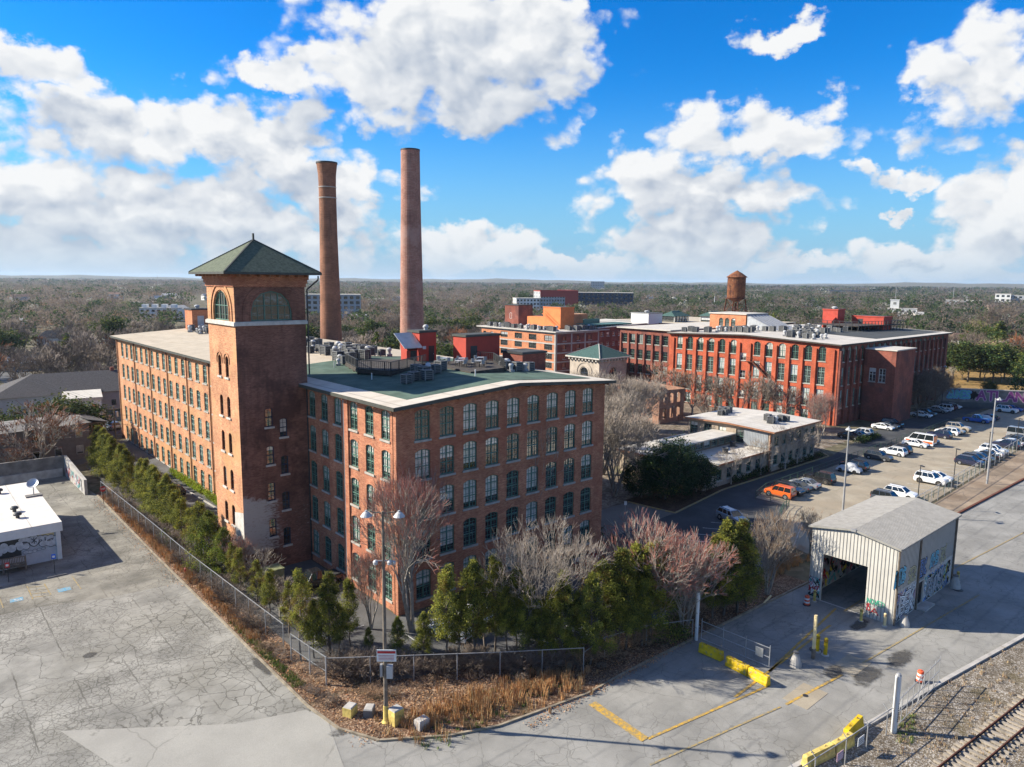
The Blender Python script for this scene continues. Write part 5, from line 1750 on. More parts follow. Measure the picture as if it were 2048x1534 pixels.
cluster(scatter(126.5, 131, 108, 143, 30, 1.6), CZ, 'condenser unit along the edge of the concrete framed block roof', 'vent hood along the edge of the concrete framed block roof', 'condensers on the framed block roof', 0.3, 1.4)
cluster(scatter(134, 145, 106.8, 111, 10, 1.6), CZ, 'condenser unit at the shaded edge of the framed block roof', 'vent hood at the shaded edge of the framed block roof', 'condensers at the shaded side of the framed block', 0.3, 1.4)
p = box_house('stair_tower', 'bright orange stair tower with an outside stair on the framed block roof', 'stair tower', 135.5, 142, 114, 122.3, 16.3, 23.4, M['orange_paint'], M['orange_paint'])
st = MB()
for du in (0, 0.9):
    st.bar((134.2 + du, 121.5, 21.5), (134.2 + du, 114, 16.6), 0.15, 0.25)
    st.bar((134.2 + du, 121.5, 22.5), (134.2 + du, 114, 17.6), 0.08)
st.build('outside_stair', M['orange_paint'], p, world=True)
MB().box(136.5, 141, 122.4, 131.5, 16.3, 20.0).build('lower_wing', M['orange_paint'], p, world=True)
MB().box(146, 153, 118, 122, 16.3, 21.0).build('back_wing', M['brick_orange'], p, world=True)
p = box_house('brick_penthouse', 'dark brick lift tower with one white arched window beside the orange stair tower', 'penthouse', 139, 146, 139, 146.5, 16.3, 23.4, M['brick_maroon'], M['dark_metal'])
window_proto('lift_win', 1.2, 2.2, 0.5, M['sash_white'], M['pane_pale'], 1, 2, 0, False, 0.1, ())
put_window(p, 'lift_win', '-U', 138.86, 143.2, 18.6)
p = thing('garden_terrace', 'dark green roof terrace behind the orange stair tower', 'terrace', (152, 112, 16.3))
mb = MB().box(145, 165, 107.8, 116, 17.6, 17.9)
for i in range(10):
    mb.box(145.2 + i * 2.15, 145.5 + i * 2.15, 107.9, 108.2, 16.3, 17.6)
mb.build('floor', M['sash_green'], p, world=True)
MB().box(147, 155, 114, 114.6, 17.9, 19.4).build('hedge_screen', M['sash_green'], p, world=True)
mb = MB()
for z in (18.4, 18.9):
    mb.bar((145, 107.9, z), (165, 107.9, z), 0.1)
mb.build('railing', M['dark_metal'], p, world=True)

# stone gatehouse pavilion
M['granite'] = brick_mat('granite', (0.40, 0.34, 0.27), (0.47, 0.40, 0.33), (0.30, 0.26, 0.22), stain_amt=0.35)
gt = thing('stone_gatehouse', 'square granite pavilion with deep arched windows and hipped teal roof', 'gatehouse', (118.3, 81.5, 0))
window_proto('gate_arch', 3.0, 3.4, 1.49, M['navy'], M['pane_dark'], 2, 4, 1, False, 0.12, (0.55,))
for face, pl, a, b, c in (('-U', 112.6, 75.8, 87.0, 81.4), ('-V', 75.8, 112.6, 124.2, 118.4)):
    window_wall(gt, 'wall', face, pl, [(a, 0), (b, 0), (b, 10.9), (a, 10.9)], [('gate_arch', c, 5.0)], M['granite'], 0.4, 0.0)
    mb = MB()
    arch_ring(mb, face, pl, c, 6.9, 1.7, 1.95, 0.1)
    arch_ring(mb, face, pl, c, 6.9, 2.7, 3.0, 0.14)
    mb.build('arch_moulding', M['granite'], gt, world=True)
mb = MB().quad((124.2, 75.8, 0), (124.2, 87, 0), (124.2, 87, 10.9), (124.2, 75.8, 10.9)).quad((112.6, 87, 0), (124.2, 87, 0), (124.2, 87, 10.9), (112.6, 87, 10.9))
mb.build('wall', M['granite'], gt, world=True)
mb = MB()
E1 = [(111.7, 74.9), (125.1, 74.9), (125.1, 87.9), (111.7, 87.9)]
mb.add([(q[0], q[1], 11.3) for q in E1] + [(118.4, 81.4, 14.6)], [(0, 1, 4), (1, 2, 4), (2, 3, 4), (3, 0, 4), (3, 2, 1, 0)])
mb.build('roof', M['roof_teal'], gt, world=True)
mb = MB()
for a, b in zip(E1, E1[1:] + E1[:1]):
    mb.bar((a[0], a[1], 11.15), (b[0], b[1], 11.15), 0.3, 0.35)
for q in E1:
    mb.bar((q[0], q[1], 11.36), (118.4, 81.4, 14.65), 0.22, 0.1)
mb.build('eaves', M['white_stone'], gt, world=True)
mb = MB()
for i in range(9):
    mb.box(111.9, 112.6, 76.3 + i * 1.28, 76.7 + i * 1.28, 10.3, 10.95)
    mb.box(113.1 + i * 1.28, 113.5 + i * 1.28, 75.1, 75.8, 10.3, 10.95)
kind(mb.build('eave_brackets', M['white_stone'], gt, world=True), 'stuff')

# roofless brick ruin behind the big bare trees
M['brick_ruin'] = brick_mat('brick_ruin', (0.26, 0.12, 0.075), (0.34, 0.19, 0.125), (0.28, 0.19, 0.14), stain_amt=0.5, patch=(0.30, 0.24, 0.19), patch_amt=0.7)
ru = thing('brick_ruin', 'roofless pale brick ruin wall with empty window holes behind bare trees', 'ruin', (97, 50, 0))
mb = MB()
hole = opening(1.2, 2.4, 0.2)
facade(mb, '-U', 96.5, [(43, 0), (58, 0), (58, 7.6), (50, 8.2), (43, 7.8)], [(45.5 + 3.0 * i, z, hole) for i in range(4) for z in (1.0, 4.5)], 0.5)
facade(mb, '+U', 97.0, [(43, 0), (58, 0), (58, 7.6), (50, 8.2), (43, 7.8)], [(45.5 + 3.0 * i, z, hole) for i in range(4) for z in (1.0, 4.5)], 0.02)
facade(mb, '-V', 43.0, [(96.5, 0), (106, 0), (106, 7.4), (96.5, 7.8)], [(98.6 + 2.6 * i, z, hole) for i in range(3) for z in (1.0, 4.5)], 0.5)
facade(mb, '-U', 106, [(43, 0), (58, 0), (58, 8.0), (43, 7.6)], [(45.5 + 3.0 * i, z, hole) for i in range(4) for z in (1.0, 4.5)], 0.5)
mb.build('wall', M['brick_ruin'], ru, world=True)

# water tower
M['rust_tank'] = NT('rust_tank', 0.85, 0.25)
_m = M['rust_tank']
_c = _m.mix(_m.ramp(_m.noise(0.55, 6, 0.7), 0.4, 0.62), (0.20, 0.075, 0.032), (0.085, 0.032, 0.02))
_c = _m.mix(_m.math('MULTIPLY', _m.ramp(_m.noise(1.4, 5, 0.7), 0.55, 0.66), 0.7), _c, (0.30, 0.15, 0.075))
_m.color(_c)
M['rust_tank'] = _m.mat
wt = thing('water_tower', 'rusty riveted water tower with conical roof on four braced legs', 'water tower', (169.7, 69.9, 0))
for i in range(4):
    q = math.pi / 4 + i * math.pi / 2
    a = (4.3 * math.cos(q), 4.3 * math.sin(q), 17)
    b = (2.9 * math.cos(q), 2.9 * math.sin(q), 27.3)
    MB().bar(a, b, 0.34).build('leg', M['rust'], wt)
mb = MB()
for z0, r0, z1, r1 in ((19.0, 4.03, 23.0, 3.5), (23.0, 3.5, 27.2, 2.95)):
    for i in range(4):
        q, q2 = math.pi / 4 + i * math.pi / 2, math.pi / 4 + (i + 1) * math.pi / 2
        mb.bar((r0 * math.cos(q), r0 * math.sin(q), z0), (r1 * math.cos(q2), r1 * math.sin(q2), z1), 0.1)
        mb.bar((r1 * math.cos(q), r1 * math.sin(q), z1), (r0 * math.cos(q2), r0 * math.sin(q2), z0), 0.1)
        mb.bar((r1 * math.cos(q), r1 * math.sin(q), z1), (r1 * math.cos(q2), r1 * math.sin(q2), z1), 0.16)
mb.tube((0, 0, 17), (0, 0, 26), 0.35)
mb.build('bracing', M['rust'], wt)
MB().lathe([(0.4, 26.3), (1.8, 26.8), (2.7, 27.4), (2.78, 27.6), (2.78, 34.0)], 28).build('tank', M['rust_tank'], wt)
mb = MB()
for z in (27.5, 29.7, 31.8, 33.9):
    mb.lathe([(2.78, z), (2.84, z + 0.04), (2.84, z + 0.12), (2.78, z + 0.16)], 28)
mb.build('hoop', M['rust'], wt)
MB().lathe([(3.2, 33.95), (3.2, 34.1), (1.7, 35.2), (0.15, 36.1), (0.01, 36.2)], 28).build('roof', M['rust_tank'], wt)
MB().lathe([(2.78, 27.2), (3.4, 27.2), (3.4, 27.3), (2.78, 27.3)], 28).build('walkway', M['rust'], wt)
mb = MB()
for s in (-0.25, 0.25):
    mb.tube((-3.2, s + 1.0, 27.2), (-3.2, s + 1.0, 34.3), 0.05, n=5)
for k in range(14):
    mb.bar((-3.2, 0.75, 27.4 + k * 0.5), (-3.2, 1.25, 27.4 + k * 0.5), 0.04)
mb.build('ladder', M['rust'], wt)

# ------------------------------------------------------------------ low office with the white roofs
M['stucco'] = plain('stucco', (0.29, 0.235, 0.18), 0.85, var=0.2)
M['metal_panel'] = ribbed('metal_panel', (0.27, 0.29, 0.31), 0.3, wear=0.08)
lo = thing('low_office', 'low white roofed office with a clerestory monitor among bare trees', 'building', (80, 13, 0))
window_proto('off_win', 1.4, 1.7, 0.0, M['sash_green'], M['pane_dark'], 2, 3, 0, True, 0.08, (0.5,))
window_proto('off_tall', 1.6, 2.4, 0.0, M['sash_green'], M['pane'], 2, 3, 0, True, 0.08, (0.5,))
window_proto('mon_win', 1.9, 1.15, 0.0, M['sash_pale'], M['pane_pale'], 4, 3, 0, False, 0.07, ())
window_wall(lo, 'wall', '-U', 77.6, [(4.8, 0), (21.8, 0), (21.8, 6.9), (13.4, 7.2), (4.8, 6.9)], [('off_tall', 20.6, 4.1), ('off_tall', 17.6, 4.1), ('off_tall', 14.6, 4.1), ('off_tall', 11.0, 4.1)], M['stucco'], 0.2, 0)
window_wall(lo, 'wall', '-V', 4.8, [(77.6, 0), (93, 0), (93, 6.9), (77.6, 6.9)], [('off_win', 79 + 2.6 * i, z) for i in range(6) for z in (1.1, 4.4)], M['stucco'], 0.2, 0)
mb = MB().quad((93, 4.8, 0), (93, 21.8, 0), (93, 21.8, 6.9), (93, 4.8, 6.9)).quad((77.6, 21.8, 0), (93, 21.8, 0), (93, 21.8, 6.9), (77.6, 21.8, 6.9))
mb.build('wall', M['stucco'], lo, world=True)
MB().box(77.52, 77.6, 5.6, 10.2, 3.95, 6.75).build('metal_cladding', M['metal_panel'], lo, world=True)
gable_roof(lo, 'roof', 76.9, 93.8, 4.1, 22.4, 6.92, 7.25, 0.22, M['roof_white'], 'u')
window_wall(lo, 'wall', '-V', 5.5, [(58.5, 0), (77.5, 0), (77.5, 3.6), (58.5, 3.6)], [('off_win', 60 + 2.9 * i, 1.0) for i in range(6)], M['stucco'], 0.2, 0)
window_wall(lo, 'wall', '-U', 58.5, [(5.5, 0), (22.2, 0), (22.2, 3.6), (5.5, 3.6)], [('off_win', 8 + 3.2 * i, 1.0) for i in range(4)], M['stucco'], 0.2, 0)
mb = MB().quad((58.5, 22.2, 0), (77.5, 22.2, 0), (77.5, 22.2, 3.6), (58.5, 22.2, 3.6))
mb.build('wall', M['stucco'], lo, world=True)
MB().prism([(57.9, 7.6), (62.0, 7.2), (62.0, 5.0), (77.55, 5.0), (77.55, 22.6), (57.9, 22.6)], 3.6, 3.85).build('roof', M['roof_white'], lo, world=True)
mb = MB()
facade(mb, '-V', 12.2, [(61.6, 3.85), (77.4, 3.85), (77.4, 5.55), (61.6, 5.55)], [(62.8 + 2.2 * i, 4.15, WIN['mon_win'][3]) for i in range(7)], 0.15)
mb.quad((61.6, 12.2, 3.85), (61.6, 15.8, 3.85), (61.6, 15.8, 5.55), (61.6, 12.2, 5.55)).quad((61.6, 15.8, 3.85), (77.4, 15.8, 3.85), (77.4, 15.8, 5.55), (61.6, 15.8, 5.55))
mb.build('monitor_wall', M['wood_grey'], lo, world=True)
for i in range(7):
    put_window(lo, 'mon_win', '-V', 12.2, 62.8 + 2.2 * i, 4.15)
MB().box(61.0, 77.35, 11.6, 16.3, 5.55, 5.75).build('monitor_roof', M['roof_white'], lo, world=True)
mb = MB()
mb.bar((57.85, 22.6, 3.72), (57.85, 7.6, 3.72), 0.1, 0.3)
mb.bar((62, 4.95, 3.72), (77.5, 4.95, 3.72), 0.1, 0.3)
mb.bar((76.85, 4.05, 7.05), (93.8, 4.05, 7.05), 0.1, 0.26)
mb.bar((76.85, 4.05, 7.05), (76.85, 13.25, 7.36), 0.1, 0.26)
mb.bar((76.85, 13.25, 7.36), (76.85, 22.4, 7.05), 0.1, 0.26)
mb.build('roof_trim', M['soffit_wood'], lo, world=True)
MB().tube((77.45, 5.1, 0), (77.45, 5.1, 6.9), 0.1, n=6).build('downspout', M['soffit_wood'], lo, world=True)
OZ = lambda x, y: 7.2 + 0.25 * (1 - abs(y - 13.2) / 9)
cluster([(83.0, 18.6), (84.0, 18.3), (85.2, 19.6), (86.0, 20.2), (86.8, 19.2)], OZ, 'condenser unit in the back group on the white office roof', 'vent hood in the back group on the white office roof', 'back condensers on the office roof', 0.2, 1.1)
cluster([(83.2, 8.4), (84.2, 7.9), (85.2, 9.0), (86.6, 8.3), (87.4, 7.6), (85.0, 10.0)], OZ, 'condenser unit in the front group on the white office roof', 'vent hood in the front group on the white office roof', 'front condensers on the office roof', 0.3, 1.1)
for x, y, lb in ((69.3, 8.6, 'round exhaust fan with open hood on the low office roof'), (74.8, 10.6, 'small dark exhaust fan by the grey cladding on the low roof')):
    t = thing('exhaust_fan', lb, 'exhaust fan', (x, y, 3.85))
    MB().box(-0.7, 0.7, -0.5, 0.5, 0, 0.12).build('curb', M['concrete_dark'], t)
    MB().lathe([(0.45, 0.12), (0.5, 0.7), (0.62, 0.9), (0.5, 0.95), (0.4, 0.7)], 14).build('hood', M['ac_dark'], t)


# ------------------------------------------------------------------ cars
def car_paint(n, c, rough=0.25, metal=0.0):
    m = NT(n, rough, 0.5, metal)
    m.color(m.mix(m.ramp(m.noise(2.0, 3), 0.5, 0.8), c, tuple(q * 0.85 + 0.015 for q in c)))
    m.b.inputs['Coat Weight'].default_value = 0.6
    m.b.inputs['Coat Roughness'].default_value = 0.08
    return m.mat


PAINT = {'white': car_paint('car_white', (0.70, 0.70, 0.69)), 'black': car_paint('car_black', (0.012, 0.012, 0.014)), 'navy': car_paint('car_navy', (0.014, 0.018, 0.045)),
         'silver': car_paint('car_silver', (0.38, 0.39, 0.40), 0.3, 0.5), 'grey': car_paint('car_grey', (0.075, 0.08, 0.085), 0.3, 0.3), 'orange': car_paint('car_orange', (0.62, 0.115, 0.02)),
         'maroon': car_paint('car_maroon', (0.10, 0.015, 0.015)), 'beige': car_paint('car_beige', (0.36, 0.31, 0.24)), 'blue': car_paint('car_blue', (0.02, 0.10, 0.36)), 'pale_blue': car_paint('car_pale_blue', (0.22, 0.30, 0.40), 0.3, 0.3),
         'slate': car_paint('car_slate', (0.045, 0.055, 0.07)), 'gold': car_paint('car_gold', (0.38, 0.33, 0.24), 0.3, 0.3), 'red': car_paint('car_red', (0.30, 0.02, 0.015))}
M['car_glass'] = NT('car_glass', 0.04, 0.7)
M['car_glass'].color((0.012, 0.016, 0.018))
M['car_glass'] = M['car_glass'].mat
M['tyre'] = plain('tyre', (0.015, 0.015, 0.015), 0.9)
M['rim'] = plain('rim', (0.38, 0.38, 0.39), 0.35, 0.5, 0.7)
M['rim_dark'] = plain('rim_dark', (0.09, 0.08, 0.07), 0.5, 0.5, 0.4)
M['lamp_clear'] = plain('lamp_clear', (0.55, 0.56, 0.55), 0.15, 0.6)
M['lamp_red'] = plain('lamp_red', (0.30, 0.012, 0.012), 0.2, 0.6)
M['plastic'] = plain('plastic', (0.03, 0.03, 0.032), 0.7)
M['cover_cloth'] = plain('cover_cloth', (0.44, 0.45, 0.46), 0.85, var=0.12)

# kind: length, width, height, belt height, [y of rear glass foot, rear roof, front roof, windscreen foot], bonnet height, boot height, wheel radius, half wheelbase
CARK = {'sedan': (4.75, 1.84, 1.45, 0.95, (-1.55, -0.85, 0.35, 1.15), 0.86, 0.98, 0.33, 1.4),
        'coupe': (4.6, 1.84, 1.40, 0.95, (-1.95, -0.7, 0.30, 1.2), 0.82, 1.02, 0.33, 1.38),
        'wagon': (4.7, 1.88, 1.68, 1.08, (-2.15, -1.8, 0.35, 1.05), 1.0, 1.08, 0.36, 1.4),
        'boxy': (4.45, 1.86, 1.82, 1.12, (-2.12, -1.98, 0.55, 1.0), 1.06, 1.12, 0.38, 1.32),
        'fourbyfour': (4.8, 1.92, 1.84, 1.15, (-2.25, -2.0, 0.3, 0.85), 1.12, 1.15, 0.41, 1.42),
        'pickup': (5.5, 1.95, 1.85, 1.12, (-0.75, -0.6, 0.6, 1.1), 1.1, 1.05, 0.41, 1.7),
        'van': (5.6, 2.0, 2.35, 1.25, (-2.72, -2.6, 1.25, 1.95), 1.15, 1.25, 0.37, 1.75)}
_cm = {}


def car_meshes(k, paint):
    if (k, paint) in _cm:
        return _cm[(k, paint)]
    L, Wd, H, BZ, (g0, r0, r1, g1), hood, boot, wr, wb = CARK[k]
    h, w = L / 2, Wd / 2
    mb = MB()
    # lower body: sections from tail to nose
    st = [(-h, 0.86, 0.42, boot * 0.72), (-h + 0.10, 0.96, 0.28, boot * 0.96), (g0, 1.0, 0.22, BZ if k != 'pickup' else boot), (g1, 1.0, 0.22, BZ), (g1 + 0.25, 1.0, 0.22, (hood + BZ) / 2 + 0.02),
          (h - 0.45, 0.97, 0.24, hood), (h - 0.12, 0.90, 0.28, hood * 0.9), (h, 0.80, 0.36, hood * 0.68)]
    V = []
    for y, f, zl, zb in st:
        a = w * f
        V += [(-a * 0.94, y, zl), (-a, y, zl + (zb - zl) * 0.45), (-a * 0.97, y, zb * 0.94), (-a * 0.86, y, zb), (a * 0.86, y, zb), (a * 0.97, y, zb * 0.94), (a, y, zl + (zb - zl) * 0.45), (a * 0.94, y, zl)]
    F = []
    for i in range(len(st) - 1):
        for j in range(8):
            F.append((i * 8 + j, i * 8 + (j + 1) % 8, i * 8 + 8 + (j + 1) % 8, i * 8 + 8 + j))
    F += [tuple(range(8)), tuple(reversed(range((len(st) - 1) * 8, len(st) * 8)))]
    mb.add(V, F, 0)
    a, b = w * 0.90, w * 0.72
    low = [(-a, g0, BZ - 0.01), (a, g0, BZ - 0.01), (a, g1, BZ - 0.01), (-a, g1, BZ - 0.01)]
    top = [(-b, r0, H - 0.07), (b, r0, H - 0.07), (b, r1, H - 0.07), (-b, r1, H - 0.07)]
    # roof and pillars
    c = b * 0.88
    mb.add(top + [(-c, r0 + 0.12, H), (c, r0 + 0.12, H), (c, r1 - 0.15, H), (-c, r1 - 0.15, H)], [(4, 5, 6, 7), (0, 1, 5, 4), (1, 2, 6, 5), (2, 3, 7, 6), (3, 0, 4, 7), (3, 2, 1, 0)], 0)
    for p, q in zip(low, top):
        mb.bar(p, q, 0.09, 0.09, 0)
    for sg in (-1, 1):
        for t in ((0.52,) if k in ('pickup', 'coupe') else (0.36, 0.68)):
            p = (sg * a, g0 + (g1 - g0) * t, BZ)
            q = (sg * b, r0 + (r1 - r0) * t, H - 0.05)
            mb.bar(p, q, 0.08, 0.05, 0)
    # sills, arches and bumpers in dark plastic
    for sg in (-1, 1):
        for y in (-wb, wb):
            mb.tube((sg * w * 0.80, y, wr), (sg * (w * 1.0 + 0.006), y, wr), wr * 1.18, n=14, m=1)
        mb.box(sg * w - 0.04, sg * w + 0.005, -wb + wr, wb - wr, 0.2, 0.32, 1)
        mb.box(sg * (w + 0.02) - 0.08, sg * (w + 0.02) + 0.08, g1 - 0.25, g1 - 0.08, BZ, BZ + 0.15, 0)
    mb.box(-w * 0.8, w * 0.8, h - 0.12, h + 0.015, 0.3, 0.55, 1)
    mb.box(-w * 0.8, w * 0.8, -h - 0.015, -h + 0.1, 0.32, 0.55, 1)
    if k == 'pickup':
        mb.box(-w * 0.78, w * 0.78, -h + 0.12, g0 - 0.12, boot - 0.4, boot + 0.012, 1)
    if k in ('wagon', 'fourbyfour'):
        for sg in (-1, 1):
            mb.bar((sg * b * 0.86, r0 + 0.2, H + 0.04), (sg * b * 0.86, r1 - 0.2, H + 0.04), 0.05, 0.05, 1)
    body = mb.mesh('car_body', [PAINT[paint], M['plastic']])
    dl = 0.012
    ws = MB().add([(-a * .94, g1 + dl, BZ + .02), (a * .94, g1 + dl, BZ + .02), (b * .95, r1 + dl, H - .08), (-b * .95, r1 + dl, H - .08)], [(0, 1, 2, 3)]).mesh('windscreen', M['car_glass'])
    rw = MB().add([(-a * .94, g0 - dl, BZ + .02), (a * .94, g0 - dl, BZ + .02), (b * .95, r0 - dl, H - .08), (-b * .95, r0 - dl, H - .08)], [(3, 2, 1, 0)]).mesh('rear_window', M['car_glass'])
    sw = []
    for sg in (-1, 1):
        sw.append(MB().add([(sg * a, g0 + .06, BZ), (sg * a, g1 - .06, BZ), (sg * b, r1 - .03, H - .09), (sg * b, r0 + .03, H - .09)], [(0, 1, 2, 3)]).mesh('side_window', M['car_glass']))
    ty = MB().tube((-0.11, 0, 0), (0.11, 0, 0), wr, n=16).mesh('tyre', M['tyre'])
    rm = MB()
    rm.tube((-0.118, 0, 0), (0.118, 0, 0), wr * 0.62, n=12)
    rm = rm.mesh('rim', M['rim_dark'] if k in ('fourbyfour',) else M['rim'])
    hl = MB().box(-0.2, 0.2, -0.08, 0.02, -0.08, 0.08).mesh('headlight', M['lamp_clear'])
    tl = MB().box(-0.14, 0.14, -0.02, 0.08, -0.1, 0.1).mesh('taillight', M['lamp_red'])
    _cm[(k, paint)] = (body, ws, rw, sw, ty, rm, hl, tl, (L, Wd, H, hood, boot, wr, wb))
    return _cm[(k, paint)]


def car(k, paint, x, y, rz, label, group, name=None, z=0.03):
    body, ws, rw, sw, ty, rm, hl, tl, (L, Wd, H, hood, boot, wr, wb) = car_meshes(k, paint)
    name = name or {'pickup': 'pickup_truck', 'van': 'van'}.get(k, 'car')
    t = thing(name, label, {'pickup': 'pickup truck', 'van': 'van'}.get(k, 'car'), (x, y, z), rz, group)
    link('body', body, t)
    link('windscreen', ws, t)
    link('rear_window', rw, t)
    for q in sw:
        link('side_window', q, t)
    for sx in (-1, 1):
        for sy in (-1, 1):
            w = link('wheel', ty, t, (sx * (Wd / 2 - 0.09), sy * wb, wr))
            link('rim', rm, w)
        link('headlight', hl, t, (sx * Wd * 0.33, L / 2 - 0.09, hood * 0.76))
        link('taillight', tl, t, (sx * Wd * 0.38, -L / 2 + 0.03, boot * 0.78))
    return t


def covered(x, y, rz, label, group, L=4.3, Wd=1.8, H=1.45, z=0.03):
    """a vehicle under a grey cloth"""
    t = thing('covered_car', label, 'covered car', (x, y, z), rz, group)
    prof = [(-L / 2, 0.45, .8), (-L / 2 + .15, .95, .95), (-L * .3, 1.0, 1.0), (-L * .2, H, .82), (L * .08, H * 1.02, .82), (L * .2, 1.05, .97), (L * .4, .95, .95), (L / 2, .5, .8)]
    V, F = [], []
    for yy, zz, f in prof:
        a = Wd / 2 * f
        V += [(-Wd / 2 * (f * 0.4 + 0.62) + rnd(-.06, .06), yy, 0.36 + rnd(-.05, .05)), (-a, yy, zz * .62), (-a * .72, yy, zz), (a * .72, yy, zz), (a, yy, zz * .62), (Wd / 2 * (f * 0.4 + 0.62) + rnd(-.06, .06), yy, 0.36 + rnd(-.05, .05))]
    for i in range(len(prof) - 1):
        for j in range(5):
            F.append((i * 6 + j, i * 6 + j + 1, i * 6 + 7 + j, i * 6 + 6 + j))
    F += [tuple(range(6)), tuple(reversed(range(len(V) - 6, len(V))))]
    MB().add(V, F).build('cover', M['cover_cloth'], t, smooth=True)
    ty = car_meshes('wagon', 'white')[4]
    for sx in (-1, 1):
        for sy in (-1, 1):
            link('wheel', ty, t, (sx * (Wd / 2 - 0.1), sy * L * .3, 0.36))
    return t


LR, RR, LW = 'cars in the row along the driveway fence', 'cars in the row along the outer fence', 'cars parked against the red mill'
N_, S_ = 0.0, math.pi
for (u, k, c, rz, lb) in [
        (65.4, 'boxy', 'orange', N_, 'bright orange boxy wagon at the ramp end of the upper lot'),
        (68.1, 'wagon', 'black', S_, 'black wagon with sky blue windscreen beside the orange car'),
        (70.8, 'sedan', 'slate', N_, 'dark slate sedan second beyond the orange boxy car'),
        (73.3, 'sedan', 'silver', N_, 'silver sedan between the slate sedan and the black off-roader'),
        (78.1, 'fourbyfour', 'black', N_, 'tall black off-roader with dark wheels in the driveway row'),
        (90.9, 'wagon', 'black', N_, 'black wagon right behind the cloth covered buggy'),
        (101.5, 'wagon', 'grey', S_, 'charcoal grey crossover in front of a white one'),
        (107.6, 'wagon', 'white', N_, 'white three row wagon behind the charcoal crossover'),
        (110.4, 'wagon', 'black', N_, 'black wagon mostly hidden behind the white three row wagon'),
        (118.7, 'sedan', 'white', S_, 'white sedan parked in front of the orange and white camper'),
        (124.4, 'sedan', 'grey', S_, 'low dark grey car just beyond the camper van'),
        (132.1, 'wagon', 'navy', N_, 'dark navy wagon with pale wheels in the middle of the driveway row'),
        (136.9, 'wagon', 'white', N_, 'white wagon behind the navy one with pale wheels'),
        (139.6, 'sedan', 'gold', S_, 'pale gold sedan between the white wagon and the beige off-roader'),
        (143.4, 'fourbyfour', 'beige', S_, 'beige square off-roader at the edge of the big shadow'),
        (164.6, 'coupe', 'navy', N_, 'dark coupe behind the covered car in the shadow'),
        (179.8, 'fourbyfour', 'white', S_, 'white long off-roader at the far end by the mural'),
        (184.0, 'sedan', 'blue', S_, 'bright blue sedan just beyond the far white off-roader'),
        (189.0, 'coupe', 'slate', S_, 'dark green looking coupe at the very far corner of the lot')]:
    car(k, c, u, -3.5 + rnd(-.15, .15), rz + rnd(-.02, .02), lb, LR)
car('pickup', 'blue', 158.3, -2.8, S_ + 0.03, 'bright blue pickup truck parked in the shade of the red mill', LR)
camper = car('van', 'white', 121.6, -3.4, N_, 'orange and white camper van behind the white sedan', LR, name='camper_van')
mb = MB()
for sg in (-1, 1):
    mb.box(sg * 1.012 - 0.006, sg * 1.012 + 0.006, -2.6, 2.4, 0.6, 1.0)
mb.box(-0.8, 0.8, -2.84, -2.8, 0.9, 2.1)
mb.build('orange_panel', PAINT['orange'], camper)
covered(88.2, -3.9, 0.05, 'small buggy under a pale grey cloth with its fat tyres showing', LR, 4.0, 1.9, 1.6)
covered(161.6, -3.3, 0.0, 'sedan under a white cloth behind the blue pickup truck', LR, 4.7, 1.8, 1.4)
for (u, k, c, rz, lb) in [
        (74.7, 'fourbyfour', 'slate', S_, 'old slate grey two door off-roader with a spare wheel, nearest the shed'),
        (79.4, 'wagon', 'white', S_, 'white wagon with black roof beside the slate off-roader'),
        (91.6, 'fourbyfour', 'white', S_, 'white off-roader with brown wheels alone in mid row'),
        (94.4, 'sedan', 'white', S_, 'white sedan tucked behind the white off-roader with brown wheels'),
        (110.3, 'wagon', 'navy', S_, 'navy crossover first of the dark group along the outer fence'),
        (113.1, 'wagon', 'black', S_, 'black crossover second of the dark group along the outer fence'),
        (115.9, 'sedan', 'grey', S_, 'dark grey sedan third of the dark group along the outer fence'),
        (118.7, 'sedan', 'black', N_, 'black sedan last of the dark group, before two white cars'),
        (121.5, 'sedan', 'white', N_, 'white sedan right after the dark group of cars'),
        (124.6, 'wagon', 'white', S_, 'white crossover behind the lamp pole, second of the two white cars'),
        (132.3, 'wagon', 'navy', N_, 'navy wagon with red tail lamps past the white crossover'),
        (135.2, 'sedan', 'white', N_, 'white sedan squeezed behind the navy wagon with red lamps'),
        (138.1, 'wagon', 'black', N_, 'black wagon next to the squeezed in white sedan'),
        (141.0, 'sedan', 'grey', S_, 'grey sedan in front of the long silver van'),
        (150.4, 'sedan', 'black', S_, 'black sedan beyond the long silver van'),
        (153.4, 'wagon', 'slate', S_, 'slate wagon second beyond the long silver van')]:
    car(k, c, u, -15.6 + rnd(-.15, .15), rz + rnd(-.02, .02), lb, RR)
car('van', 'silver', 145.2, -15.2, S_, 'long silver panel van in the outer row', RR)
sp = [o for o in COL.objects if o.get('label', '').startswith('old slate grey')][0]
MB().tube((0, -2.42, 0.95), (0, -2.62, 0.95), 0.38, n=14).build('spare_wheel', M['tyre'], sp)
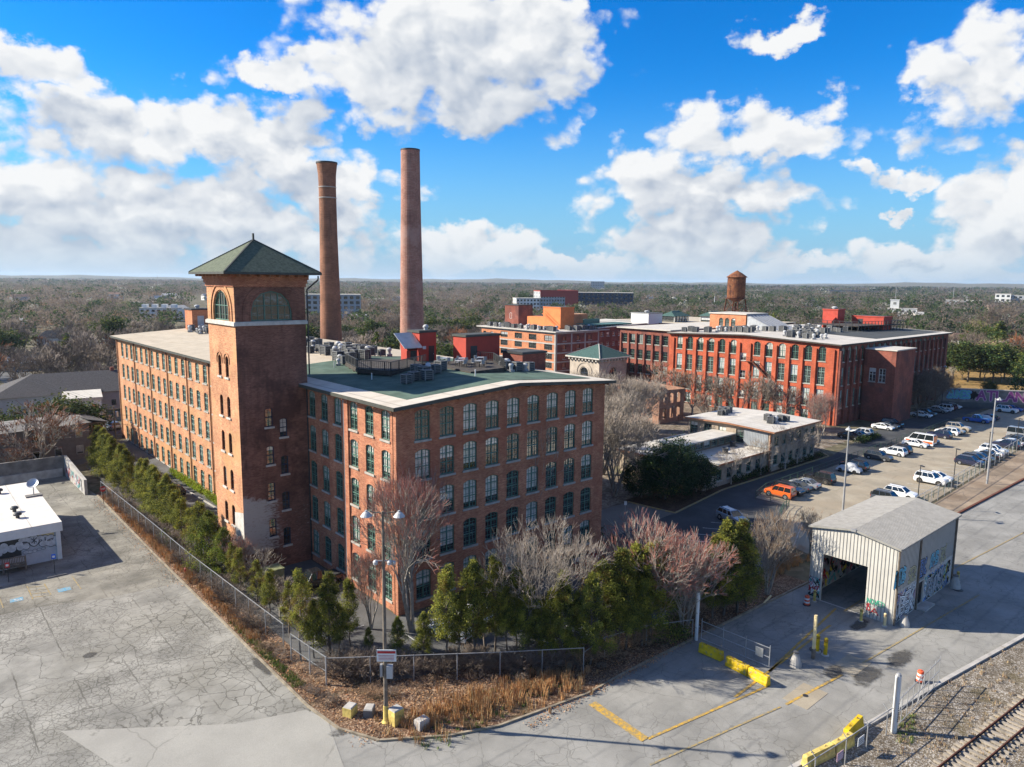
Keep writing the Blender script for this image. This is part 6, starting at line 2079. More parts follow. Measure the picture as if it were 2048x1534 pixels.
for (u, k, c, rz, lb) in [
        (115.8, 'sedan', 'black', S_, 'black sedan nearest the hedge against the red mill'),
        (118.5, 'sedan', 'silver', N_, 'silver sedan with shining windscreen by the small hedge'),
        (121.3, 'wagon', 'white', N_, 'white wagon behind the silver sedan at the mill wall'),
        (131.7, 'coupe', 'white', S_, 'sleek white car alone against the foot of the red mill'),
        (134.5, 'sedan', 'slate', S_, 'dark sedan right of the sleek white car'),
        (137.2, 'wagon', 'black', S_, 'black wagon second right of the sleek white car'),
        (155.2, 'sedan', 'white', S_, 'white sedan half under the dark trees by the mill'),
        (158.2, 'wagon', 'grey', S_, 'grey wagon under the dark trees by the mill'),
        (166.0, 'sedan', 'silver', S_, 'silver sedan far along the red mill wall'),
        (169.2, 'fourbyfour', 'white', N_, 'white square wagon far along the red mill wall'),
        (172.2, 'wagon', 'maroon', N_, 'dark maroon wagon far along the red mill wall'),
        (175.4, 'coupe', 'white', S_, 'white coupe last along the red mill wall')]:
    car(k, c, u, 8.0 + rnd(-.2, .2), rz + rnd(-.02, .02), lb, LW, z=0.02)
car('wagon', 'silver', 49.4, -5.3, S_ - 0.3, 'grey wagon with bright windscreen parked in the shady driveway below the ramp', 'cars in the mill yard')
car('sedan', 'white', 1.3, -6.3, 0.3, 'white sedan behind the evergreens at the mill corner', 'cars in the mill yard')
car('wagon', 'white', 4.6, -5.2, 0.1, 'white wagon second from the mill corner behind the evergreens', 'cars in the mill yard')
car('sedan', 'white', 8.2, -14.2, 1.2, 'white car behind the front fence, mostly hidden by evergreens', 'cars in the mill yard')
car('sedan', 'pale_blue', 22.6, -4.4, N_, 'pale blue car between the red twigged trees by the mill wall', 'cars in the mill yard')
car('wagon', 'white', 25.6, -9.6, 0.9, 'white car glimpsed between bare red maples by the driveway', 'cars in the mill yard')
car('pickup', 'black', -3.2, 11.4, math.pi / 2, 'black pickup truck parked nose out in the tower shadow', 'cars in the mill yard')
car('sedan', 'beige', -5.6, 61.6, math.pi / 2 + 0.05, 'old beige sedan between the hedge trees and the long mill', 'cars in the mill yard')
car('sedan', 'silver', -5.9, 66.2, math.pi / 2, 'silver car just beyond the old beige sedan', 'cars in the mill yard')
car('wagon', 'black', -5.6, 54.0, math.pi / 2 - 0.05, 'black wagon between the hedge trees and the long mill', 'cars in the mill yard')
car('wagon', 'pale_blue', *G(226, 858)[:2], 0.1, 'pale blue car parked on the street past the mill end', 'cars on the side street')
car('sedan', 'red', *G(135, 905)[:2], 0.4, 'red car parked beside the porch house on the street', 'cars on the side street')


# ------------------------------------------------------------------ fences
def mesh_mat(name, c, pitch, thick):
    """woven wire seen from far: diamonds of wire with open air between"""
    m = NT(name, 0.5, 0.4, 0.4)
    p = m.objpos()
    s = m.n('ShaderNodeSeparateXYZ')
    m.l(p, s.inputs[0])
    u = m.math('MULTIPLY', m.math('ADD', s.outputs[0], s.outputs[2]), 1 / pitch)
    v = m.math('MULTIPLY', m.math('SUBTRACT', s.outputs[0], s.outputs[2]), 1 / pitch)
    a = m.math('LESS_THAN', m.math('FRACT', u), thick)
    b = m.math('LESS_THAN', m.math('FRACT', v), thick)
    al = m.math('MAXIMUM', a, b)
    m.color(c)
    m.setin(m.b.inputs['Alpha'], al)
    return m.mat


M['chain_link'] = mesh_mat('chain_link', (0.20, 0.205, 0.21), 0.075, 0.055)
M['chain_rust'] = mesh_mat('chain_rust', (0.12, 0.09, 0.075), 0.075, 0.07)
M['rail_green'] = plain('rail_green', (0.04, 0.085, 0.06), 0.5, 0.4)
_post = {}


def fence(label, pts, h=2.4, step=3.0, mat='galv', wire='chain_link', rpost=0.04, mid=False, arm=0.0, top=True, cat='fence', bars=None, name='chain_link_fence'):
    t = thing(name, label, cat, (pts[0][0], pts[0][1], 0))
    key = (h, mat, rpost, arm)
    if key not in _post:
        mb = MB().tube((0, 0, 0), (0, 0, h + 0.05), rpost, n=6)
        if arm:
            mb.bar((0, 0, h + 0.02), (0.0, -arm, h + arm), 0.04)
        _post[key] = mb.mesh('fence_post', M[mat])
    for a, b in zip(pts[:-1], pts[1:]):
        a, b = Vector((a[0], a[1], 0)), Vector((b[0], b[1], 0))
        L = (b - a).length
        n = max(1, round(L / step))
        ang = math.atan2(b.y - a.y, b.x - a.x)
        for i in range(n + (1 if b == Vector((pts[-1][0], pts[-1][1], 0)) else 0)):
            p = a + (b - a) * (i / n)
            link('post', _post[key], t, (p.x, p.y, 0), ang, world=True)
        mb = MB()
        if top:
            mb.bar((0, 0, h), (L, 0, h), 0.05)
        if mid:
            mb.bar((0, 0, h * 0.5), (L, 0, h * 0.5), 0.045)
        if bars:
            for zz in bars:
                mb.bar((0, 0, zz), (L, 0, zz), 0.05)
        if mb.f:
            mb.build('rail', M[mat], t, loc=(a.x, a.y, 0), rz=ang, world=True)
        if wire:
            MB().quad((0, 0.03, 0.03), (L, 0.03, 0.03), (L, 0.03, h), (0, 0.03, h)).build('wire_mesh', M[wire], t, loc=(a.x, a.y, 0), rz=ang, world=True)
    return t


fence('long chain link fence with bright top rail below the left row of evergreens', [(-12.9, 60.5), (-12.3, 36), (-12.1, 23), (-11.5, 8), (-11.2, 1.0)], 2.4, 3.0)
fence('chain link fence in shade in front of the yard evergreens', [(-10.95, -6.5), (-5.4, -10.6), (0.2, -14.7), (5.9, -18.6)], 2.3, 2.9, wire='chain_rust', mat='galv_dull')
fence('short chain link run with one bare rail towards the tall white gate post', [(5.9, -18.6), (9.2, -18.0), (13.6, -19.0), (17.7, -21.0)], 1.9, 3.2, wire=None, mat='galv_dull')
gt1 = fence('small chain link gate standing ajar at the fence corner', [(-11.0, -6.55), (-11.25, -4.2), (-11.5, -1.2)], 2.45, 2.6, mid=True, rpost=0.06, cat='gate', name='wire_gate')
fence('chain link fence with a slanting top behind the shed doorway', [(25, -17.9), (30, -17.6), (34.8, -17.6), (41, -16.6), (46.5, -15.8)], 2.2, 3.0, wire='chain_rust')
fence('tall chain link fence with angled arms along the outer side of the upper lot', [(50, -20.6), (62, -20.6), (76, -20.0), (107, -19.0), (138, -17.9), (200, -18.4)], 2.5, 3.2, arm=0.35)
fence('low green pipe railing along the outer row of parked cars', [(62, -19.5), (76, -19.1), (107, -18.2), (138, -17.1), (180, -17.2)], 1.1, 2.4, mat='rail_green', wire='chain_rust', mid=True, cat='railing', name='pipe_railing')
fence('green pipe railing round the end of the upper lot and along the driveway', [(62.0, -6.8), (61.8, -4.0), (61.3, -1.9), (66.5, -0.6), (100, -0.25), (134, 0.0), (150, 0.6)], 1.25, 2.6, mat='rail_green', wire='chain_rust', mid=True, cat='railing', name='pipe_railing')
fence('curved green railing beside the ramp up to the lot', [(62.0, -6.8), (59.5, -7.3), (56.3, -8.5), (52.6, -10.4), (49, -12.2), (45.5, -14.2)], 1.15, 1.5, mat='rail_green', wire=None, mid=True, cat='railing', name='ramp_railing', rpost=0.06)
fence('dark railing on the far side of the ramp behind the shed', [(46.0, -17.9), (52, -18.6), (60, -19.4)], 1.15, 1.6, mat='rail_green', wire=None, mid=True, cat='railing', name='ramp_railing')
fence('leaning mesh fence along the gravel beside the yellow blocks', [(17.3, -38.4), (16.5, -38.3), (13.8, -38.05), (11.05, -37.8), (7.5, -37.4), (3, -37.0)], 1.9, 2.8, arm=0.4, mat='galv_dull', wire='chain_link')


def gate_leaf(label, a, b, h, z0, diag, n, mat='galv_dull', sign=None):
    t = thing('mesh_gate', label, 'gate', (a[0], a[1], 0))
    va, vb = Vector((a[0], a[1], 0)), Vector((b[0], b[1], 0))
    L = (vb - va).length
    ang = math.atan2(vb.y - va.y, vb.x - va.x)
    mb = MB()
    for z in (z0, (z0 + h) / 2, h):
        mb.bar((0, 0, z), (L, 0, z), 0.05)
    mb.build('rail', M[mat], t, rz=ang)
    pm = MB().bar((0, 0, z0), (0, 0, h + 0.25), 0.05).mesh('gate_bar', M[mat])
    for i in range(n + 1):
        p = (vb - va) * (i / n)
        link('upright', pm, t, (p.x, p.y, 0), ang)
    MB().quad((0, 0.03, z0), (L, 0.03, z0), (L, 0.03, h), (0, 0.03, h)).build('wire_mesh', M['chain_link'], t, rz=ang)
    if diag:
        mb = MB().bar((L * .5, 0, z0), (L * .62, 0, h), 0.035).bar((0, 0, z0), (L * .12, 0, h), 0.035)
        mb.build('brace', M[mat], t, rz=ang)
    if sign:
        MB().box(sign[0] - .35, sign[0] + .35, -0.08, -0.05, sign[1] - .4, sign[1] + .4).build('sign_board', M['galv'], t, rz=ang)
    return t


gate_leaf('long open mesh gate leaf standing along the gravel edge by the striped barrel', (17.6, -38.45), (26.7, -38.3), 2.2, 0.15, True, 8)
gate_leaf('chain link swing gate with a blank board behind the yellow blocks', (18.1, -21.7), (18.3, -28.2), 1.9, 0.25, False, 3, 'galv', sign=(5.6, 1.25))
t = thing('gate_post', 'tall white gate post by the bed corner, with twin pipes', 'gate post', (17.9, -21.3, 0))
MB().tube((0, 0, 0), (0, 0, 4.55), 0.15, n=12).build('pipe', M['white_paint'], t)
MB().tube((0.28, 0.05, 0), (0.28, 0.05, 4.5), 0.06, n=8).build('slim_pipe', M['galv'], t)
mb = MB()
for z in (1.2, 2.6, 3.9):
    mb.box(-0.17, 0.34, -0.1, 0.1, z, z + 0.06)
mb.build('clamp', M['galv_dull'], t)
t = thing('gate_post', 'thick white gate post with faded black letters at the gravel edge', 'gate post', (17.35, -38.5, 0))
MB().tube((0, 0, 0), (0, 0, 4.4), 0.2, n=14).build('pipe', M['white_paint'], t)
MB().lathe([(0.2, 4.4), (0.15, 4.52), (0.02, 4.58)], 14).build('cap', M['galv_dull'], t)
MB().tube((-0.28, 0, 0), (-0.28, 0, 4.3), 0.05, n=6).tube((-0.28, 0, 4.3), (0.0, 0, 4.55), 0.05, n=6).build('slim_pipe', M['galv_dull'], t)
mb = MB()
for i in range(9):
    z = 0.9 + i * 0.17
    mb.box(-0.09, 0.09, -0.215, -0.2, z, z + rnd(0.03, 0.09))
mb.build('faded_lettering', M['spray_black'], t)

# ------------------------------------------------------------------ yellow blocks, bollards, barrels
def jersey(label, a, b, h=0.85, mat='yellow_paint', w=0.6):
    va, vb = Vector((a[0], a[1], 0)), Vector((b[0], b[1], 0))
    L = (vb - va).length
    t = thing('concrete_barrier', label, 'barrier', ((va.x + vb.x) / 2, (va.y + vb.y) / 2, 0), math.atan2(vb.y - va.y, vb.x - va.x), 'yellow concrete barriers')
    V = []
    prof = [(-w / 2, 0.06), (-w / 2, 0.28), (-w * .42, 0.38), (-w * .33, h - .05), (-w * .28, h), (w * .28, h), (w * .33, h - .05), (w * .42, .38), (w / 2, .28), (w / 2, 0.06)]
    for x in (-L / 2, -L / 2 + .06, L / 2 - .06, L / 2):
        f = 0.93 if abs(x) > L / 2 - .01 else 1
        V += [(x, y * f, z if z < .1 else z * (0.97 if f < 1 else 1)) for y, z in prof]
    n = len(prof)
    F = [(i * n + j, i * n + (j + 1) % n, (i + 1) * n + (j + 1) % n, (i + 1) * n + j) for i in range(3) for j in range(n)]
    F += [tuple(reversed(range(n))), tuple(range(3 * n, 4 * n))]
    MB().add(V, F).build('block', M[mat], t)
    mb = MB()
    for x in (-L / 2 + .3, L / 2 - .3):
        mb.box(x - .25, x + .25, -w * .46, w * .46, 0, 0.07)
    mb.build('foot', M['concrete_dark'], t)
    for x in (-L * .25, L * .25):
        MB().bar((x - .1, 0, h), (x, 0, h + .09), 0.03).bar((x, 0, h + .09), (x + .1, 0, h), 0.03).build('lifting_loop', M['rust'], t)
    return t


jersey('bright yellow concrete barrier standing apart nearest the bed corner', (16.42, -22.7), (16.5, -24.9))
jersey('bright yellow concrete barrier, middle one in front of the swing gate', (16.25, -25.5), (16.1, -27.6))
jersey('bright yellow concrete barrier at the road end of the swing gate row', (16.08, -27.7), (15.9, -29.5))
jersey('pale yellow concrete block lowest at the picture edge behind the wire fence', (8.6, -36.2), (11.4, -36.75), 0.9, 'yellow_worn')
jersey('pale yellow concrete block with a white notice, middle of the roadside row', (11.5, -36.8), (13.6, -37.1), 0.9, 'yellow_worn')
jersey('bright topped yellow block at the top of the roadside row by the gate post', (13.6, -36.7), (16.2, -36.6), 0.9, 'yellow_paint')
for lb, x, y, cols_ in (('white notice sheet on the fence in front of the yellow blocks', 12.9, -37.95, 'white_paint'), ('small reddish notice on the lowest yellow block', 10.2, -37.75, 'spray_pink')):
    t = thing('notice', lb, 'sign', (x, y, 0), R(-4))
    MB().box(-0.4, 0.4, -0.07, -0.04, 0.75, 1.35).build('sheet', M[cols_], t)
    mb = MB()
    for k in range(3):
        mb.box(-0.3, 0.3, -0.078, -0.07, 0.88 + k * .14, 0.91 + k * .14)
    mb.build('print', M['spray_black'] if cols_ == 'white_paint' else M['white_paint'], t)


def bollard(label, x, y, h, r, mat, lean=0.0):
    t = thing('bollard', label, 'bollard', (x, y, 0))
    b = MB().lathe([(r, 0), (r, h - r * .7), (r * .7, h - r * .2), (0.02, h)], 14).build('post', M[mat], t)
    mb = MB()
    for z in (h * .78, h * .86):
        mb.lathe([(r, z), (r + .012, z + .005), (r + .012, z + .045), (r, z + .05)], 14)
    mb.build('band', M['rust'], t)
    MB().lathe([(r * 2.0, 0), (r * 1.9, 0.06), (r, 0.07)], 14).build('footing', M['concrete'], t)
    t.rotation_euler = (lean, 0, 0)
    return t


bollard('left of the two bright yellow bollards behind the cream post', 24.35, -29.4, 1.6, 0.17, 'yellow_paint')
bollard('right of the two bright yellow bollards behind the cream post', 24.3, -30.15, 1.6, 0.17, 'yellow_paint')
bollard('worn cream bollard inside the shed door on the right', 33.2, -29.4, 1.25, 0.13, 'yellow_worn')
bollard('cream bollard at the near corner of the shed', 33.9, -31.3, 1.3, 0.13, 'cream_paint')
bollard('worn bollard at the left jamb of the shed door', 34.0, -24.4, 1.25, 0.13, 'yellow_worn')
bollard('old bollard by the far end of the graffiti wall', 50.9, -32.2, 1.2, 0.14, 'yellow_worn')
t = thing('clearance_post', 'tall cream square post in front of the two yellow bollards', 'post', (22.9, -29.75, 0))
MB().box(-0.13, 0.13, -0.13, 0.13, 0, 0.9).build('base_sleeve', M['wood_grey'], t)
MB().box(-0.11, 0.11, -0.11, 0.11, 0.9, 3.95).build('post', M['cream_paint'], t)


def barrel(label, x, y, rz=0):
    t = thing('traffic_barrel', label, 'traffic barrel', (x, y, 0), rz)
    z = 0.08
    MB().lathe([(0.38, 0), (0.38, 0.07), (0.3, 0.09)], 18).build('rubber_base', M['plastic'], t)
    M.setdefault('barrel_orange', plain('barrel_orange', (0.62, 0.10, 0.04), 0.5))
    for i in range(5):
        r = 0.285 - i * 0.012
        MB().lathe([(r, z), (r, z + 0.16), (r - 0.012, z + 0.17)], 18).build('orange_band' if i % 2 == 0 else 'white_band', M['barrel_orange'] if i % 2 == 0 else M['white_paint'], t)
        z += 0.172
    MB().lathe([(0.22, z), (0.2, z + .05), (0.06, z + .06), (0.06, z + .12)], 14).build('handle', M['barrel_orange'], t)
    return t


barrel('orange and white barrel behind the open mesh gate', 26.0, -37.2)
barrel('grubby orange and white barrel at the left jamb of the shed', 32.6, -24.3)
for lb, x, y, s in (('mottled concrete pedestal leaning beside the road line near the yellow bollards', 20.6, -29.35, 1.0), ('pale concrete pedestal at the near corner of the graffiti wall', 35.4, -32.5, 0.95), ('pale concrete pedestal at the far corner of the graffiti wall', 48.8, -32.6, 1.15)):
    t = thing('concrete_pedestal', lb, 'pedestal', (x, y, 0))
    MB().lathe([(0.5 * s, 0), (0.48 * s, 0.25 * s), (0.33 * s, 0.75 * s), (0.22 * s, 1.05 * s), (0.2 * s, 1.15 * s)], 12).build('body', M['concrete'], t)
    MB().lathe([(0.24 * s, 1.15 * s), (0.24 * s, 1.25 * s), (0.1 * s, 1.3 * s)], 10).build('cap', M['concrete_dark'], t)
for lb, x, y, rz, sz, mt in (('cubic stone block with yellow painted side, leftmost at the bed corner', -11.5, -11.3, 0.5, (.85, .75, .8), 'yellow_worn'), ('mossy stone block second from the left at the bed corner', -10.4, -12.2, 0.8, (.9, .7, .65), 'concrete_dark'),
                          ('large stone block right of the yellow foot of the lamp pole', -9.45, -14.35, 0.15, (.9, .8, 1.2), 'yellow_worn'), ('low stone block farthest right, at the kerb', -8.3, -16.0, 0.1, (.95, .7, .7), 'concrete')):
    t = thing('stone_block', lb, 'stone block', (x, y, 0.04), rz + R(-41) + 0.7)
    mb = MB().box(-sz[0] / 2, sz[0] / 2, -sz[1] / 2, sz[1] / 2, 0, sz[2] - 0.08)
    mb.build('block', M[mt], t)
    MB().box(-sz[0] / 2 + .02, sz[0] / 2 - .02, -sz[1] / 2 + .02, sz[1] / 2 - .02, sz[2] - .08, sz[2], taper=0.05).build('top_face', M['concrete'], t)
t = thing('parking_stop', 'worn cream wheel stop lying by the bed edge left of the shed', 'wheel stop', (30.5, -21.2, 0.05), R(12))
MB().box(-1.1, 1.1, -.1, .1, 0, .13, taper=.03).build('block', M['cream_paint'], t)
for i, (x, y) in enumerate(((-23.2, 31.6), (-27.4, 31.95))):
    t = thing('parking_stop', ['dark wheel stop in the shop shadow under the blue sign', 'dark wheel stop in the shop shadow under the ramp'][i], 'wheel stop', (x, y, 0.01))
    MB().box(-.95, .95, -.08, .08, 0, .14, taper=.03).build('block', M['concrete_dark'], t)
for i, (x, y, c) in enumerate(((-23.23, 32.8, 'line_blue'), (-27.36, 33.1, 'spray_red'))):
    t = thing('lot_sign', ['blue parking sign on a thin post before the white shop', 'red and white sign on a thin post in front of the ramp'][i], 'sign', (x, y, 0), R(-12))
    MB().tube((0, 0, 0), (0, 0, 2.1), 0.03, n=6).build('post', M['dark_metal'], t)
    MB().box(-.2, .2, -.05, -.03, 1.65, 2.2).build('panel', M[c] if c != 'line_blue' else plain('sign_blue', (0.03, 0.12, 0.55), 0.4), t)
    MB().box(-.12, .12, -.056, -.05, 1.8, 2.02).build('emblem', M['white_paint'], t)
t = thing('stop_sign', 'faded red octagonal stop sign in the dry grass by the fence end', 'sign', (-13.4, 56.8, 0), R(12))
MB().tube((0, 0, 0), (0, 0, 2.5), 0.04, n=6).build('post', M['rust'], t)
oc = [(.42 * math.cos(math.pi / 8 + i * math.pi / 4), .42 * math.sin(math.pi / 8 + i * math.pi / 4)) for i in range(8)]
MB().add([(a, -.05, 2.2 + b) for a, b in oc] + [(a, -.03, 2.2 + b) for a, b in oc], [tuple(range(8)), tuple(range(15, 7, -1))] + [(i, (i + 1) % 8, 8 + (i + 1) % 8, 8 + i) for i in range(8)]).build('plate', M['spray_red'], t)
mb = MB()
to0 = lambda s, z, d: (s, -.05 + d, z)
strokes(mb, to0, text_polys('STOP', -.3, 2.08, .6, .24), 0.045, 0.004)
mb.build('lettering', M['white_paint'], t)
t = thing('fire_hydrant', 'small dark red fire hydrant in the verge by the fence', 'hydrant', (*G(372, 1150)[:2], 0.05))
MB().lathe([(.16, 0), (.16, .05), (.11, .08), (.11, .6), (.14, .62), (.13, .7), (.05, .8), (.01, .82)], 12).build('barrel', M['car_red'] if 'car_red' in M else PAINT['red'], t)
MB().tube((-.2, 0, .45), (.2, 0, .45), .06, n=8).build('nozzle', PAINT['red'], t)
t = thing('transformer_box', 'pale olive green transformer cabinet in the tower shadow', 'transformer', (-6.5, 14.5, 0))
M['olive'] = plain('olive', (0.22, 0.24, 0.13), 0.6)
MB().box(-1.1, 1.1, -.9, .9, 0, .15).build('plinth', M['concrete'], t)
MB().box(-1.0, 1.0, -.8, .8, .15, 1.9).build('cabinet', M['olive'], t)
MB().box(-1.05, 1.05, -.86, .86, 1.9, 1.98).build('lid', M['olive'], t)
for s in (-.5, .5):
    MB().box(s - .46, s + .46, -.83, -.8, .25, 1.8).build('door', M['olive'], t)
MB().box(-.35, -.05, -.85, -.83, 1.1, 1.3).build('warning_label', M['white_paint'], t)


# ------------------------------------------------------------------ lamp poles
def lamp_pole(label, x, y, h, r0, r1, heads, mat='galv_dull', hz=0.0, group=None, name='lamp_pole', arm=1.0, lean=0.0, box=False):
    t = thing(name, label, 'lamp post', (x, y, 0), hz, group)
    MB().tube((0, 0, 0), (0, 0, h), r0, r1, n=10).build('pole', M[mat], t)
    for sx in heads:
        hd = MB()
        if box:
            hd.box(min(0, sx), max(0, sx), -.15, .15, h - .05, h + .05)
            hd.build('lamp_head', M['dark_metal'], t)
        else:
            hd.bar((0, 0, h - .15), (sx * .75, 0, h - .02), 0.07)
            a = hd.build('arm', M[mat], t)
            q = MB().lathe([(.42, -.32), (.40, -.28), (.22, -.05), (.1, .02), (.08, .12)], 14, (sx, 0)).shift(0, 0, h - .05)
            q.build('lamp_head', M['ac_white'], t)
    t.rotation_euler = (0, lean, hz)
    return t


lp = lamp_pole('tall bronze lamp pole with two bell lamps and a yellow painted foot', -9.95, -13.8, 16.0, 0.17, 0.09, (-1.15, 1.15), 'wood_grey', R(-41))
MB().lathe([(.34, 0), (.34, .1), (.2, .22), (.19, 1.35), (.18, 1.36)], 12).build('yellow_foot', M['yellow_worn'], lp)
MB().box(-.55, .85, -.24, -.2, 4.9, 5.8).build('notice_board', M['white_paint'], lp)
mb = MB().box(-.5, .8, -.248, -.24, 5.52, 5.7)
for k in range(4):
    mb.box(-.42, .7, -.248, -.24, 5.02 + k * .11, 5.05 + k * .11)
mb.build('notice_print', M['spray_red'], lp)
MB().box(.12, .55, -.2, .15, 3.55, 4.5).build('meter_box', M['ac_white'], lp)
MB().box(-.35, -.17, -.2, .1, 3.7, 4.6).build('conduit_box', M['galv_dull'], lp)
for sx in (-.55, .45):
    MB().lathe([(.16, -.15), (.18, .05), (.08, .16)], 10, (sx, -.1)).shift(0, 0, 12.3).build('camera', M['ac_white'], lp)
MB().bar((-.55, -.05, 12.4), (.75, -.05, 12.4), .06).build('camera_arm', M['galv_dull'], lp)
MB().lathe([(.1, -.12), (.12, .05), (.05, .12)], 10, (.78, -.1)).shift(0, 0, 12.3).build('camera', M['ac_white'], lp)
lamp_pole('tall grey lamp pole at the near end of the upper lot', 64.5, -13.5, 12.6, .16, .09, (-.9,), 'galv_dull', R(20))
lamp_pole('tall grey lamp pole standing on the tan dock strip', 98.5, -21.7, 14.2, .17, .1, (.9,), 'galv_dull', R(-20))
for i, (x, y, h) in enumerate(((75.5, -19.3, 6.4), (91.6, -18.9, 6.4), (111.0, -18.2, 6.4), (131, -17.6, 6.4), (142, -17.2, 6.4))):
    lamp_pole('%s slim black car park lamp along the outer row, counted from the shed' % ['first', 'second', 'third', 'fourth', 'fifth'][i], x, y, h, .07, .06, (-.8,), 'dark_metal', R(50), 'slim lamps along the outer row', box=True)
lamp_pole('slim dark lamp in front of the mural wall', 176, 10.5, 11.0, .1, .08, (.6,), 'dark_metal', 0.3)
for lb, x, y, h in (('small white sign on a pole at the near planting corner', 39.4, 5.0, 2.4), ('little white sign in the bed before the low office', 58.8, 5.2, 1.3)):
    t = thing('yard_sign', lb, 'sign', (x, y, 0), R(-41))
    MB().tube((0, 0, 0), (0, 0, h), .035, n=6).build('post', M['galv_dull'], t)
    MB().box(-.18, .18, -.05, -.035, h - .55, h).build('panel', M['white_paint'], t)

# mural wall at the far end of the lot
ma, mbv = Vector(G(1886, 813)), Vector(G(2075, 822))
ma = ma - (mbv - ma) * 0.08
mbv = mbv + (mbv - ma) * 0.6
L = (mbv - ma).length
ang = math.atan2(mbv.y - ma.y, mbv.x - ma.x)
t = thing('mural_wall', 'long concrete wall with a big mural reading ATLANTA at the far end of the lot', 'wall', tuple(ma), ang)
MB().box(0, L, 0, .5, 0, 4.9).build('wall_body', M['concrete_dark'], t)
MB().box(0, L, -.1, .6, 4.9, 5.1).build('coping', M['concrete'], t)
MB().box(0, L, -0.02, 0, 0.0, 1.5).build('dado', M['asphalt_mid'], t)
to1 = lambda s, z, d: (s, d, z)
k = L / 1.68 / 189.0
pxm = lambda px: L * 0.08 / 1.68 * 0 + ((px - 1886) / 189.0 * (L / 1.68) + 0.08 * L / 1.68)


def mural(txt, p0, p1, z0, z1, fill, line, sw):
    mb = MB()
    P = text_polys(txt, pxm(p0), z0, pxm(p1) - pxm(p0), z1 - z0, 0.2)
    strokes(mb, to1, P, sw * 1.7, 0.03, 1)
    strokes(mb, to1, P, sw, 0.05, 0)
    mb.build('mural_lettering', [M[fill], M[line]], t)


mural('ATLANTA', 1951, 2080, 2.3, 4.6, 'spray_violet', 'spray_pink', .5)
mural('ZUNES', 1893, 1937, 2.6, 4.4, 'spray_teal', 'spray_deep_blue', .45)
mb = MB()
for i in range(14):
    blob(mb, 0, 0, .1, .1, 0, 0) if False else None
    a = rnd(pxm(1938), pxm(1950))
    mb.add([to1(a + .6 * math.cos(q * .785), 3.4 + rnd(-.9, .9) + .5 * math.sin(q * .785), -.02 - i * .002) for q in range(8)], [tuple(range(8))])
mb.build('mural_patch', M['spray_black'], t)

# ------------------------------------------------------------------ utility poles and wires on the side street
tops = []
for i, (x, y, xt, yt, lb) in enumerate(((137, 914, 133, 859, 'grey utility pole beside the porch house'), (186, 888, 181, 832, 'utility pole with a street lamp arm at the corner of the wall'),
                                       (199, 878, 197, 815, 'utility pole second along the side street'), (232, 886, 229, 812, 'utility pole close to the end of the long mill'))):
    p = G(x, y)
    d = ray(xt, yt)
    tt = math.hypot(p[0] - CAM_P[0], p[1] - CAM_P[1]) / math.hypot(d[0], d[1])
    h = CAM_H + d[2] * tt
    u = thing('utility_pole', lb, 'utility pole', p)
    MB().tube((0, 0, 0), (0, 0, h), .17, .12, n=8).build('pole', M['wood_grey'], u)
    MB().bar((-1.1, 0, h - .6), (1.1, 0, h - .6), .12).build('crossarm', M['wood_grey'], u)
    if i == 1:
        MB().bar((0, 0, h * .55), (-3.0, -.6, h * .62), .09).build('lamp_arm', M['galv'], u)
        MB().box(-3.6, -3.0, -.75, -.5, h * .61, h * .63).build('lamp_head', M['ac_white'], u)
    if i == 3:
        MB().lathe([(.28, h - 2.2), (.3, h - 2.1), (.3, h - 1.2), (.25, h - 1.1)], 10, (.45, 0)).build('transformer', M['galv'], u)
    tops.append(Vector((p[0], p[1], h - .5)))
far = Vector((-14, 190, 9.5))
mb = MB()
for a, b in ((tops[0], tops[1]), (tops[1], tops[2]), (tops[2], tops[3]), (tops[1], tops[3]), (tops[3], far), (tops[0], Vector((-70, 86, 8.5)))):
    for off in (-.9, 0, .9):
        prev = None
        for i in range(9):
            f = i / 8
            q = a.lerp(b, f) + Vector((off, 0, -1.2 * 4 * f * (1 - f) * .5))
            if prev is not None:
                mb.bar(prev, q, .035)
            prev = q
kind(tag(mb.build('overhead_wires', M['dark_metal']), 'bundle of overhead wires between the street utility poles', 'wires'), 'stuff')

# ------------------------------------------------------------------ railway in the corner
M['rail_rust'] = plain('rail_rust', (0.10, 0.038, 0.022), 0.7, 0.3, var=0.3)
M['sleeper'] = plain('sleeper', (0.27, 0.235, 0.19), 0.9, var=0.35)
ra = Vector((15.88 - 13.18 * 1.3, -42.19 + 1.37 * 1.3, 0))
d = Vector((13.18, -1.37, 0)).normalized()
nrm = Vector((-d.y, d.x, 0))
t = thing('railway_track', 'rusty railway track on pale sleepers in the gravel corner', 'railway track', tuple(ra), math.atan2(d.y, d.x))
LEN_R = 75
for off in (0, -1.5):
    mb = MB().box(0, LEN_R, off - .035, off + .035, .24, .30).box(0, LEN_R, off - .015, off + .015, .17, .24).box(0, LEN_R, off - .07, off + .07, .15, .17)
    mb.build('rail', M['rail_rust'], t)
sm = MB().box(-.12, .12, -1.3, 1.3, 0, .15, taper=.01).mesh('sleeper', M['sleeper'])
for i in range(120):
    link('sleeper', sm, t, (i * .62 + rnd(-.05, .05), -.75 + rnd(-.08, .08), rnd(-.02, .0)), rnd(-.03, .03))


# ------------------------------------------------------------------ trees
RS = np.random.RandomState(11)


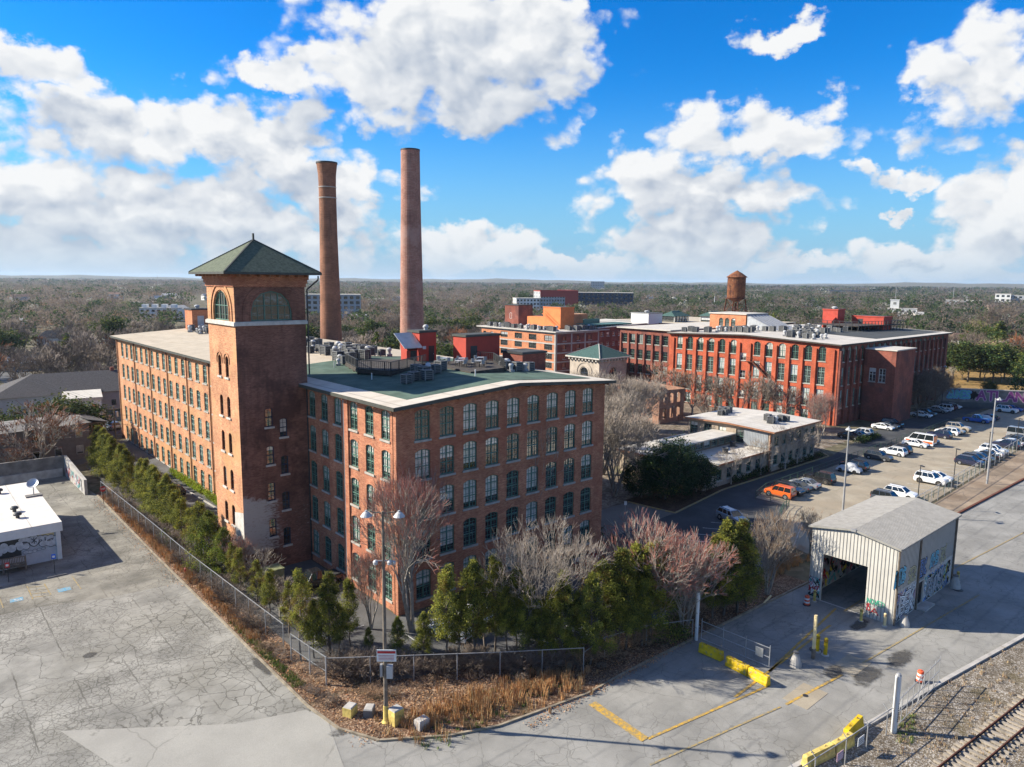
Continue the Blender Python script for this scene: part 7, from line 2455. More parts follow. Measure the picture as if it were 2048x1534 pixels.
def np_mesh(name, V, F4, mats, midx=None):
    """quads straight from arrays"""
    me = bpy.data.meshes.new(name)
    nv, nf = len(V), len(F4)
    me.vertices.add(nv)
    me.vertices.foreach_set('co', np.asarray(V, np.float32).ravel())
    me.loops.add(nf * 4)
    me.loops.foreach_set('vertex_index', np.asarray(F4, np.int32).ravel())
    me.polygons.add(nf)
    me.polygons.foreach_set('loop_start', np.arange(0, nf * 4, 4, dtype=np.int32))
    for q in (mats if isinstance(mats, (list, tuple)) else [mats]):
        me.materials.append(q)
    if midx is not None:
        me.polygons.foreach_set('material_index', np.asarray(midx, np.int32))
    me.update(calc_edges=True)
    return me


def seg_arrays(segs):
    """three sided tapered sticks; segs rows: p0 xyz, p1 xyz, r0, r1, mat"""
    S = np.asarray(segs, float)
    a, b, r0, r1 = S[:, 0:3], S[:, 3:6], S[:, 6:7], S[:, 7:8]
    d = b - a
    d /= np.maximum(np.linalg.norm(d, axis=1, keepdims=True), 1e-6)
    ref = np.where(np.abs(d[:, 2:3]) > 0.9, np.array([[1.0, 0, 0]]), np.array([[0, 0, 1.0]]))
    s = np.cross(d, ref)
    s /= np.linalg.norm(s, axis=1, keepdims=True)
    t = np.cross(s, d)
    n = len(S)
    V = np.zeros((n, 6, 3))
    for k in range(3):
        q = 2 * math.pi * k / 3
        o = s * math.cos(q) + t * math.sin(q)
        V[:, k] = a + o * r0
        V[:, 3 + k] = b + o * r1
    base = (np.arange(n) * 6)[:, None]
    F = np.concatenate([base + np.array([[k, (k + 1) % 3, 3 + (k + 1) % 3, 3 + k]]) for k in range(3)], axis=0)
    return V.reshape(-1, 3), F, np.tile(S[:, 8].astype(int), 3)


def leaf_arrays(C, size, up=0.0, squash=0.6):
    """one small quad at every centre"""
    n = len(C)
    nrm = RS.normal(size=(n, 3))
    nrm[:, 2] += up
    nrm /= np.linalg.norm(nrm, axis=1, keepdims=True)
    a = np.cross(nrm, RS.normal(size=(n, 3)))
    a /= np.maximum(np.linalg.norm(a, axis=1, keepdims=True), 1e-6)
    b = np.cross(nrm, a)
    sz = (size * RS.uniform(0.6, 1.3, n))[:, None]
    V = np.stack([C - a * sz - b * sz * squash * .3, C + b * sz * squash, C + a * sz - b * sz * squash * .3, C - b * sz * squash * .8], axis=1)
    return V.reshape(-1, 3), np.arange(n * 4).reshape(-1, 4)


def leafmat(name, c, var=0.35, scale=1.1, trans=0.35):
    m = NT(name, 0.75, 0.15)
    f = m.ramp(m.noise(scale, 3, 0.6), 0.25, 0.75, 1 - var, 1 + var)
    f = m.math('MULTIPLY', f, m.math('ADD', 0.8, m.math('MULTIPLY', m.objrand(), 0.4)))
    col = m.mul(c, f)
    m.color(col)
    tr = m.n('ShaderNodeBsdfTranslucent')
    m.setin(tr.inputs[0], col)
    mx = m.n('ShaderNodeMixShader')
    mx.inputs[0].default_value = trans
    m.l(m.b.outputs[0], mx.inputs[1])
    m.l(tr.outputs[0], mx.inputs[2])
    m.l(mx.outputs[0], m.t.nodes['Material Output'].inputs[0])
    return m.mat


M['needle_light'] = leafmat('needle_light', (0.27, 0.265, 0.045))
M['needle_mid'] = leafmat('needle_mid', (0.13, 0.145, 0.032))
M['needle_dark'] = leafmat('needle_dark', (0.055, 0.068, 0.022))
M['needle_bronze'] = leafmat('needle_bronze', (0.17, 0.12, 0.03))
M['thuja'] = leafmat('thuja', (0.145, 0.19, 0.028))
M['magnolia'] = leafmat('magnolia', (0.022, 0.042, 0.018), trans=0.1)
M['hedge_lime'] = leafmat('hedge_lime', (0.22, 0.31, 0.02))
M['hedge_dark'] = leafmat('hedge_dark', (0.035, 0.06, 0.02))
M['blossom'] = leafmat('blossom', (0.50, 0.50, 0.40))
M['spring_leaf'] = leafmat('spring_leaf', (0.26, 0.30, 0.10))
M['pine_far'] = leafmat('pine_far', (0.05, 0.085, 0.028), 0.4)
M['bark'] = plain('bark', (0.135, 0.11, 0.09), 0.95, var=0.3, scale=3)
M['bark_pale'] = plain('bark_pale', (0.30, 0.265, 0.225), 0.95, var=0.3, scale=3)
M['twig'] = leafmat('twig', (0.185, 0.145, 0.115), 0.3, 0.6, 0.0)
M['twig_grey'] = leafmat('twig_grey', (0.285, 0.235, 0.195), 0.25, 0.5, 0.0)
M['twig_red'] = leafmat('twig_red', (0.38, 0.16, 0.125), 0.35, 1.2, 0.1)
M['twig_bright'] = leafmat('twig_bright', (0.52, 0.09, 0.06), 0.35, 1.2, 0.2)
M['twig_orange'] = leafmat('twig_orange', (0.26, 0.105, 0.05), 0.4, 0.8, 0.1)
M['twig_tan'] = leafmat('twig_tan', (0.30, 0.20, 0.125), 0.3, 0.8, 0.0)


def bare_tree(seed, h=9.0, spread=3.5, stems=1, depth=5, nb=(3, 4), trunk=0.22, up=0.35, r=0.16, first=None, tip=0.55, twigr=0.012, jit=0.32):
    """limbs that fork and fork again; returns trunk segments and crown segments (mat 0 wood, 1 outer twigs)"""
    rs = np.random.RandomState(seed)
    T, Cn = [], []

    def grow(p, d, L, rad, lev):
        n = 2 if lev < 3 else 1
        for i in range(n):
            nd = d + rs.normal(size=3) * (0.10 if n > 1 else 0.06)
            nd[2] += up * 0.12
            nd /= np.linalg.norm(nd)
            q = p + nd * L / n
            r1 = max(twigr * 0.5, rad * (0.80 if n > 1 else 0.6))
            row = [*p, *q, rad, r1, 1 if lev >= depth and rs.rand() < .65 else 0]
            (T if lev <= 1 else Cn).append(row)
            p, d, rad = q, nd, r1
            if lev < depth and n > 1 and i == 0 and lev > 0:
                side(p, d, L * 0.6, rad * 0.6, lev + 1)
        if lev >= depth:
            return
        for _ in range(rs.randint(nb[0], nb[1] + 1)):
            side(p, d, L * rs.uniform(0.62, 0.85), max(twigr, rad * rs.uniform(0.5, 0.72)), lev + 1)

    def side(p, d, L, rad, lev):
        v = rs.normal(size=3)
        v -= d * (v @ d)
        v /= np.linalg.norm(v)
        a = jit + rs.uniform(0.0, 0.32)
        nd = d * math.cos(a) + v * math.sin(a)
        nd[2] += up * 0.22
        nd /= np.linalg.norm(nd)
        grow(p, nd, L, rad, lev)

    k = sum(0.74 ** i for i in range(1, depth + 1))
    h0 = h * trunk if stems == 1 else 0.1
    for s in range(stems):
        q = 2 * math.pi * (s + rs.uniform(-.3, .3)) / stems
        lean = 0.0 if stems == 1 else spread / h * rs.uniform(0.4, 1.0)
        d = np.array([math.cos(q) * lean, math.sin(q) * lean, 1.0])
        d /= np.linalg.norm(d)
        p = np.array([math.cos(q) * .12, math.sin(q) * .12, 0.0]) * (stems > 1)
        L1 = h * 0.92 / (k / 0.74 + (0.35 if stems == 1 else 0)) if stems > 1 else (h - h0) / k
        if stems == 1:
            p1 = p + d * h0
            T.append([*p, *p1, r * 1.25, r, 0])
            nl = first or rs.randint(4, 6)
            for j in range(nl):
                qq = 2 * math.pi * (j + rs.uniform(-.3, .3)) / nl
                ln = spread / max(1.0, h - h0) * rs.uniform(0.7, 1.15) * 1.3
                dd = np.array([math.cos(qq) * ln, math.sin(qq) * ln, 1.0])
                dd /= np.linalg.norm(dd)
                grow(p1, dd, L1 * rs.uniform(.85, 1.1), r * .62, 1)
        else:
            grow(p, d, L1, r, 1)
    # trim to the wanted height
    A = np.array(T + Cn)
    f = h / max(A[:, 5].max(), 1e-3)
    fx = spread / max(1e-3, np.percentile(np.hypot(A[:, 3], A[:, 4]), 97))
    for lst in (T, Cn):
        for row in lst:
            for o in (0, 3):
                row[o] *= fx
                row[o + 1] *= fx
                row[o + 2] *= f
    return T, Cn


def bare_proto(key, seed, wood, twig, **kw):
    T, Cn = bare_tree(seed, **kw)
    V, F, mi = seg_arrays(T)
    tm = np_mesh('tree_trunk', V, F, M[wood])
    V, F, mi = seg_arrays(Cn)
    cm_ = np_mesh('tree_crown', V, F, [M[wood], M[twig]], mi)
    PROTO[key] = (tm, cm_, kw.get('h', 9.0))


PROTO = {}


def plant(key, loc, h, label, name='bare_tree', cat='tree', group=None, rz=None, wide=1.0):
    tm, cm_, h0 = PROTO[key]
    s = h / h0
    t = thing(name, label, cat, loc, rnd(0, 6.28) if rz is None else rz, group)
    t.scale = (s * wide, s * wide, s)
    link('trunk', tm, t)
    link('crown', cm_, t)
    return t


def conifer_proto(key, seed, h=6.0, r=1.4, base=0.18, ntuft=120, mats=('needle_light', 'needle_mid', 'needle_dark', 'needle_bronze'), mix=(.30, .42, .22, .06), leaf=0.05, per=125, tuft=0.28, shape=1.0, lean=0.0):
    """a trunk, whorled limbs, and sprays of needles round the limb ends"""
    rs = np.random.RandomState(seed)
    T = []
    p = np.zeros(3)
    n = 7
    for i in range(n):
        q = np.array([rs.normal() * .05 * r, rs.normal() * .05 * r, h * (i + 1) / n * .97])
        T.append([*p, *q, .09 * (1 - i / n) + .012, .09 * (1 - (i + 1) / n) + .008, 0])
        p = q
    Cc, mi, Lb = [], [], []
    for i in range(ntuft):
        z = base + (1 - base) * (i + rs.uniform(0, 1)) / ntuft
        env = r * (math.sin(min(1.0, (z - base + .04) / 0.22) * math.pi / 2) ** 0.7) * (1 - (z - base) / (1 - base)) ** (0.85 / shape) + 0.06
        env *= 1 + 0.24 * math.sin(seed * 1.7 + z * 21) + rs.uniform(-.3, .34)
        q = rs.uniform(0, 2 * math.pi)
        if math.sin(q * 2 + z * 9 + seed) > .72:
            continue
        rr = env * (rs.uniform(0.25, 1.0) ** 0.55)
        c = np.array([math.cos(q) * rr, math.sin(q) * rr, z * h])
        tip = c + np.array([0, 0, .12 * h * rs.uniform(.0, .4)])
        Lb.append([0, 0, max(0.1, c[2] - rr * .45), *tip, .022, .008, 0])
        k = per + rs.randint(-6, 7)
        off = rs.normal(size=(k, 3)) * np.array([tuft * .55, tuft * .55, tuft * .62]) * (0.55 + 0.6 * rr / max(r, .1))
        Cc.append(tip + off)
        bias = rs.rand()
        m0 = np.searchsorted(np.cumsum(mix), bias)
        mm = np.full(k, min(m0, 3))
        alt = rs.rand(k) < 0.12
        mm[alt] = rs.choice(4, alt.sum(), p=np.array(mix) / sum(mix))
        # upper ends (young) painted the light needle colour, as sunlit tips
        young = (off[:, 2] > tuft * .35) & (rs.rand(k) < .55)
        mm[young] = 0
        mi.append(mm)
    V, F, _ = seg_arrays(T + Lb)
    tm = np_mesh('tree_trunk', V, F, M['bark'])
    C = np.concatenate(Cc)
    V, F = leaf_arrays(C, leaf, 0.4)
    PROTO[key] = (tm, np_mesh('tree_crown', V, F, [M[q] for q in mats], np.concatenate(mi)), h)


def round_proto(key, seed, h, r, mats, mix, nclump=90, per=40, leaf=.2, clump=.7, base=.15, bark='bark'):
    """a broad evergreen: clumps of leaves spread through an uneven dome on forked limbs"""
    rs = np.random.RandomState(seed)
    T = [[0, 0, 0, 0, 0, h * .35, .22, .16, 0]]
    Cc, mi = [], []
    for i in range(nclump):
        q, c = rs.uniform(0, 2 * math.pi), rs.uniform(-0.85, 1.0)
        s = math.sqrt(max(0, 1 - c * c))
        rad = rs.uniform(.45, 1.0) ** .5 * (1 + .22 * math.sin(3 * q + seed) + .12 * math.sin(5 * q + 2 * seed))
        p = np.array([math.cos(q) * s * r * rad, math.sin(q) * s * r * rad, h * (base + (1 - base) * (.5 + .5 * c * rad * .95))])
        T.append([0, 0, h * .3, *p, .05, .012, 0])
        k = per + rs.randint(-8, 9)
        off = rs.normal(size=(k, 3)) * clump * .5
        Cc.append(p + off)
        mm = np.full(k, np.searchsorted(np.cumsum(mix), rs.rand() * sum(mix)))
        alt = rs.rand(k) < .35
        mm[alt] = rs.choice(len(mix), alt.sum(), p=np.array(mix) / sum(mix))
        mi.append(np.minimum(mm, len(mix) - 1))
    V, F, _ = seg_arrays(T)
    tm = np_mesh('tree_trunk', V, F, M[bark])
    V, F = leaf_arrays(np.concatenate(Cc), leaf, 0.3)
    PROTO[key] = (tm, np_mesh('tree_crown', V, F, [M[q] for q in mats], np.concatenate(mi)), h)


for i in range(5):
    conifer_proto('yard%d' % i, 20 + i, 6.0, (1.15, 1.3, 1.0, 1.2, 1.4)[i], (.32, .2, .38, .28, .15)[i], (150, 175, 130, 150, 180)[i], shape=(1.3, 1.1, 1.5, 1.2, 1.0)[i])
conifer_proto('thuja', 31, 6.0, 1.8, .03, 210, ('thuja', 'needle_light', 'needle_mid', 'needle_dark'), (.4, .25, .25, .1), .075, 70, .36, 1.5)
conifer_proto('bronze', 33, 6.0, 1.05, .3, 90, mix=(.22, .30, .18, .30), shape=1.4)
bare_proto('maple_red', 3, 'bark_pale', 'twig_red', h=11, spread=3.9, stems=4, depth=6, nb=(3, 5), r=.17, up=.5, twigr=.010)
bare_proto('vase_grey', 5, 'bark_pale', 'twig_grey', h=9, spread=3.8, stems=5, depth=6, nb=(3, 4), r=.13, up=.55, twigr=.0095)
bare_proto('maple_small', 8, 'bark_pale', 'twig_red', h=7, spread=3.2, stems=4, depth=6, nb=(3, 4), r=.1, up=.5, twigr=.0095)
bare_proto('vase_tan', 12, 'bark_pale', 'twig_tan', h=8, spread=2.9, stems=6, depth=6, nb=(2, 4), r=.1, up=.7, twigr=.0095)
bare_proto('slender_red', 15, 'bark_pale', 'twig_red', h=12, spread=2.4, stems=2, depth=6, nb=(2, 3), r=.13, up=.5, twigr=.012)
bare_proto('red_bush', 17, 'twig_red', 'twig_bright', h=3.5, spread=2.2, stems=7, depth=4, nb=(3, 5), r=.04, up=.3, twigr=.02)
bare_proto('oak', 21, 'bark', 'twig', h=14, spread=6.0, stems=1, depth=6, nb=(3, 4), r=.3, up=.25, trunk=.22, twigr=.02)
bare_proto('oak_b', 22, 'bark', 'twig_grey', h=14, spread=5.2, stems=1, depth=6, nb=(3, 4), r=.28, up=.35, trunk=.2, twigr=.02)
bare_proto('grove', 23, 'bark_pale', 'twig_grey', h=13, spread=5.8, stems=5, depth=6, nb=(3, 4), r=.22, up=.35, twigr=.022)
bare_proto('rusty', 25, 'bark_pale', 'twig_orange', h=10, spread=4.6, stems=1, depth=5, nb=(3, 5), r=.2, up=.3, trunk=.22, twigr=.026)
bare_proto('crape', 27, 'bark_pale', 'twig_grey', h=6, spread=2.8, stems=1, depth=5, nb=(2, 4), r=.12, up=.2, trunk=.28, twigr=.014)
bare_proto('bramble', 29, 'twig', 'twig', h=1.8, spread=1.7, stems=14, depth=3, nb=(4, 6), r=.022, up=-.1, twigr=.013)
bare_proto('bramble_tan', 30, 'twig_tan', 'twig_tan', h=2.4, spread=2.2, stems=9, depth=3, nb=(3, 5), r=.02, up=-.1, twigr=.011)
bare_proto('far_oak', 41, 'bark', 'twig', h=14, spread=5.6, stems=1, depth=5, nb=(3, 4), r=.3, up=.25, trunk=.2, twigr=.045)
bare_proto('far_oak_b', 42, 'bark', 'twig_grey', h=14, spread=4.8, stems=1, depth=5, nb=(3, 4), r=.28, up=.4, trunk=.16, twigr=.045)
bare_proto('far_rusty', 43, 'bark', 'twig_orange', h=12, spread=5.0, stems=3, depth=5, nb=(3, 4), r=.2, up=.3, twigr=.045)
round_proto('magnolia', 51, 8.0, 3.4, ['magnolia', 'hedge_dark', 'needle_mid'], (.7, .25, .05), 150, 60, .16, .8, .05)
round_proto('far_pine', 53, 12.0, 3.6, ['pine_far', 'needle_dark', 'needle_mid'], (.5, .3, .2), 80, 60, .28, 1.2, .25)
round_proto('far_oak_green', 54, 11.0, 5.0, ['pine_far', 'needle_dark', 'needle_mid'], (.45, .4, .15), 90, 60, .30, 1.4, .12)
round_proto('far_blossom', 55, 9.0, 4.2, ['blossom', 'spring_leaf', 'twig_grey'], (.6, .25, .15), 80, 40, .22, 1.3, .15)
round_proto('far_spring', 56, 10.0, 4.6, ['spring_leaf', 'twig_tan', 'twig'], (.4, .35, .25), 80, 40, .22, 1.4, .15)
conifer_proto('far_cedar', 57, 11.0, 3.0, .08, 90, mats=('pine_far', 'needle_mid', 'needle_dark', 'needle_dark'), mix=(.35, .3, .3, .05), leaf=.26, per=34, tuft=.7, shape=1.0)


def htop(loc, x, y):
    """how tall a plant at loc is whose top shows at x, y"""
    d = ray(x, y)
    t = math.hypot(loc[0] - CAM_P[0], loc[1] - CAM_P[1]) / math.hypot(d[0], d[1])
    return CAM_H + d[2] * t


# the row behind the front fence, from the gate corner to the tall white gate post
FRONT = [((603, 1322), 1145, 'bronze', 1.0), ((660, 1318), 1152, 'yard1', 1.2), ((700, 1292), 1160, 'yard3', 1.0), ((738, 1318), 1258, 'yard2', 1.2), ((796, 1322), 1236, 'yard4', 1.3), ((848, 1338), 1230, 'yard0', 1.2),
         ((894, 1338), 1143, 'yard2', 1.05), ((947, 1328), 1130, 'yard0', 1.1), ((990, 1312), 1122, 'yard2', 1.0), ((1032, 1310), 1138, 'yard3', .95), ((1079, 1325), 1196, 'yard4', 1.3), ((1122, 1330), 1150, 'yard1', 1.1),
         ((1180, 1330), 1152, 'yard4', 1.15), ((1202, 1302), 1128, 'bronze', 1.5), ((1236, 1300), 1106, 'yard1', 1.35), ((1266, 1286), 1094, 'yard4', 1.35), ((1298, 1286), 1090, 'bronze', 1.5), ((1326, 1270), 1102, 'yard0', 1.25),
         ((1424, 1238), 1080, 'yard1', 1.2), ((1446, 1232), 1045, 'yard4', 1.3), ((1474, 1226), 1046, 'yard1', 1.35), ((1492, 1216), 1085, 'bronze', 1.4)]
for i, ((x, y), yt, k, wd) in enumerate(FRONT):
    p = G(x, y)
    lb = ('%s behind the front fence, counted from the gate corner' % ('%s evergreen' % (NTH[i] if i < 18 else ''))) if i < 18 else 'yellow green evergreen, %s of the clump left of the shed' % ['first', 'second', 'third', 'last'][i - 18]
    plant(k, p, htop(p, x, yt), lb, 'evergreen_tree', group='evergreens behind the front fence', wide=wd * .88)
for i, ((x, y), yt, k) in enumerate((((628, 1316), 1205, 'yard2'), ((680, 1306), 1210, 'bronze'), ((920, 1338), 1190, 'yard2'), ((968, 1322), 1172, 'bronze'), ((1013, 1314), 1180, 'yard0'), ((1056, 1318), 1172, 'yard3'), ((1101, 1328), 1186, 'yard2'),
                                     ((1150, 1330), 1190, 'yard1'), ((1252, 1300), 1150, 'yard3'), ((1284, 1292), 1140, 'yard0'))):
    p = G(x, y)
    plant(k, p, htop(p, x, yt), '%s slim young evergreen filling gaps in the front row, from the gate corner' % NTH[i], 'evergreen_tree', group='young evergreens in the front row', wide=1.05)
# the row along the long fence on the left
n = 0
for v, hh, k in [(76, 7.5, 'yard1'), (73.6, 7.6, 'yard4'), (71, 7.0, 'yard0'), (68.4, 7.6, 'yard4'), (65.8, 7.4, 'yard1'), (63.2, 6.8, 'yard3'), (60.6, 7.3, 'yard4'), (58.2, 6.9, 'yard0'), (55.0, 5.6, 'bronze'), (52.4, 6.6, 'yard4'), (50, 6.9, 'yard1'),
                 (47.4, 6.6, 'yard0'), (45.2, 7.0, 'yard4'), (42.8, 6.6, 'yard1'), (40.2, 7.0, 'yard4'), (37.6, 6.3, 'yard3'), (35.2, 6.0, 'yard2'), (32.4, 5.8, 'yard2'), (29.6, 5.2, 'bronze'), (27.0, 6.6, 'yard3')]:
    lb = '%s dark pine along the left chain link fence, counted from the far wall' % NTH[n]
    plant(k, (-10.0 + rnd(-.5, .8), v, 0), hh, lb, 'pine_tree', group='pines along the left fence', wide=1.25)
    n += 1
plant('thuja', (-10.1, 22.6, 0), 6.6, 'biggest bright green conical evergreen beside the left fence', 'evergreen_tree', wide=1.2)
plant('thuja', (-9.6, 19.6, 0), 5.4, 'green evergreen just right of the biggest conical one', 'evergreen_tree', wide=1.0)
for i, (v, hh, k, u) in enumerate(((17.0, 4.6, 'bronze', -9.7), (14.2, 4.9, 'bronze', -10.0), (10.2, 4.8, 'bronze', -9.8), (6.6, 5.0, 'yard2', -10.0), (2.6, 5.2, 'bronze', -9.9))):
    plant(k, (u, v, 0), hh, '%s thin half bare evergreen between the conical one and gate corner' % NTH[i], 'evergreen_tree', group='thin evergreens at the left fence', wide=1.1)

NB = [('maple_red', (822, 1262), 880, 928, 'big red budded maple spreading against the sunlit mill corner', 1.0), ('maple_red', (742, 1258), 742, 1090, 'thin bare maple left of the big red budded one', .8), ('vase_grey', (1086, 1296), 1085, 1030, 'large pale grey vase shaped bare tree before the gable front', 1.1),
      ('maple_small', (1292, 1274), 1300, 1026, 'pale bare maple with pinkish tips right of the mill', 1.05), ('maple_small', (1368, 1266), 1374, 1064, 'pinkish bare maple between the pale one and the evergreen clump', 1.0),
      ('vase_tan', (1534, 1190), 1515, 1008, 'tan upright bare tree beside the ramp', 1.0), ('slender_red', (1062, 1132), 1090, 842, 'slender red twigged tree against the gable front', 1.0), ('slender_red', (960, 1160), 958, 905, 'second slender red twigged tree left of the tall one on the gable', 1.0),
      ('red_bush', (1222, 1180), 1228, 1097, 'bright scarlet bush behind the front evergreens', 1.2), ('red_bush', (1404, 1140), 1402, 1100, 'small scarlet bush left of the twin evergreens', .9), ('red_bush', (1168, 1180), 1175, 1125, 'dull red bush at the foot of the mill wall', 1.0),
      ('crape', (520, 1180), 515, 1090, 'reddish bare shrub in the shadow at the foot of the tower', 1.0), ('maple_small', (470, 1160), 480, 1062, 'dark bare shrub by the tower wall', .8), ('crape', (560, 1235), 558, 1155, 'bare grey sapling near the transformer', 1.0),
      ('vase_grey', (610, 1290), 612, 1190, 'bare pale sapling among the thin evergreens', .7), ('vase_tan', (1625, 1110), 1650, 1020, 'sprawling bare bush behind the shed roof', 1.3)]
for k, b, xt, yt, lb, wd in NB:
    p = G(*b)
    plant(k, p, htop(p, xt, yt), lb, 'bare_tree' if 'bush' not in lb and 'shrub' not in lb else 'bare_shrub', 'tree' if 'bush' not in lb and 'shrub' not in lb else 'shrub', wide=wd)
# big bare trees right of the near mill and round the courtyard
for k, u, v, hh, lb in [('grove', 46, 12.5, 14.5, 'huge grey bare tree close to the right corner of the near mill'), ('grove', 54, 22, 15, 'huge grey bare tree behind the one at the mill corner'), ('oak_b', 44, 20, 15, 'grey bare tree against the side of the near mill'),
                        ('grove', 67, 31, 16.5, 'wide grey bare tree in front of the brick ruin'), ('grove', 82, 37, 13.5, 'grey bare tree right in front of the ruin wall'), ('oak', 58, 36, 13, 'dark bare tree left of the brick ruin'), ('grove', 76, 46, 14, 'dark bare tree behind the wide grey one by the ruin'),
                        ('rusty', 108, 50, 13.5, 'rusty orange bare tree at the left end of the red mill'), ('rusty', 111, 44, 12.5, 'rusty orange bare tree second along the red mill'), ('oak_b', 110, 37, 11.5, 'pale branched bare tree at the middle of the red mill'), ('rusty', 112, 32, 12.5, 'rusty bare tree right of the fire escape'),
                        ('oak_b', 112, 27, 12, 'tall pale bare tree before the right part of the red mill'), ('rusty', 114, 22, 11, 'reddish bare tree near the corner of the red mill'), ('maple_red', 107, 10.5, 11, 'white barked bare tree with red tips behind the low office'), ('rusty', 118, 18, 8.5, 'small reddish bare tree at the red mill corner'),
                        ('rusty', 100, 33, 9, 'rusty bare tree behind the low office'), ('oak', 103, 56, 10, 'brown bare tree beside the ruin')]:
    plant(k, (u, v, 0), hh, lb)
for i, (k, u, v, hh) in enumerate((('crape', 59.5, 5.4, 5.0), ('crape', 65.5, 4.9, 6.5), ('crape', 74.5, 4.9, 6.6), ('crape', 81.5, 4.3, 8.2), ('crape', 86, 4.4, 7.5), ('crape', 91.5, 5.0, 6.0))):
    plant(k, (u, v, 0.05), hh, '%s bare street tree before the low office, counted from the dark evergreens' % NTH[i], group='street trees before the low office')
for u, v, hh, lb in ((50.5, 6.6, 7.6, 'largest dark magnolia at the corner of the planting bed'), (54.5, 8.0, 8.2, 'dark magnolia in the middle of the planting bed'), (48.5, 9.5, 6.4, 'low dark magnolia at the left of the planting bed'), (57.5, 6.0, 6.0, 'dark magnolia touching the low office roof')):
    plant('magnolia', (u, v, 0), hh, lb, 'magnolia_tree', wide=1.15)
for u, v, hh, lb in ((158, 9.6, 13, 'tallest dark bare tree in the shade of the red mill'), (164, 10.2, 12, 'dark bare tree second along the shaded mill side'), (171, 10.5, 12, 'dark bare tree third along the shaded mill side'), (153.5, 8.6, 10, 'dark bare tree before the stair block'), (180, 11, 9, 'small dark bare tree by the mural')):
    plant('oak', (u, v, 0), hh, lb)

# hedge under the sunny long wall, clipped hedge by the mill corner, bushes
def leafy(name, label, cat, pts, mats, mix, per, leaf, clump, group=None):
    C, mi = [], []
    for (x, y, z) in pts:
        C.append(np.array([x, y, z]) + RS.normal(size=(per, 3)) * clump)
        mi.append(RS.choice(len(mix), per, p=np.array(mix) / sum(mix)))
    C = np.concatenate(C)
    C[:, 2] = np.maximum(C[:, 2], .05)
    V, F = leaf_arrays(C - C.mean(0) * np.array([1, 1, 0]), leaf, .4)
    c0 = C.mean(0)
    t = thing(name, label, cat, (float(c0[0]), float(c0[1]), 0), group=group)
    link('foliage', np_mesh('foliage', V, F, [M[q] for q in mats], np.concatenate(mi)), t)
    x0, y0 = np.array(pts)[:, 0] - c0[0], np.array(pts)[:, 1] - c0[1]
    seg = [[a, b, 0, a + rnd(-.1, .1), b, .5, .03, .015, 0] for a, b in zip(x0[::2], y0[::2])]
    V, F, _ = seg_arrays(seg)
    link('stems', np_mesh('stems', V, F, M['bark']), t)
    return t


n = 0
for v in np.arange(44.5, 68, 1.25):
    if abs(v - 52) < .7:
        continue
    leafy('lime_shrub', '%s lime green shrub along the long mill wall, counted from the tower' % NTH[n], 'shrub',
          [(-1.15 + rnd(-.2, .2), v + rnd(-.5, .5), rnd(.25, .95)) for _ in range(12)], ['hedge_lime', 'needle_light', 'needle_mid'], (.65, .25, .1), 30, .11, .2, 'lime shrubs along the long wall')
    n += 1
for lb, u0, u1, v0, v1, nn in (('long dark clipped hedge by the corner of the red mill', 111, 122, 4.4, 5.4, 60), ('low dark shrub bed under the low office windows', 66, 78, 4.6, 5.3, 40), ('low dark shrubs beside the near mill right corner', 30.2, 31.6, 1.5, 4.5, 16), ('dark round bush at the right corner of the near mill', 29.8, 31, -1.2, .2, 12),
                               ('dark shrubs along the far part of the low office', 80, 96, 4.4, 5.0, 44)):
    leafy('dark_hedge' if 'hedge' in lb else 'dark_bush', lb, 'hedge' if 'hedge' in lb else 'bush', [(rnd(u0, u1), rnd(v0, v1), rnd(.2, 1.0)) for _ in range(nn)], ['hedge_dark', 'magnolia', 'needle_mid'], (.5, .35, .15), 36, .14, .25)
leafy('green_bush', 'broad bright green bush at the foot of the tall white gate post', 'bush', [(*G(rnd(1300, 1372), rnd(1240, 1296))[:2], rnd(.2, 1.5)) for _ in range(46)], ['needle_mid', 'needle_light', 'hedge_dark'], (.5, .25, .25), 40, .1, .3)
leafy('ivy_bush', 'pale green bush in the left fence line above the dry grass', 'bush', [(-11.6 + rnd(-.4, .4), 33 + rnd(-1.6, 1.6), rnd(.3, 1.6)) for _ in range(20)], ['needle_mid', 'spring_leaf', 'hedge_dark'], (.5, .25, .25), 34, .1, .25)

# brambles along the fences
k = 0
for (u0, v0, u1, v1, cnt, key) in ((-11.6, 56, -11.3, 4, 34, 'bramble'), (-10.2, -5.4, 5.4, -17.0, 34, 'bramble'), (6, -17.4, 17, -19.4, 10, 'bramble_tan'), (19, -18.6, 30, -18.8, 12, 'bramble_tan'), (-8.5, 16, -6.5, 1.0, 9, 'bramble'), (36, -17.9, 46, -16.8, 6, 'bramble_tan')):
    for i in range(cnt):
        f = (i + rnd(-.3, .3)) / cnt
        plant(key, (u0 + (u1 - u0) * f + rnd(-.5, .5), v0 + (v1 - v0) * f + rnd(-.4, .4), .03), rnd(1.2, 2.3), ['tangle of dry brambles along the left chain link fence', 'tangle of dry brambles under the front evergreens', 'tan bramble tangle near the tall white gate post',
              'tan bramble tangle left of the shed', 'dry twigs in the yard between tower and fence', 'tan bramble by the fence behind the shed'][k], 'bramble', 'bramble', ['brambles at the left fence', 'brambles under the evergreens', 'brambles at the gate post', 'brambles left of the shed', 'brambles in the yard', 'brambles behind the shed'][k])
    k += 1


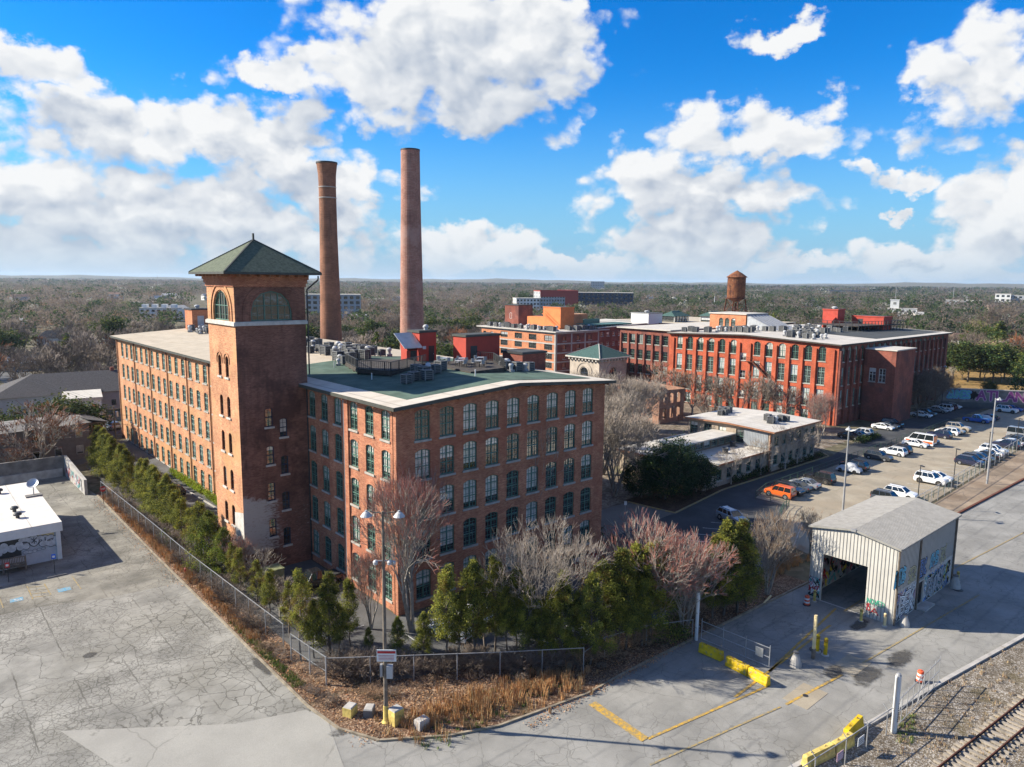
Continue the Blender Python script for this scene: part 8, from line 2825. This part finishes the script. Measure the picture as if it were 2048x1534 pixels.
for i in range(34):
    f = rnd(0, 1)
    a, b = ((-12.6, -9.5), (9, -20.0)) if i % 3 else ((-12.9, 8), (-12.6, -9))
    plant('bramble' if i % 2 else 'bramble_tan', (a[0] + (b[0] - a[0]) * f + rnd(-.3, 1.2), a[1] + (b[1] - a[1]) * f + rnd(-.3, 1.6), .05), rnd(.5, 1.0), 'small dry weed clump near the kerb of the corner bed', 'dry_weed', 'weed', 'dry weeds in the corner bed')


# dry grass, fallen leaves
def blades(name, label, cat, clumps, mats, mix, per, h, w=.014):
    V, mi = [], []
    for (x, y, s) in clumps:
        for _ in range(per):
            bx, by = x + RS.normal() * .14 * s, y + RS.normal() * .14 * s
            hh = h * s * RS.uniform(.55, 1.15)
            a = RS.uniform(0, 6.28)
            lx, ly = RS.normal() * .16 * hh, RS.normal() * .16 * hh
            dx, dy = math.cos(a) * w, math.sin(a) * w
            V += [(bx - dx, by - dy, .05), (bx + dx, by + dy, .05), (bx + lx + dx * .4, by + ly + dy * .4, .05 + hh), (bx + lx - dx * .4, by + ly - dy * .4, .05 + hh)]
            mi.append(RS.choice(len(mix), p=np.array(mix) / sum(mix)))
    V = np.array(V)
    o = link(name, np_mesh(name, V, np.arange(len(V)).reshape(-1, 4), [M[q] for q in mats], mi))
    tag(o, label, cat)
    return kind(o, 'stuff')


cl = []
for _ in range(520):
    v = rnd(4, 60)
    cl.append((-12.55 + rnd(-.35, .5), v, rnd(.5, 1.1) * (1.2 if 26 < v < 45 else .8)))
for _ in range(360):
    f = rnd(-.25, 1.05)
    cl.append((-6.5 + f * 11 + random.gauss(0, .9), -15.9 - f * 2.8 + random.gauss(0, 1.0), rnd(.3, 1.3)))
for _ in range(60):
    cl.append((rnd(33.5, 34.4) if random.random() < .3 else rnd(36, 44), rnd(-18.8, -17.6), rnd(.6, 1.1)))
blades('dry_grass', 'orange broom grass growing in the verges along the fences', 'grass', cl, ['straw', 'straw_pale', 'leaf_tan'], (.6, .28, .12), 26, .8, .018)
cl = [(-12.7 + rnd(-.4, .4), rnd(-5.5, 9), rnd(.4, .9)) for _ in range(260)] + [(rnd(-9.5, 3.5), rnd(-19, -15), rnd(.4, .8)) for _ in range(150)] + [(*G(rnd(1790, 1830), rnd(1430, 1490))[:2], .6) for _ in range(30)]
blades('green_grass', 'short green grass in patches of the verge', 'grass', cl, ['grass_green', 'straw_pale'], (.75, .25), 16, .3, .02)
cl = [(*G(rnd(1560, 2040), rnd(1290, 1530))[:2], rnd(.3, .8)) for _ in range(340)]
cl = [c for c in cl if c[1] < -38.9 - max(0, (c[0] - 28) * .1)]
blades('track_weeds', 'brown weeds growing in the gravel of the railway', 'weeds', cl, ['straw_pale', 'twig', 'leaf_tan'], (.4, .35, .25), 16, .35, .016)


def in_bed():
    r = random.random()
    if r < .42:
        return (rnd(-13.2, -10.8), rnd(-8, 62))
    if r < .75:
        f = rnd(0, 1)
        return (-12.8 + f * 22 + rnd(-.5, .5), -9 - f * 9.5 + rnd(-6 + 3.5 * f, 2.5))
    if r < .9:
        return (rnd(8, 34), rnd(-21.4, -17.5))
    return (-13.6 - abs(random.gauss(0, .55)), rnd(20, 60)) if random.random() < .5 else (rnd(-2.5, 14), -20.9 - abs(random.gauss(0, .35)) + (0 if random.random() < .5 else .5))


P = [in_bed() for _ in range(15000)]
C = np.array([(x, y, .085 + rnd(0, .05)) for x, y in P])
V, F = leaf_arrays(C, .075, 2.2)
o = link('fallen_leaves', np_mesh('fallen_leaves', V, F, [M['leaf_tan'], M['straw'], M['twig_orange'], M['bark']], RS.choice(4, len(F), p=(.45, .2, .2, .15))))
kind(tag(o, 'brown fallen leaves lying over the beds and kerbs', 'leaves'), 'stuff')


# ------------------------------------------------------------------ beyond: houses, blocks and woods
BLOCKED = []          # footprints the woods keep clear of: centre, radius


def slab_building(name, label, cat, px, base_y, w_px, top_y, floors, cols, wall, frame_dark=True, depth=14, roof='roof_white', rz_off=0.0, parapet=None, group=None, dist=None, winw=.55, winh=.5):
    """a block whose near face stands at the place seen at px, base_y"""
    c = G(px, base_y) if dist is None else DEPTH(px, base_y, dist)
    dd = math.hypot(c[0] - CAM_P[0], c[1] - CAM_P[1])
    fwd = dd * math.cos(math.atan2(px - 1024, 1440))
    Wd = w_px / 1440 * fwd
    h = htop(c, px, top_y)
    yaw = math.atan2(c[1] - CAM_P[1], c[0] - CAM_P[0]) - math.pi / 2 + rz_off
    t = thing(name, label, cat, (c[0], c[1], 0), yaw, group)
    mb = MB().box(-Wd / 2, Wd / 2, 0, depth, 0, h)
    mb.build('wall', wall, t)
    MB().box(-Wd / 2 - .3, Wd / 2 + .3, -.3, depth + .3, h, h + .5).build('roof', M[roof], t)
    fw, fh = Wd / cols, h / floors
    wm = MB().box(-fw * winw / 2, fw * winw / 2, -.12, .0, -fh * winh / 2, fh * winh / 2).mesh('far_window', M['pane_dark'])
    for i in range(cols):
        for j in range(floors):
            link('window', wm, t, (-Wd / 2 + fw * (i + .5), 0, fh * (j + .5)))
    sm_ = MB().box(-.12, .0, -1, 1, -fh * winh / 2, fh * winh / 2).mesh('side_window', M['pane_dark'])
    for j in range(floors):
        for q in range(3):
            link('window', sm_, t, (-Wd / 2, depth * (q + .5) / 3, fh * (j + .5)))
    BLOCKED.append((c[0], c[1], Wd * .5 + 6, yaw, depth))
    return t, Wd, h


WHT = plain('render_white', (0.62, 0.62, 0.60), .8, var=.08)
GRY = plain('render_grey', (0.32, 0.33, 0.34), .8, var=.08)
NVY = plain('render_navy', (0.03, 0.045, 0.075), .8, var=.1)
RDM = plain('render_red', (0.33, 0.05, 0.04), .8, var=.1)
TANW = plain('render_tan', (0.45, 0.38, 0.28), .8, var=.1)
slab_building('apartment_block', 'pale five storey apartment block behind the left chimney', 'apartment block', 668, 640, 106, 590, 5, 9, GRY, depth=22, winw=.6, winh=.55)
t, Wd, h = slab_building('townhouse_row', 'white three storey townhouse row with roof terraces beyond the long mill', 'townhouses', 319, 643, 72, 617, 3, 7, WHT, depth=12, rz_off=-.25)
for i in range(4):
    MB().box(-Wd / 2 + Wd * (i + .15) / 4, -Wd / 2 + Wd * (i + .65) / 4, 3, 9, h + .5, h + 3.0).build('roof_house', WHT, t)
t, Wd, h = slab_building('apartment_block', 'grey apartment block with tall red top floor beside the navy wing', 'apartment block', 1105, 626, 50, 583, 6, 9, GRY, depth=40, roof='red_paint', rz_off=.2, winw=.5)
MB().box(-Wd / 2 - .3, Wd / 2 + .3, -.35, .0, h - 5.5, h + 1.5).build('red_band', RDM, t)
MB().box(Wd / 2 - .1, Wd / 2 + 14, .3, 40, 0, h + 1.4).build('red_end', RDM, t)
slab_building('apartment_block', 'long low navy blue block right of the red topped apartments', 'apartment block', 1200, 622, 130, 586, 5, 14, NVY, depth=30, winw=.45)
slab_building('townhouse_row', 'white balconied flats left of the red topped apartments', 'flats', 1056, 626, 48, 597, 4, 7, WHT, depth=16, rz_off=.25)
t, Wd, h = slab_building('white_church', 'white stucco church hall with a square bell tower beyond the red mill', 'church', 1803, 636, 52, 618, 2, 5, WHT, depth=18)
MB().box(-Wd * .42, -Wd * .12, 1, 7, h, h + 8.5).build('bell_tower', WHT, t)
MB().box(-Wd * .32, -Wd * .22, .85, 1.0, h + 4.3, h + 6.6).build('belfry_opening', M['pane_dark'], t)
MB().box(-Wd * .44, -Wd * .1, .7, 7.3, h + 8.5, h + 9.1).build('cornice', WHT, t)
slab_building('office_block', 'white office block with dark side far off at the right edge', 'office block', 2004, 612, 26, 588, 3, 3, WHT, depth=30)
slab_building('office_block', 'low dark office wing right of the white block at the horizon', 'office block', 2034, 612, 34, 591, 3, 4, GRY, depth=20)
slab_building('office_block', 'lonely glass office slab on the horizon', 'office block', 1195, 577, 27, 563, 6, 8, GRY, depth=60, dist=2600)
slab_building('warehouse', 'long low dark warehouse with white roof lights near the horizon', 'warehouse', 1705, 590, 96, 581, 1, 12, NVY, depth=50, roof='roof_dark')
slab_building('warehouse', 'pale flat roofed sheds between trees at the right', 'warehouse', 1925, 616, 60, 601, 1, 8, GRY, depth=25, roof='roof_white')
slab_building('warehouse', 'low white roofed building by the left woods', 'warehouse', 290, 612, 70, 605, 1, 8, GRY, depth=20)


def house(label, x, y, w, d, h, roof_h, wall, roof, yaw, hip=True, porch=False, cat='house', name='house', group=None):
    c = (x, y, 0)
    t = thing(name, label, cat, c, yaw, group)
    MB().box(-w / 2, w / 2, -d / 2, d / 2, 0, h).build('wall', wall, t)
    o = .5
    ins = (d / 2 if hip else 0)
    V = [(-w / 2 - o, -d / 2 - o, h), (w / 2 + o, -d / 2 - o, h), (w / 2 + o, d / 2 + o, h), (-w / 2 - o, d / 2 + o, h), (-w / 2 - o + ins, 0, h + roof_h), (w / 2 + o - ins, 0, h + roof_h)]
    rf = MB().add(V, [(0, 1, 5, 4), (1, 2, 5), (2, 3, 4, 5), (3, 0, 4), (3, 2, 1, 0)]).build('roof', roof, t)
    MB().box(w * .2, w * .2 + .8, -.4, .4, h + roof_h * .4, h + roof_h + .7).build('chimney', M['brick_maroon'], rf)
    wm = MB().box(-.5, .5, -.06, .0, 0, 1.4).mesh('house_window', M['pane_dark'])
    wf = MB().box(-.56, .56, -.04, .0, -.06, 1.46).mesh('house_window_frame', M['ac_white'])
    k = max(2, int(w / 3.2))
    for fl in range(max(1, int(h / 3))):
        for i in range(k):
            q = link('window', wf, t, (-w / 2 + w * (i + .5) / k, -d / 2, 1.0 + 3 * fl))
            link('pane', wm, q)
        for i in range(2):
            q = link('window', wf, t, (-w / 2, -d / 2 + d * (i + .5) / 2, 1.0 + 3 * fl), -math.pi / 2)
            link('pane', wm, q)
    if porch:
        mb = MB().box(-w / 2 - 2.4, -w / 2, -d / 2, d / 2, 2.8, 3.0)
        mb.box(-w / 2 - 2.4, -w / 2, -d / 2, d / 2, h - .1, h + .1)
        for i in range(4):
            yy = -d / 2 + .1 + (d - .2) * i / 3
            mb.box(-w / 2 - 2.4, -w / 2 - 2.25, yy - .08, yy + .08, 0, h)
        mb.box(-w / 2 - 2.4, -w / 2 - 2.3, -d / 2, d / 2, 3.6, 3.7)
        mb.build('porch', M['wood_grey'], t)
    MB().box(-.5, .5, -d / 2 - .06, -d / 2, 0, 2.1).build('door', M['wood_dark'], t)
    BLOCKED.append((x, y, w * .55 + 3, yaw, d))
    return t


YW = -R(41)
SLATE = plain('slate_wall', (0.13, 0.12, 0.115), .85)
p = G(60, 930)
t = house('dark boarded house with flat pale roof and two storey porch by the concrete wall', p[0], p[1] + 4, 17, 11, 6.4, .5, SLATE, M['concrete_dark'], 0.15, False)
mb = MB()
for zz in (2.9, 5.9):
    mb.box(8.5, 11.5, -5, 5, zz, zz + .2)
for i in range(4):
    mb.box(11.3, 11.5, -5 + 3.3 * i - .1 * i, -4.8 + 3.3 * i - .1 * i, 0, 6.2)
for zz in (3.8, 0.9):
    mb.bar((11.4, -5, zz), (11.4, 5, zz), .08)
mb.build('porch', M['wood_grey'], t)
MB().add([(8.3, -5.5, 6.9), (12, -5.5, 6.0), (12, 5.5, 6.0), (8.3, 5.5, 6.9)], [(0, 1, 2, 3)]).build('porch_roof', M['shingle_grey'], t)
p = G(160, 812)
house('low block with big dark hipped roof left of the long mill', p[0], p[1], 36, 18, 4.5, 4.2, GRY, M['shingle_grey'], -.1)
p = G(165, 832)
t, Wd, h = slab_building('white_workshop', 'white walled workshop under the dark hipped roof', 'workshop', 168, 840, 66, 800, 1, 3, WHT, depth=14)
t, Wd, h = slab_building('green_warehouse', 'pale roofed green walled warehouse at the left edge', 'warehouse', 55, 828, 170, 806, 1, 5, plain('green_wall', (.05, .12, .07), .8), depth=22, roof='roof_bright')
slab_building('brick_store', 'small brick store with white flat roof at the street corner', 'store', 190, 876, 30, 850, 1, 2, M['brick_orange'], depth=9, roof='roof_bright')
slab_building('long_shed', 'long shed with a ribbed pale roof among the left trees', 'shed', 50, 742, 70, 728, 1, 8, GRY, depth=24, roof='galv')
hs = [(110, 690, 'dark roofed bungalow among bare trees at the left'), (165, 640, 'house with white gable far left among trees'), (45, 655, 'house with blossom trees around it at the left'), (885, 655, 'house half hidden right of the tall chimney'), (760, 640, 'pale house between the two chimneys'), (720, 650, 'grey house by the pale apartment block'),
      (985, 640, 'cream house left of the orange stair tower'), (960, 655, 'grey roofed house above the framed block'), (1290, 622, 'white house right of the navy block'), (1325, 622, 'pink house among the evergreens'), (1640, 628, 'stone chapel like house with a steep gable beyond the red mill'), (1905, 655, 'white house among trees right of the church'),
      (1960, 690, 'bungalow with reddish roof above the pines at the right'), (1925, 694, 'long reddish roofed house above the pines'), (2020, 668, 'pale house at the right edge above the pines'), (930, 628, 'far grey house among the middle trees'), (1880, 640, 'low pale house behind the church trees'), (1530, 614, 'far white gabled house beyond the water tower')]
for i, (x, y, lb) in enumerate(hs):
    p = G(x, y)
    house(lb, p[0], p[1], rnd(10, 14), rnd(8, 10), rnd(3.4, 6), rnd(2.4, 3.4), [WHT, TANW, GRY, WHT, SLATE][i % 5] if 'pink' not in lb else plain('pink_wall', (.5, .33, .31), .8), M['shingle_brown'] if 'reddish' in lb else M[['shingle_grey', 'shingle_brown', 'galv_dull'][i % 3]], rnd(-.6, .6) - .3, i % 2 == 0)
for x, y, yt, lb in ((1428, 622, 592, 'white concrete mast left of the water tower'), (1790, 610, 569, 'thin radio mast at the horizon, left one'), (1905, 610, 568, 'lattice radio mast at the horizon, right one'), (316, 575, 551, 'dark smokestack on the left horizon')):
    p = G(x, y) if y > 600 else DEPTH(x, y, 1700)
    t = thing('radio_mast', lb, 'mast', (p[0], p[1], 0))
    hh = htop(p, x, yt)
    MB().tube((0, 0, 0), (0, 0, hh), .5, .25, n=6).build('mast', M['white_paint'] if 'white' in lb else M['galv_dull'], t)
    mb = MB()
    for k in range(3):
        mb.box(-.9, .9, -.1, .1, hh * (.8 + .07 * k), hh * (.8 + .07 * k) + .3)
    mb.build('antenna', M['galv_dull'], t)

# roofs scattered through the far woods
for i in range(46):
    a, d = random.uniform(-.6, .6), 420 + 1100 * random.random() ** 1.3
    x, y = CAM_P[0] + math.sin(HEAD + a) * d, CAM_P[1] + math.cos(HEAD + a) * d
    if 100 < x < 245 and y < 150:
        continue
    t = thing('far_house', 'small pale house glimpsed among the far trees', 'house', (x, y, 0), rnd(-1, 1), 'houses among the far trees')
    w, dp, h = rnd(11, 22), rnd(9, 14), rnd(4, 8)
    MB().box(-w / 2, w / 2, -dp / 2, dp / 2, 0, h).build('wall', (WHT, TANW, GRY)[i % 3], t)
    MB().add([(-w / 2 - .5, -dp / 2 - .5, h), (w / 2 + .5, -dp / 2 - .5, h), (w / 2 + .5, dp / 2 + .5, h), (-w / 2 - .5, dp / 2 + .5, h), (-w / 2 - .5, 0, h + 3), (w / 2 + .5, 0, h + 3)],
             [(0, 1, 5, 4), (1, 2, 5), (2, 3, 4, 5), (3, 0, 4), (3, 2, 1, 0)]).build('roof', M[('shingle_grey', 'galv_dull', 'shingle_brown', 'roof_white')[i % 4]], t)
    BLOCKED.append((x, y, w * .5 + 1, 0.0, dp))

# pines and saplings behind the mural
for i, (x, y, yt) in enumerate(((1905, 758, 690), (1935, 764, 684), (1960, 756, 694), (1985, 766, 686), (2008, 758, 696), (2030, 770, 704), (1925, 742, 696), (1975, 742, 692))):
    p = G(x, y)
    plant('far_pine', p, htop(p, x, yt), '%s dark pine in the belt behind the mural wall' % NTH[i], 'pine_tree', group='pines behind the mural', wide=1.5)
for i, (x, y, yt) in enumerate(((1924, 760, 725), (1968, 762, 715), (2003, 765, 728), (1978, 790, 762), (1897, 768, 730))):
    p = G(x, y)
    plant('crape' if i != 3 else 'far_oak_green', p, htop(p, x, yt), '%s in the meadow before the pine belt' % ['first white sapling', 'second white sapling', 'third white sapling', 'dark green round tree', 'pale sapling by the mill end'][i], 'sapling' if i != 3 else 'evergreen_tree')
for x, y, yt, k, lb in ((2040, 800, 718, 'far_cedar', 'dark cedar at the right edge behind the mural'), (2030, 750, 660, 'far_rusty', 'reddish bare tree at the right edge above the meadow'), (1958, 678, 640, 'far_spring', 'yellow green tree over the red roofed bungalow'), (1995, 690, 610, 'far_oak', 'big dark branched oak at the right edge')):
    p = G(x, y)
    plant(k, p, htop(p, x, yt), lb, 'tree', wide=1.3)
# trees among the buildings at the left
for x, y, yt, k, lb in ((80, 946, 800, 'rusty', 'red budded bare tree in front of the boarded house'), (30, 952, 880, 'rusty', 'small orange bare tree against the boarded house'), (140, 890, 795, 'far_oak_green', 'dark evergreen right of the boarded house'), (120, 880, 800, 'far_cedar', 'dark cedar behind the boarded house'),
                        (205, 862, 815, 'rusty', 'orange bare tree at the street by the mill end'), (25, 900, 820, 'far_oak_green', 'dark evergreen at the left edge'), (160, 790, 725, 'crape', 'pale branched tree before the hipped roof'), (60, 800, 700, 'far_oak', 'broad dark bare tree at the left'), (110, 800, 695, 'far_oak_b', 'broad grey bare tree left of the mill'),
                        (140, 760, 672, 'far_cedar', 'ivy covered dark tree left of the mill end'), (180, 780, 690, 'far_oak', 'bare tree close left of the mill end'), (30, 770, 690, 'far_oak_b', 'grey bare tree at the far left'), (205, 800, 720, 'far_oak_b', 'bare tree touching the mill end')):
    p = G(x, y)
    plant(k, p, htop(p, x, yt), lb, 'tree', wide=1.35)

for n_, c_ in (('wood_brown', (.16, .128, .103)), ('wood_grey_brown', (.205, .168, .138)), ('wood_rust', (.205, .135, .09)), ('wood_green', (.068, .095, .036)), ('wood_dark_green', (.055, .076, .034)), ('wood_spring', (.19, .19, .09)), ('wood_blossom', (.38, .37, .31))):
    M[n_] = leafmat(n_, c_, .25, .05, .5)


# woods: single trees as far as they can be told apart, then one mass
FOOT = [(-2, 31, -1, 106), (30, 52, 48, 68), (126, 200, 5, 66), (100, 240, 60, 150), (60, 130, -30, 60), (52, 130, 58, 104), (-16, 2, 80, 122), (-60, -8, 60, 100), (-30, 60, -60, 60), (200, 236, 80, 140), (60, 300, -130, 14)]


def free(x, y, near=False):
    for a, b, c, d in FOOT:
        if a - 4 < x < b + 4 and c - 4 < y < d + 4:
            return False
    dx, dy = x - CAM_P[0], y - CAM_P[1]
    dd = math.hypot(dx, dy)
    for (bx, by, r, yaw, dep) in BLOCKED:
        qx, qy = x - bx, y - by
        lx = qx * math.cos(-yaw) - qy * math.sin(-yaw)
        ly = qx * math.sin(-yaw) + qy * math.cos(-yaw)
        bd = math.hypot(bx - CAM_P[0], by - CAM_P[1])
        front = 22 + bd * .09
        if abs(lx) < r * (1 - .1 * (ly < 0)) and -front < ly < dep + 5:
            return False
    if x > 205 and x < 330 and y > -80 and y < 50 and dd < 330:
        return False
    # a straight street running away on the left
    ax, ay = G(395, 640)[:2]
    bx_, by_ = G(402, 596)[:2]
    t_ = ((x - ax) * (bx_ - ax) + (y - ay) * (by_ - ay)) / ((bx_ - ax) ** 2 + (by_ - ay) ** 2)
    if -0.35 < t_ < 1.0 and abs((x - ax) * (by_ - ay) - (y - ay) * (bx_ - ax)) / math.hypot(bx_ - ax, by_ - ay) < 13:
        return False
    return True


KINDS_ = ['far_oak', 'far_oak_b', 'far_rusty', 'far_oak_green', 'far_pine', 'far_cedar', 'far_blossom', 'far_spring']
KW = {'far_oak': ('dark bare tree in the woods beyond the mills', 'bare_tree'), 'far_oak_b': ('grey bare tree in the woods beyond the mills', 'bare_tree'), 'far_rusty': ('rusty bare tree in the woods beyond the mills', 'bare_tree'),
      'far_oak_green': ('round evergreen in the woods beyond the mills', 'evergreen_tree'), 'far_pine': ('pine in the woods beyond the mills', 'pine_tree'), 'far_cedar': ('pointed cedar in the woods beyond the mills', 'cedar_tree'),
      'far_blossom': ('white flowering tree in the woods beyond the mills', 'flowering_tree'), 'far_spring': ('fresh yellow green tree in the woods beyond the mills', 'budding_tree')}
cand = []
rs = np.random.RandomState(5)
for _ in range(9000):
    a = rs.uniform(-.70, .70)
    d = math.sqrt(rs.uniform(150 ** 2, 560 ** 2))
    q = HEAD + a
    x, y = CAM_P[0] + math.sin(q) * d, CAM_P[1] + math.cos(q) * d
    if not free(x, y):
        continue
    if any((x - c[0]) ** 2 + (y - c[1]) ** 2 < (8.5 if d < 300 else 11) ** 2 for c in cand):
        continue
    cand.append((x, y, d, a))
cand.sort(key=lambda c: c[2])
NEAR = cand[:290]
for (x, y, d, a) in NEAR:
    green = .18 if a < 0 else .42
    w = np.array([.40 * (1 - green), .34 * (1 - green), .12 * (1 - green), .45 * green, .3 * green, .25 * green, .05 if a < -.2 else .01, .06])
    k = KINDS_[rs.choice(8, p=w / w.sum())]
    plant(k, (x, y, 0), {'far_blossom': 9.5, 'far_spring': 11}.get(k, 13.5) * rs.uniform(.75, 1.2), KW[k][0], KW[k][1], 'tree', 'trees in the woods beyond (%s)' % k.replace('far_', '').replace('_', ' '), wide=rs.uniform(1.1, 1.5))


# the rest of the woods as one mass: every tree a fuzzy crown of small twig faces over a trunk
def wood(name, label, items, nq, qs):
    n = len(items)
    A = np.array([(x, y, h, r) for x, y, h, r, m in items])
    mk = np.array([m for *_, m in items])
    u = rs.normal(size=(n, nq, 3))
    u /= np.linalg.norm(u, axis=2, keepdims=True)
    rad = rs.uniform(.35, 1.0, (n, nq, 1)) ** .5
    lump = 1 + .25 * np.sin(u[:, :, :1] * 5 + A[:, None, :1]) * np.cos(u[:, :, 1:2] * 4 + A[:, None, 1:2])
    C = u * rad * lump * np.stack([A[:, 3], A[:, 3], A[:, 2] * .38], axis=1)[:, None, :]
    C[:, :, 2] += A[:, None, 2] * .62
    C[:, :, :2] += A[:, None, :2]
    S = np.repeat(A[:, 3] * qs, nq) * rs.uniform(.6, 1.4, n * nq)
    C = C.reshape(-1, 3)
    nrm = rs.normal(size=C.shape)
    nrm /= np.linalg.norm(nrm, axis=1, keepdims=True)
    a = np.cross(nrm, rs.normal(size=C.shape))
    a /= np.maximum(np.linalg.norm(a, axis=1, keepdims=True), 1e-6)
    b = np.cross(nrm, a)
    thin = np.repeat(np.where(np.isin(mk, (3, 4, 6)), .7, .22), nq)[:, None]
    S = S[:, None]
    V = np.stack([C - a * S, C + b * S * thin, C + a * S, C - b * S * thin], axis=1).reshape(-1, 3)
    F = np.arange(len(V)).reshape(-1, 4)
    o = link(name, np_mesh(name, V, F, [M[q] for q in ('wood_brown', 'wood_grey_brown', 'wood_rust', 'wood_green', 'wood_dark_green', 'wood_spring', 'wood_blossom')], np.repeat(mk, nq)))
    return kind(tag(o, label, 'woods'), 'stuff')


def fill(d0, d1, n, spread, hmul=1.0):
    out = []
    for _ in range(n):
        a = rs.uniform(-.76, .76)
        d = math.sqrt(rs.uniform(d0 ** 2, d1 ** 2))
        q = HEAD + a
        x, y = CAM_P[0] + math.sin(q) * d, CAM_P[1] + math.cos(q) * d
        if not free(x, y):
            continue
        patch = math.sin(x * .011 + 1.3) * math.sin(y * .013) + .5 * math.sin(x * .031 + y * .027)
        if patch < -.8:
            continue
        green = (.14 if a < 0 else .30) + .16 * patch
        r_ = rs.rand()
        m = (3 if rs.rand() < .55 else 4) if r_ < green else (5 if r_ > .97 else (6 if r_ > .962 else (2 if r_ > .88 else (1 if r_ > .55 else 0))))
        out.append((x, y, rs.uniform(8, 14.5) * hmul, spread * rs.uniform(.7, 1.25), m))
    return out


rest = [(x, y, rs.uniform(9, 14), rs.uniform(3.8, 5.6), (0, 1, 0, 3, 2, 1, 4)[i % 7]) for i, (x, y, d, a) in enumerate(cand[290:])]
wood('middle_woods', 'mixed bare and evergreen woods between the houses in the middle distance', rest + fill(430, 900, 4400, 5.8), 120, .15)
wood('far_woods', 'continuous brown grey woods reaching to the horizon', fill(900, 2600, 8500, 10.5, 1.25), 60, .15)
wood('horizon_woods', 'blue grey woods along the horizon', fill(2600, 6500, 7000, 26.0, 1.9), 34, .17)
# low hills close the view
prof = []
for i in range(121):
    a = HEAD - 1.3 + 2.6 * i / 120
    hgt = 36 + 9 * math.sin(i * .21 + 2) + 6 * math.sin(i * .53 + 1) + 4 * math.sin(i * 1.3) + 3 * math.sin(i * 2.9)
    prof.append((math.sin(a), math.cos(a), hgt))
V, F = [], []
for s, c, hgt in prof:
    V += [(s * 6200, c * 6200, -1), (s * 7600, c * 7600, hgt), (s * 9500, c * 9500, hgt * 1.15 + 8), (s * 9600, c * 9600, -1)]
for i in range(120):
    for j in range(3):
        F.append((i * 4 + j, i * 4 + j + 1, i * 4 + 5 + j, i * 4 + 4 + j))
kind(MB().add(V, F).build('hills', M['field']), 'structure')


# ------------------------------------------------------------------ the air
hz = bpy.data.materials.new('haze')
hz.use_nodes = True
ht = hz.node_tree
ht.nodes.clear()
ho = ht.nodes.new('ShaderNodeOutputMaterial')
hv = ht.nodes.new('ShaderNodeVolumePrincipled')
hv.inputs['Color'].default_value = (0.62, 0.80, 1.0, 1)
hv.inputs['Density'].default_value = 0.00005
hv.inputs['Anisotropy'].default_value = 0.2
ht.links.new(hv.outputs[0], ho.inputs['Volume'])
kind(tag(MB().box(-11000, 11500, -11000, 11500, -3, 85).build('haze', hz), 'pale blue air over the whole place', 'haze'), 'stuff')
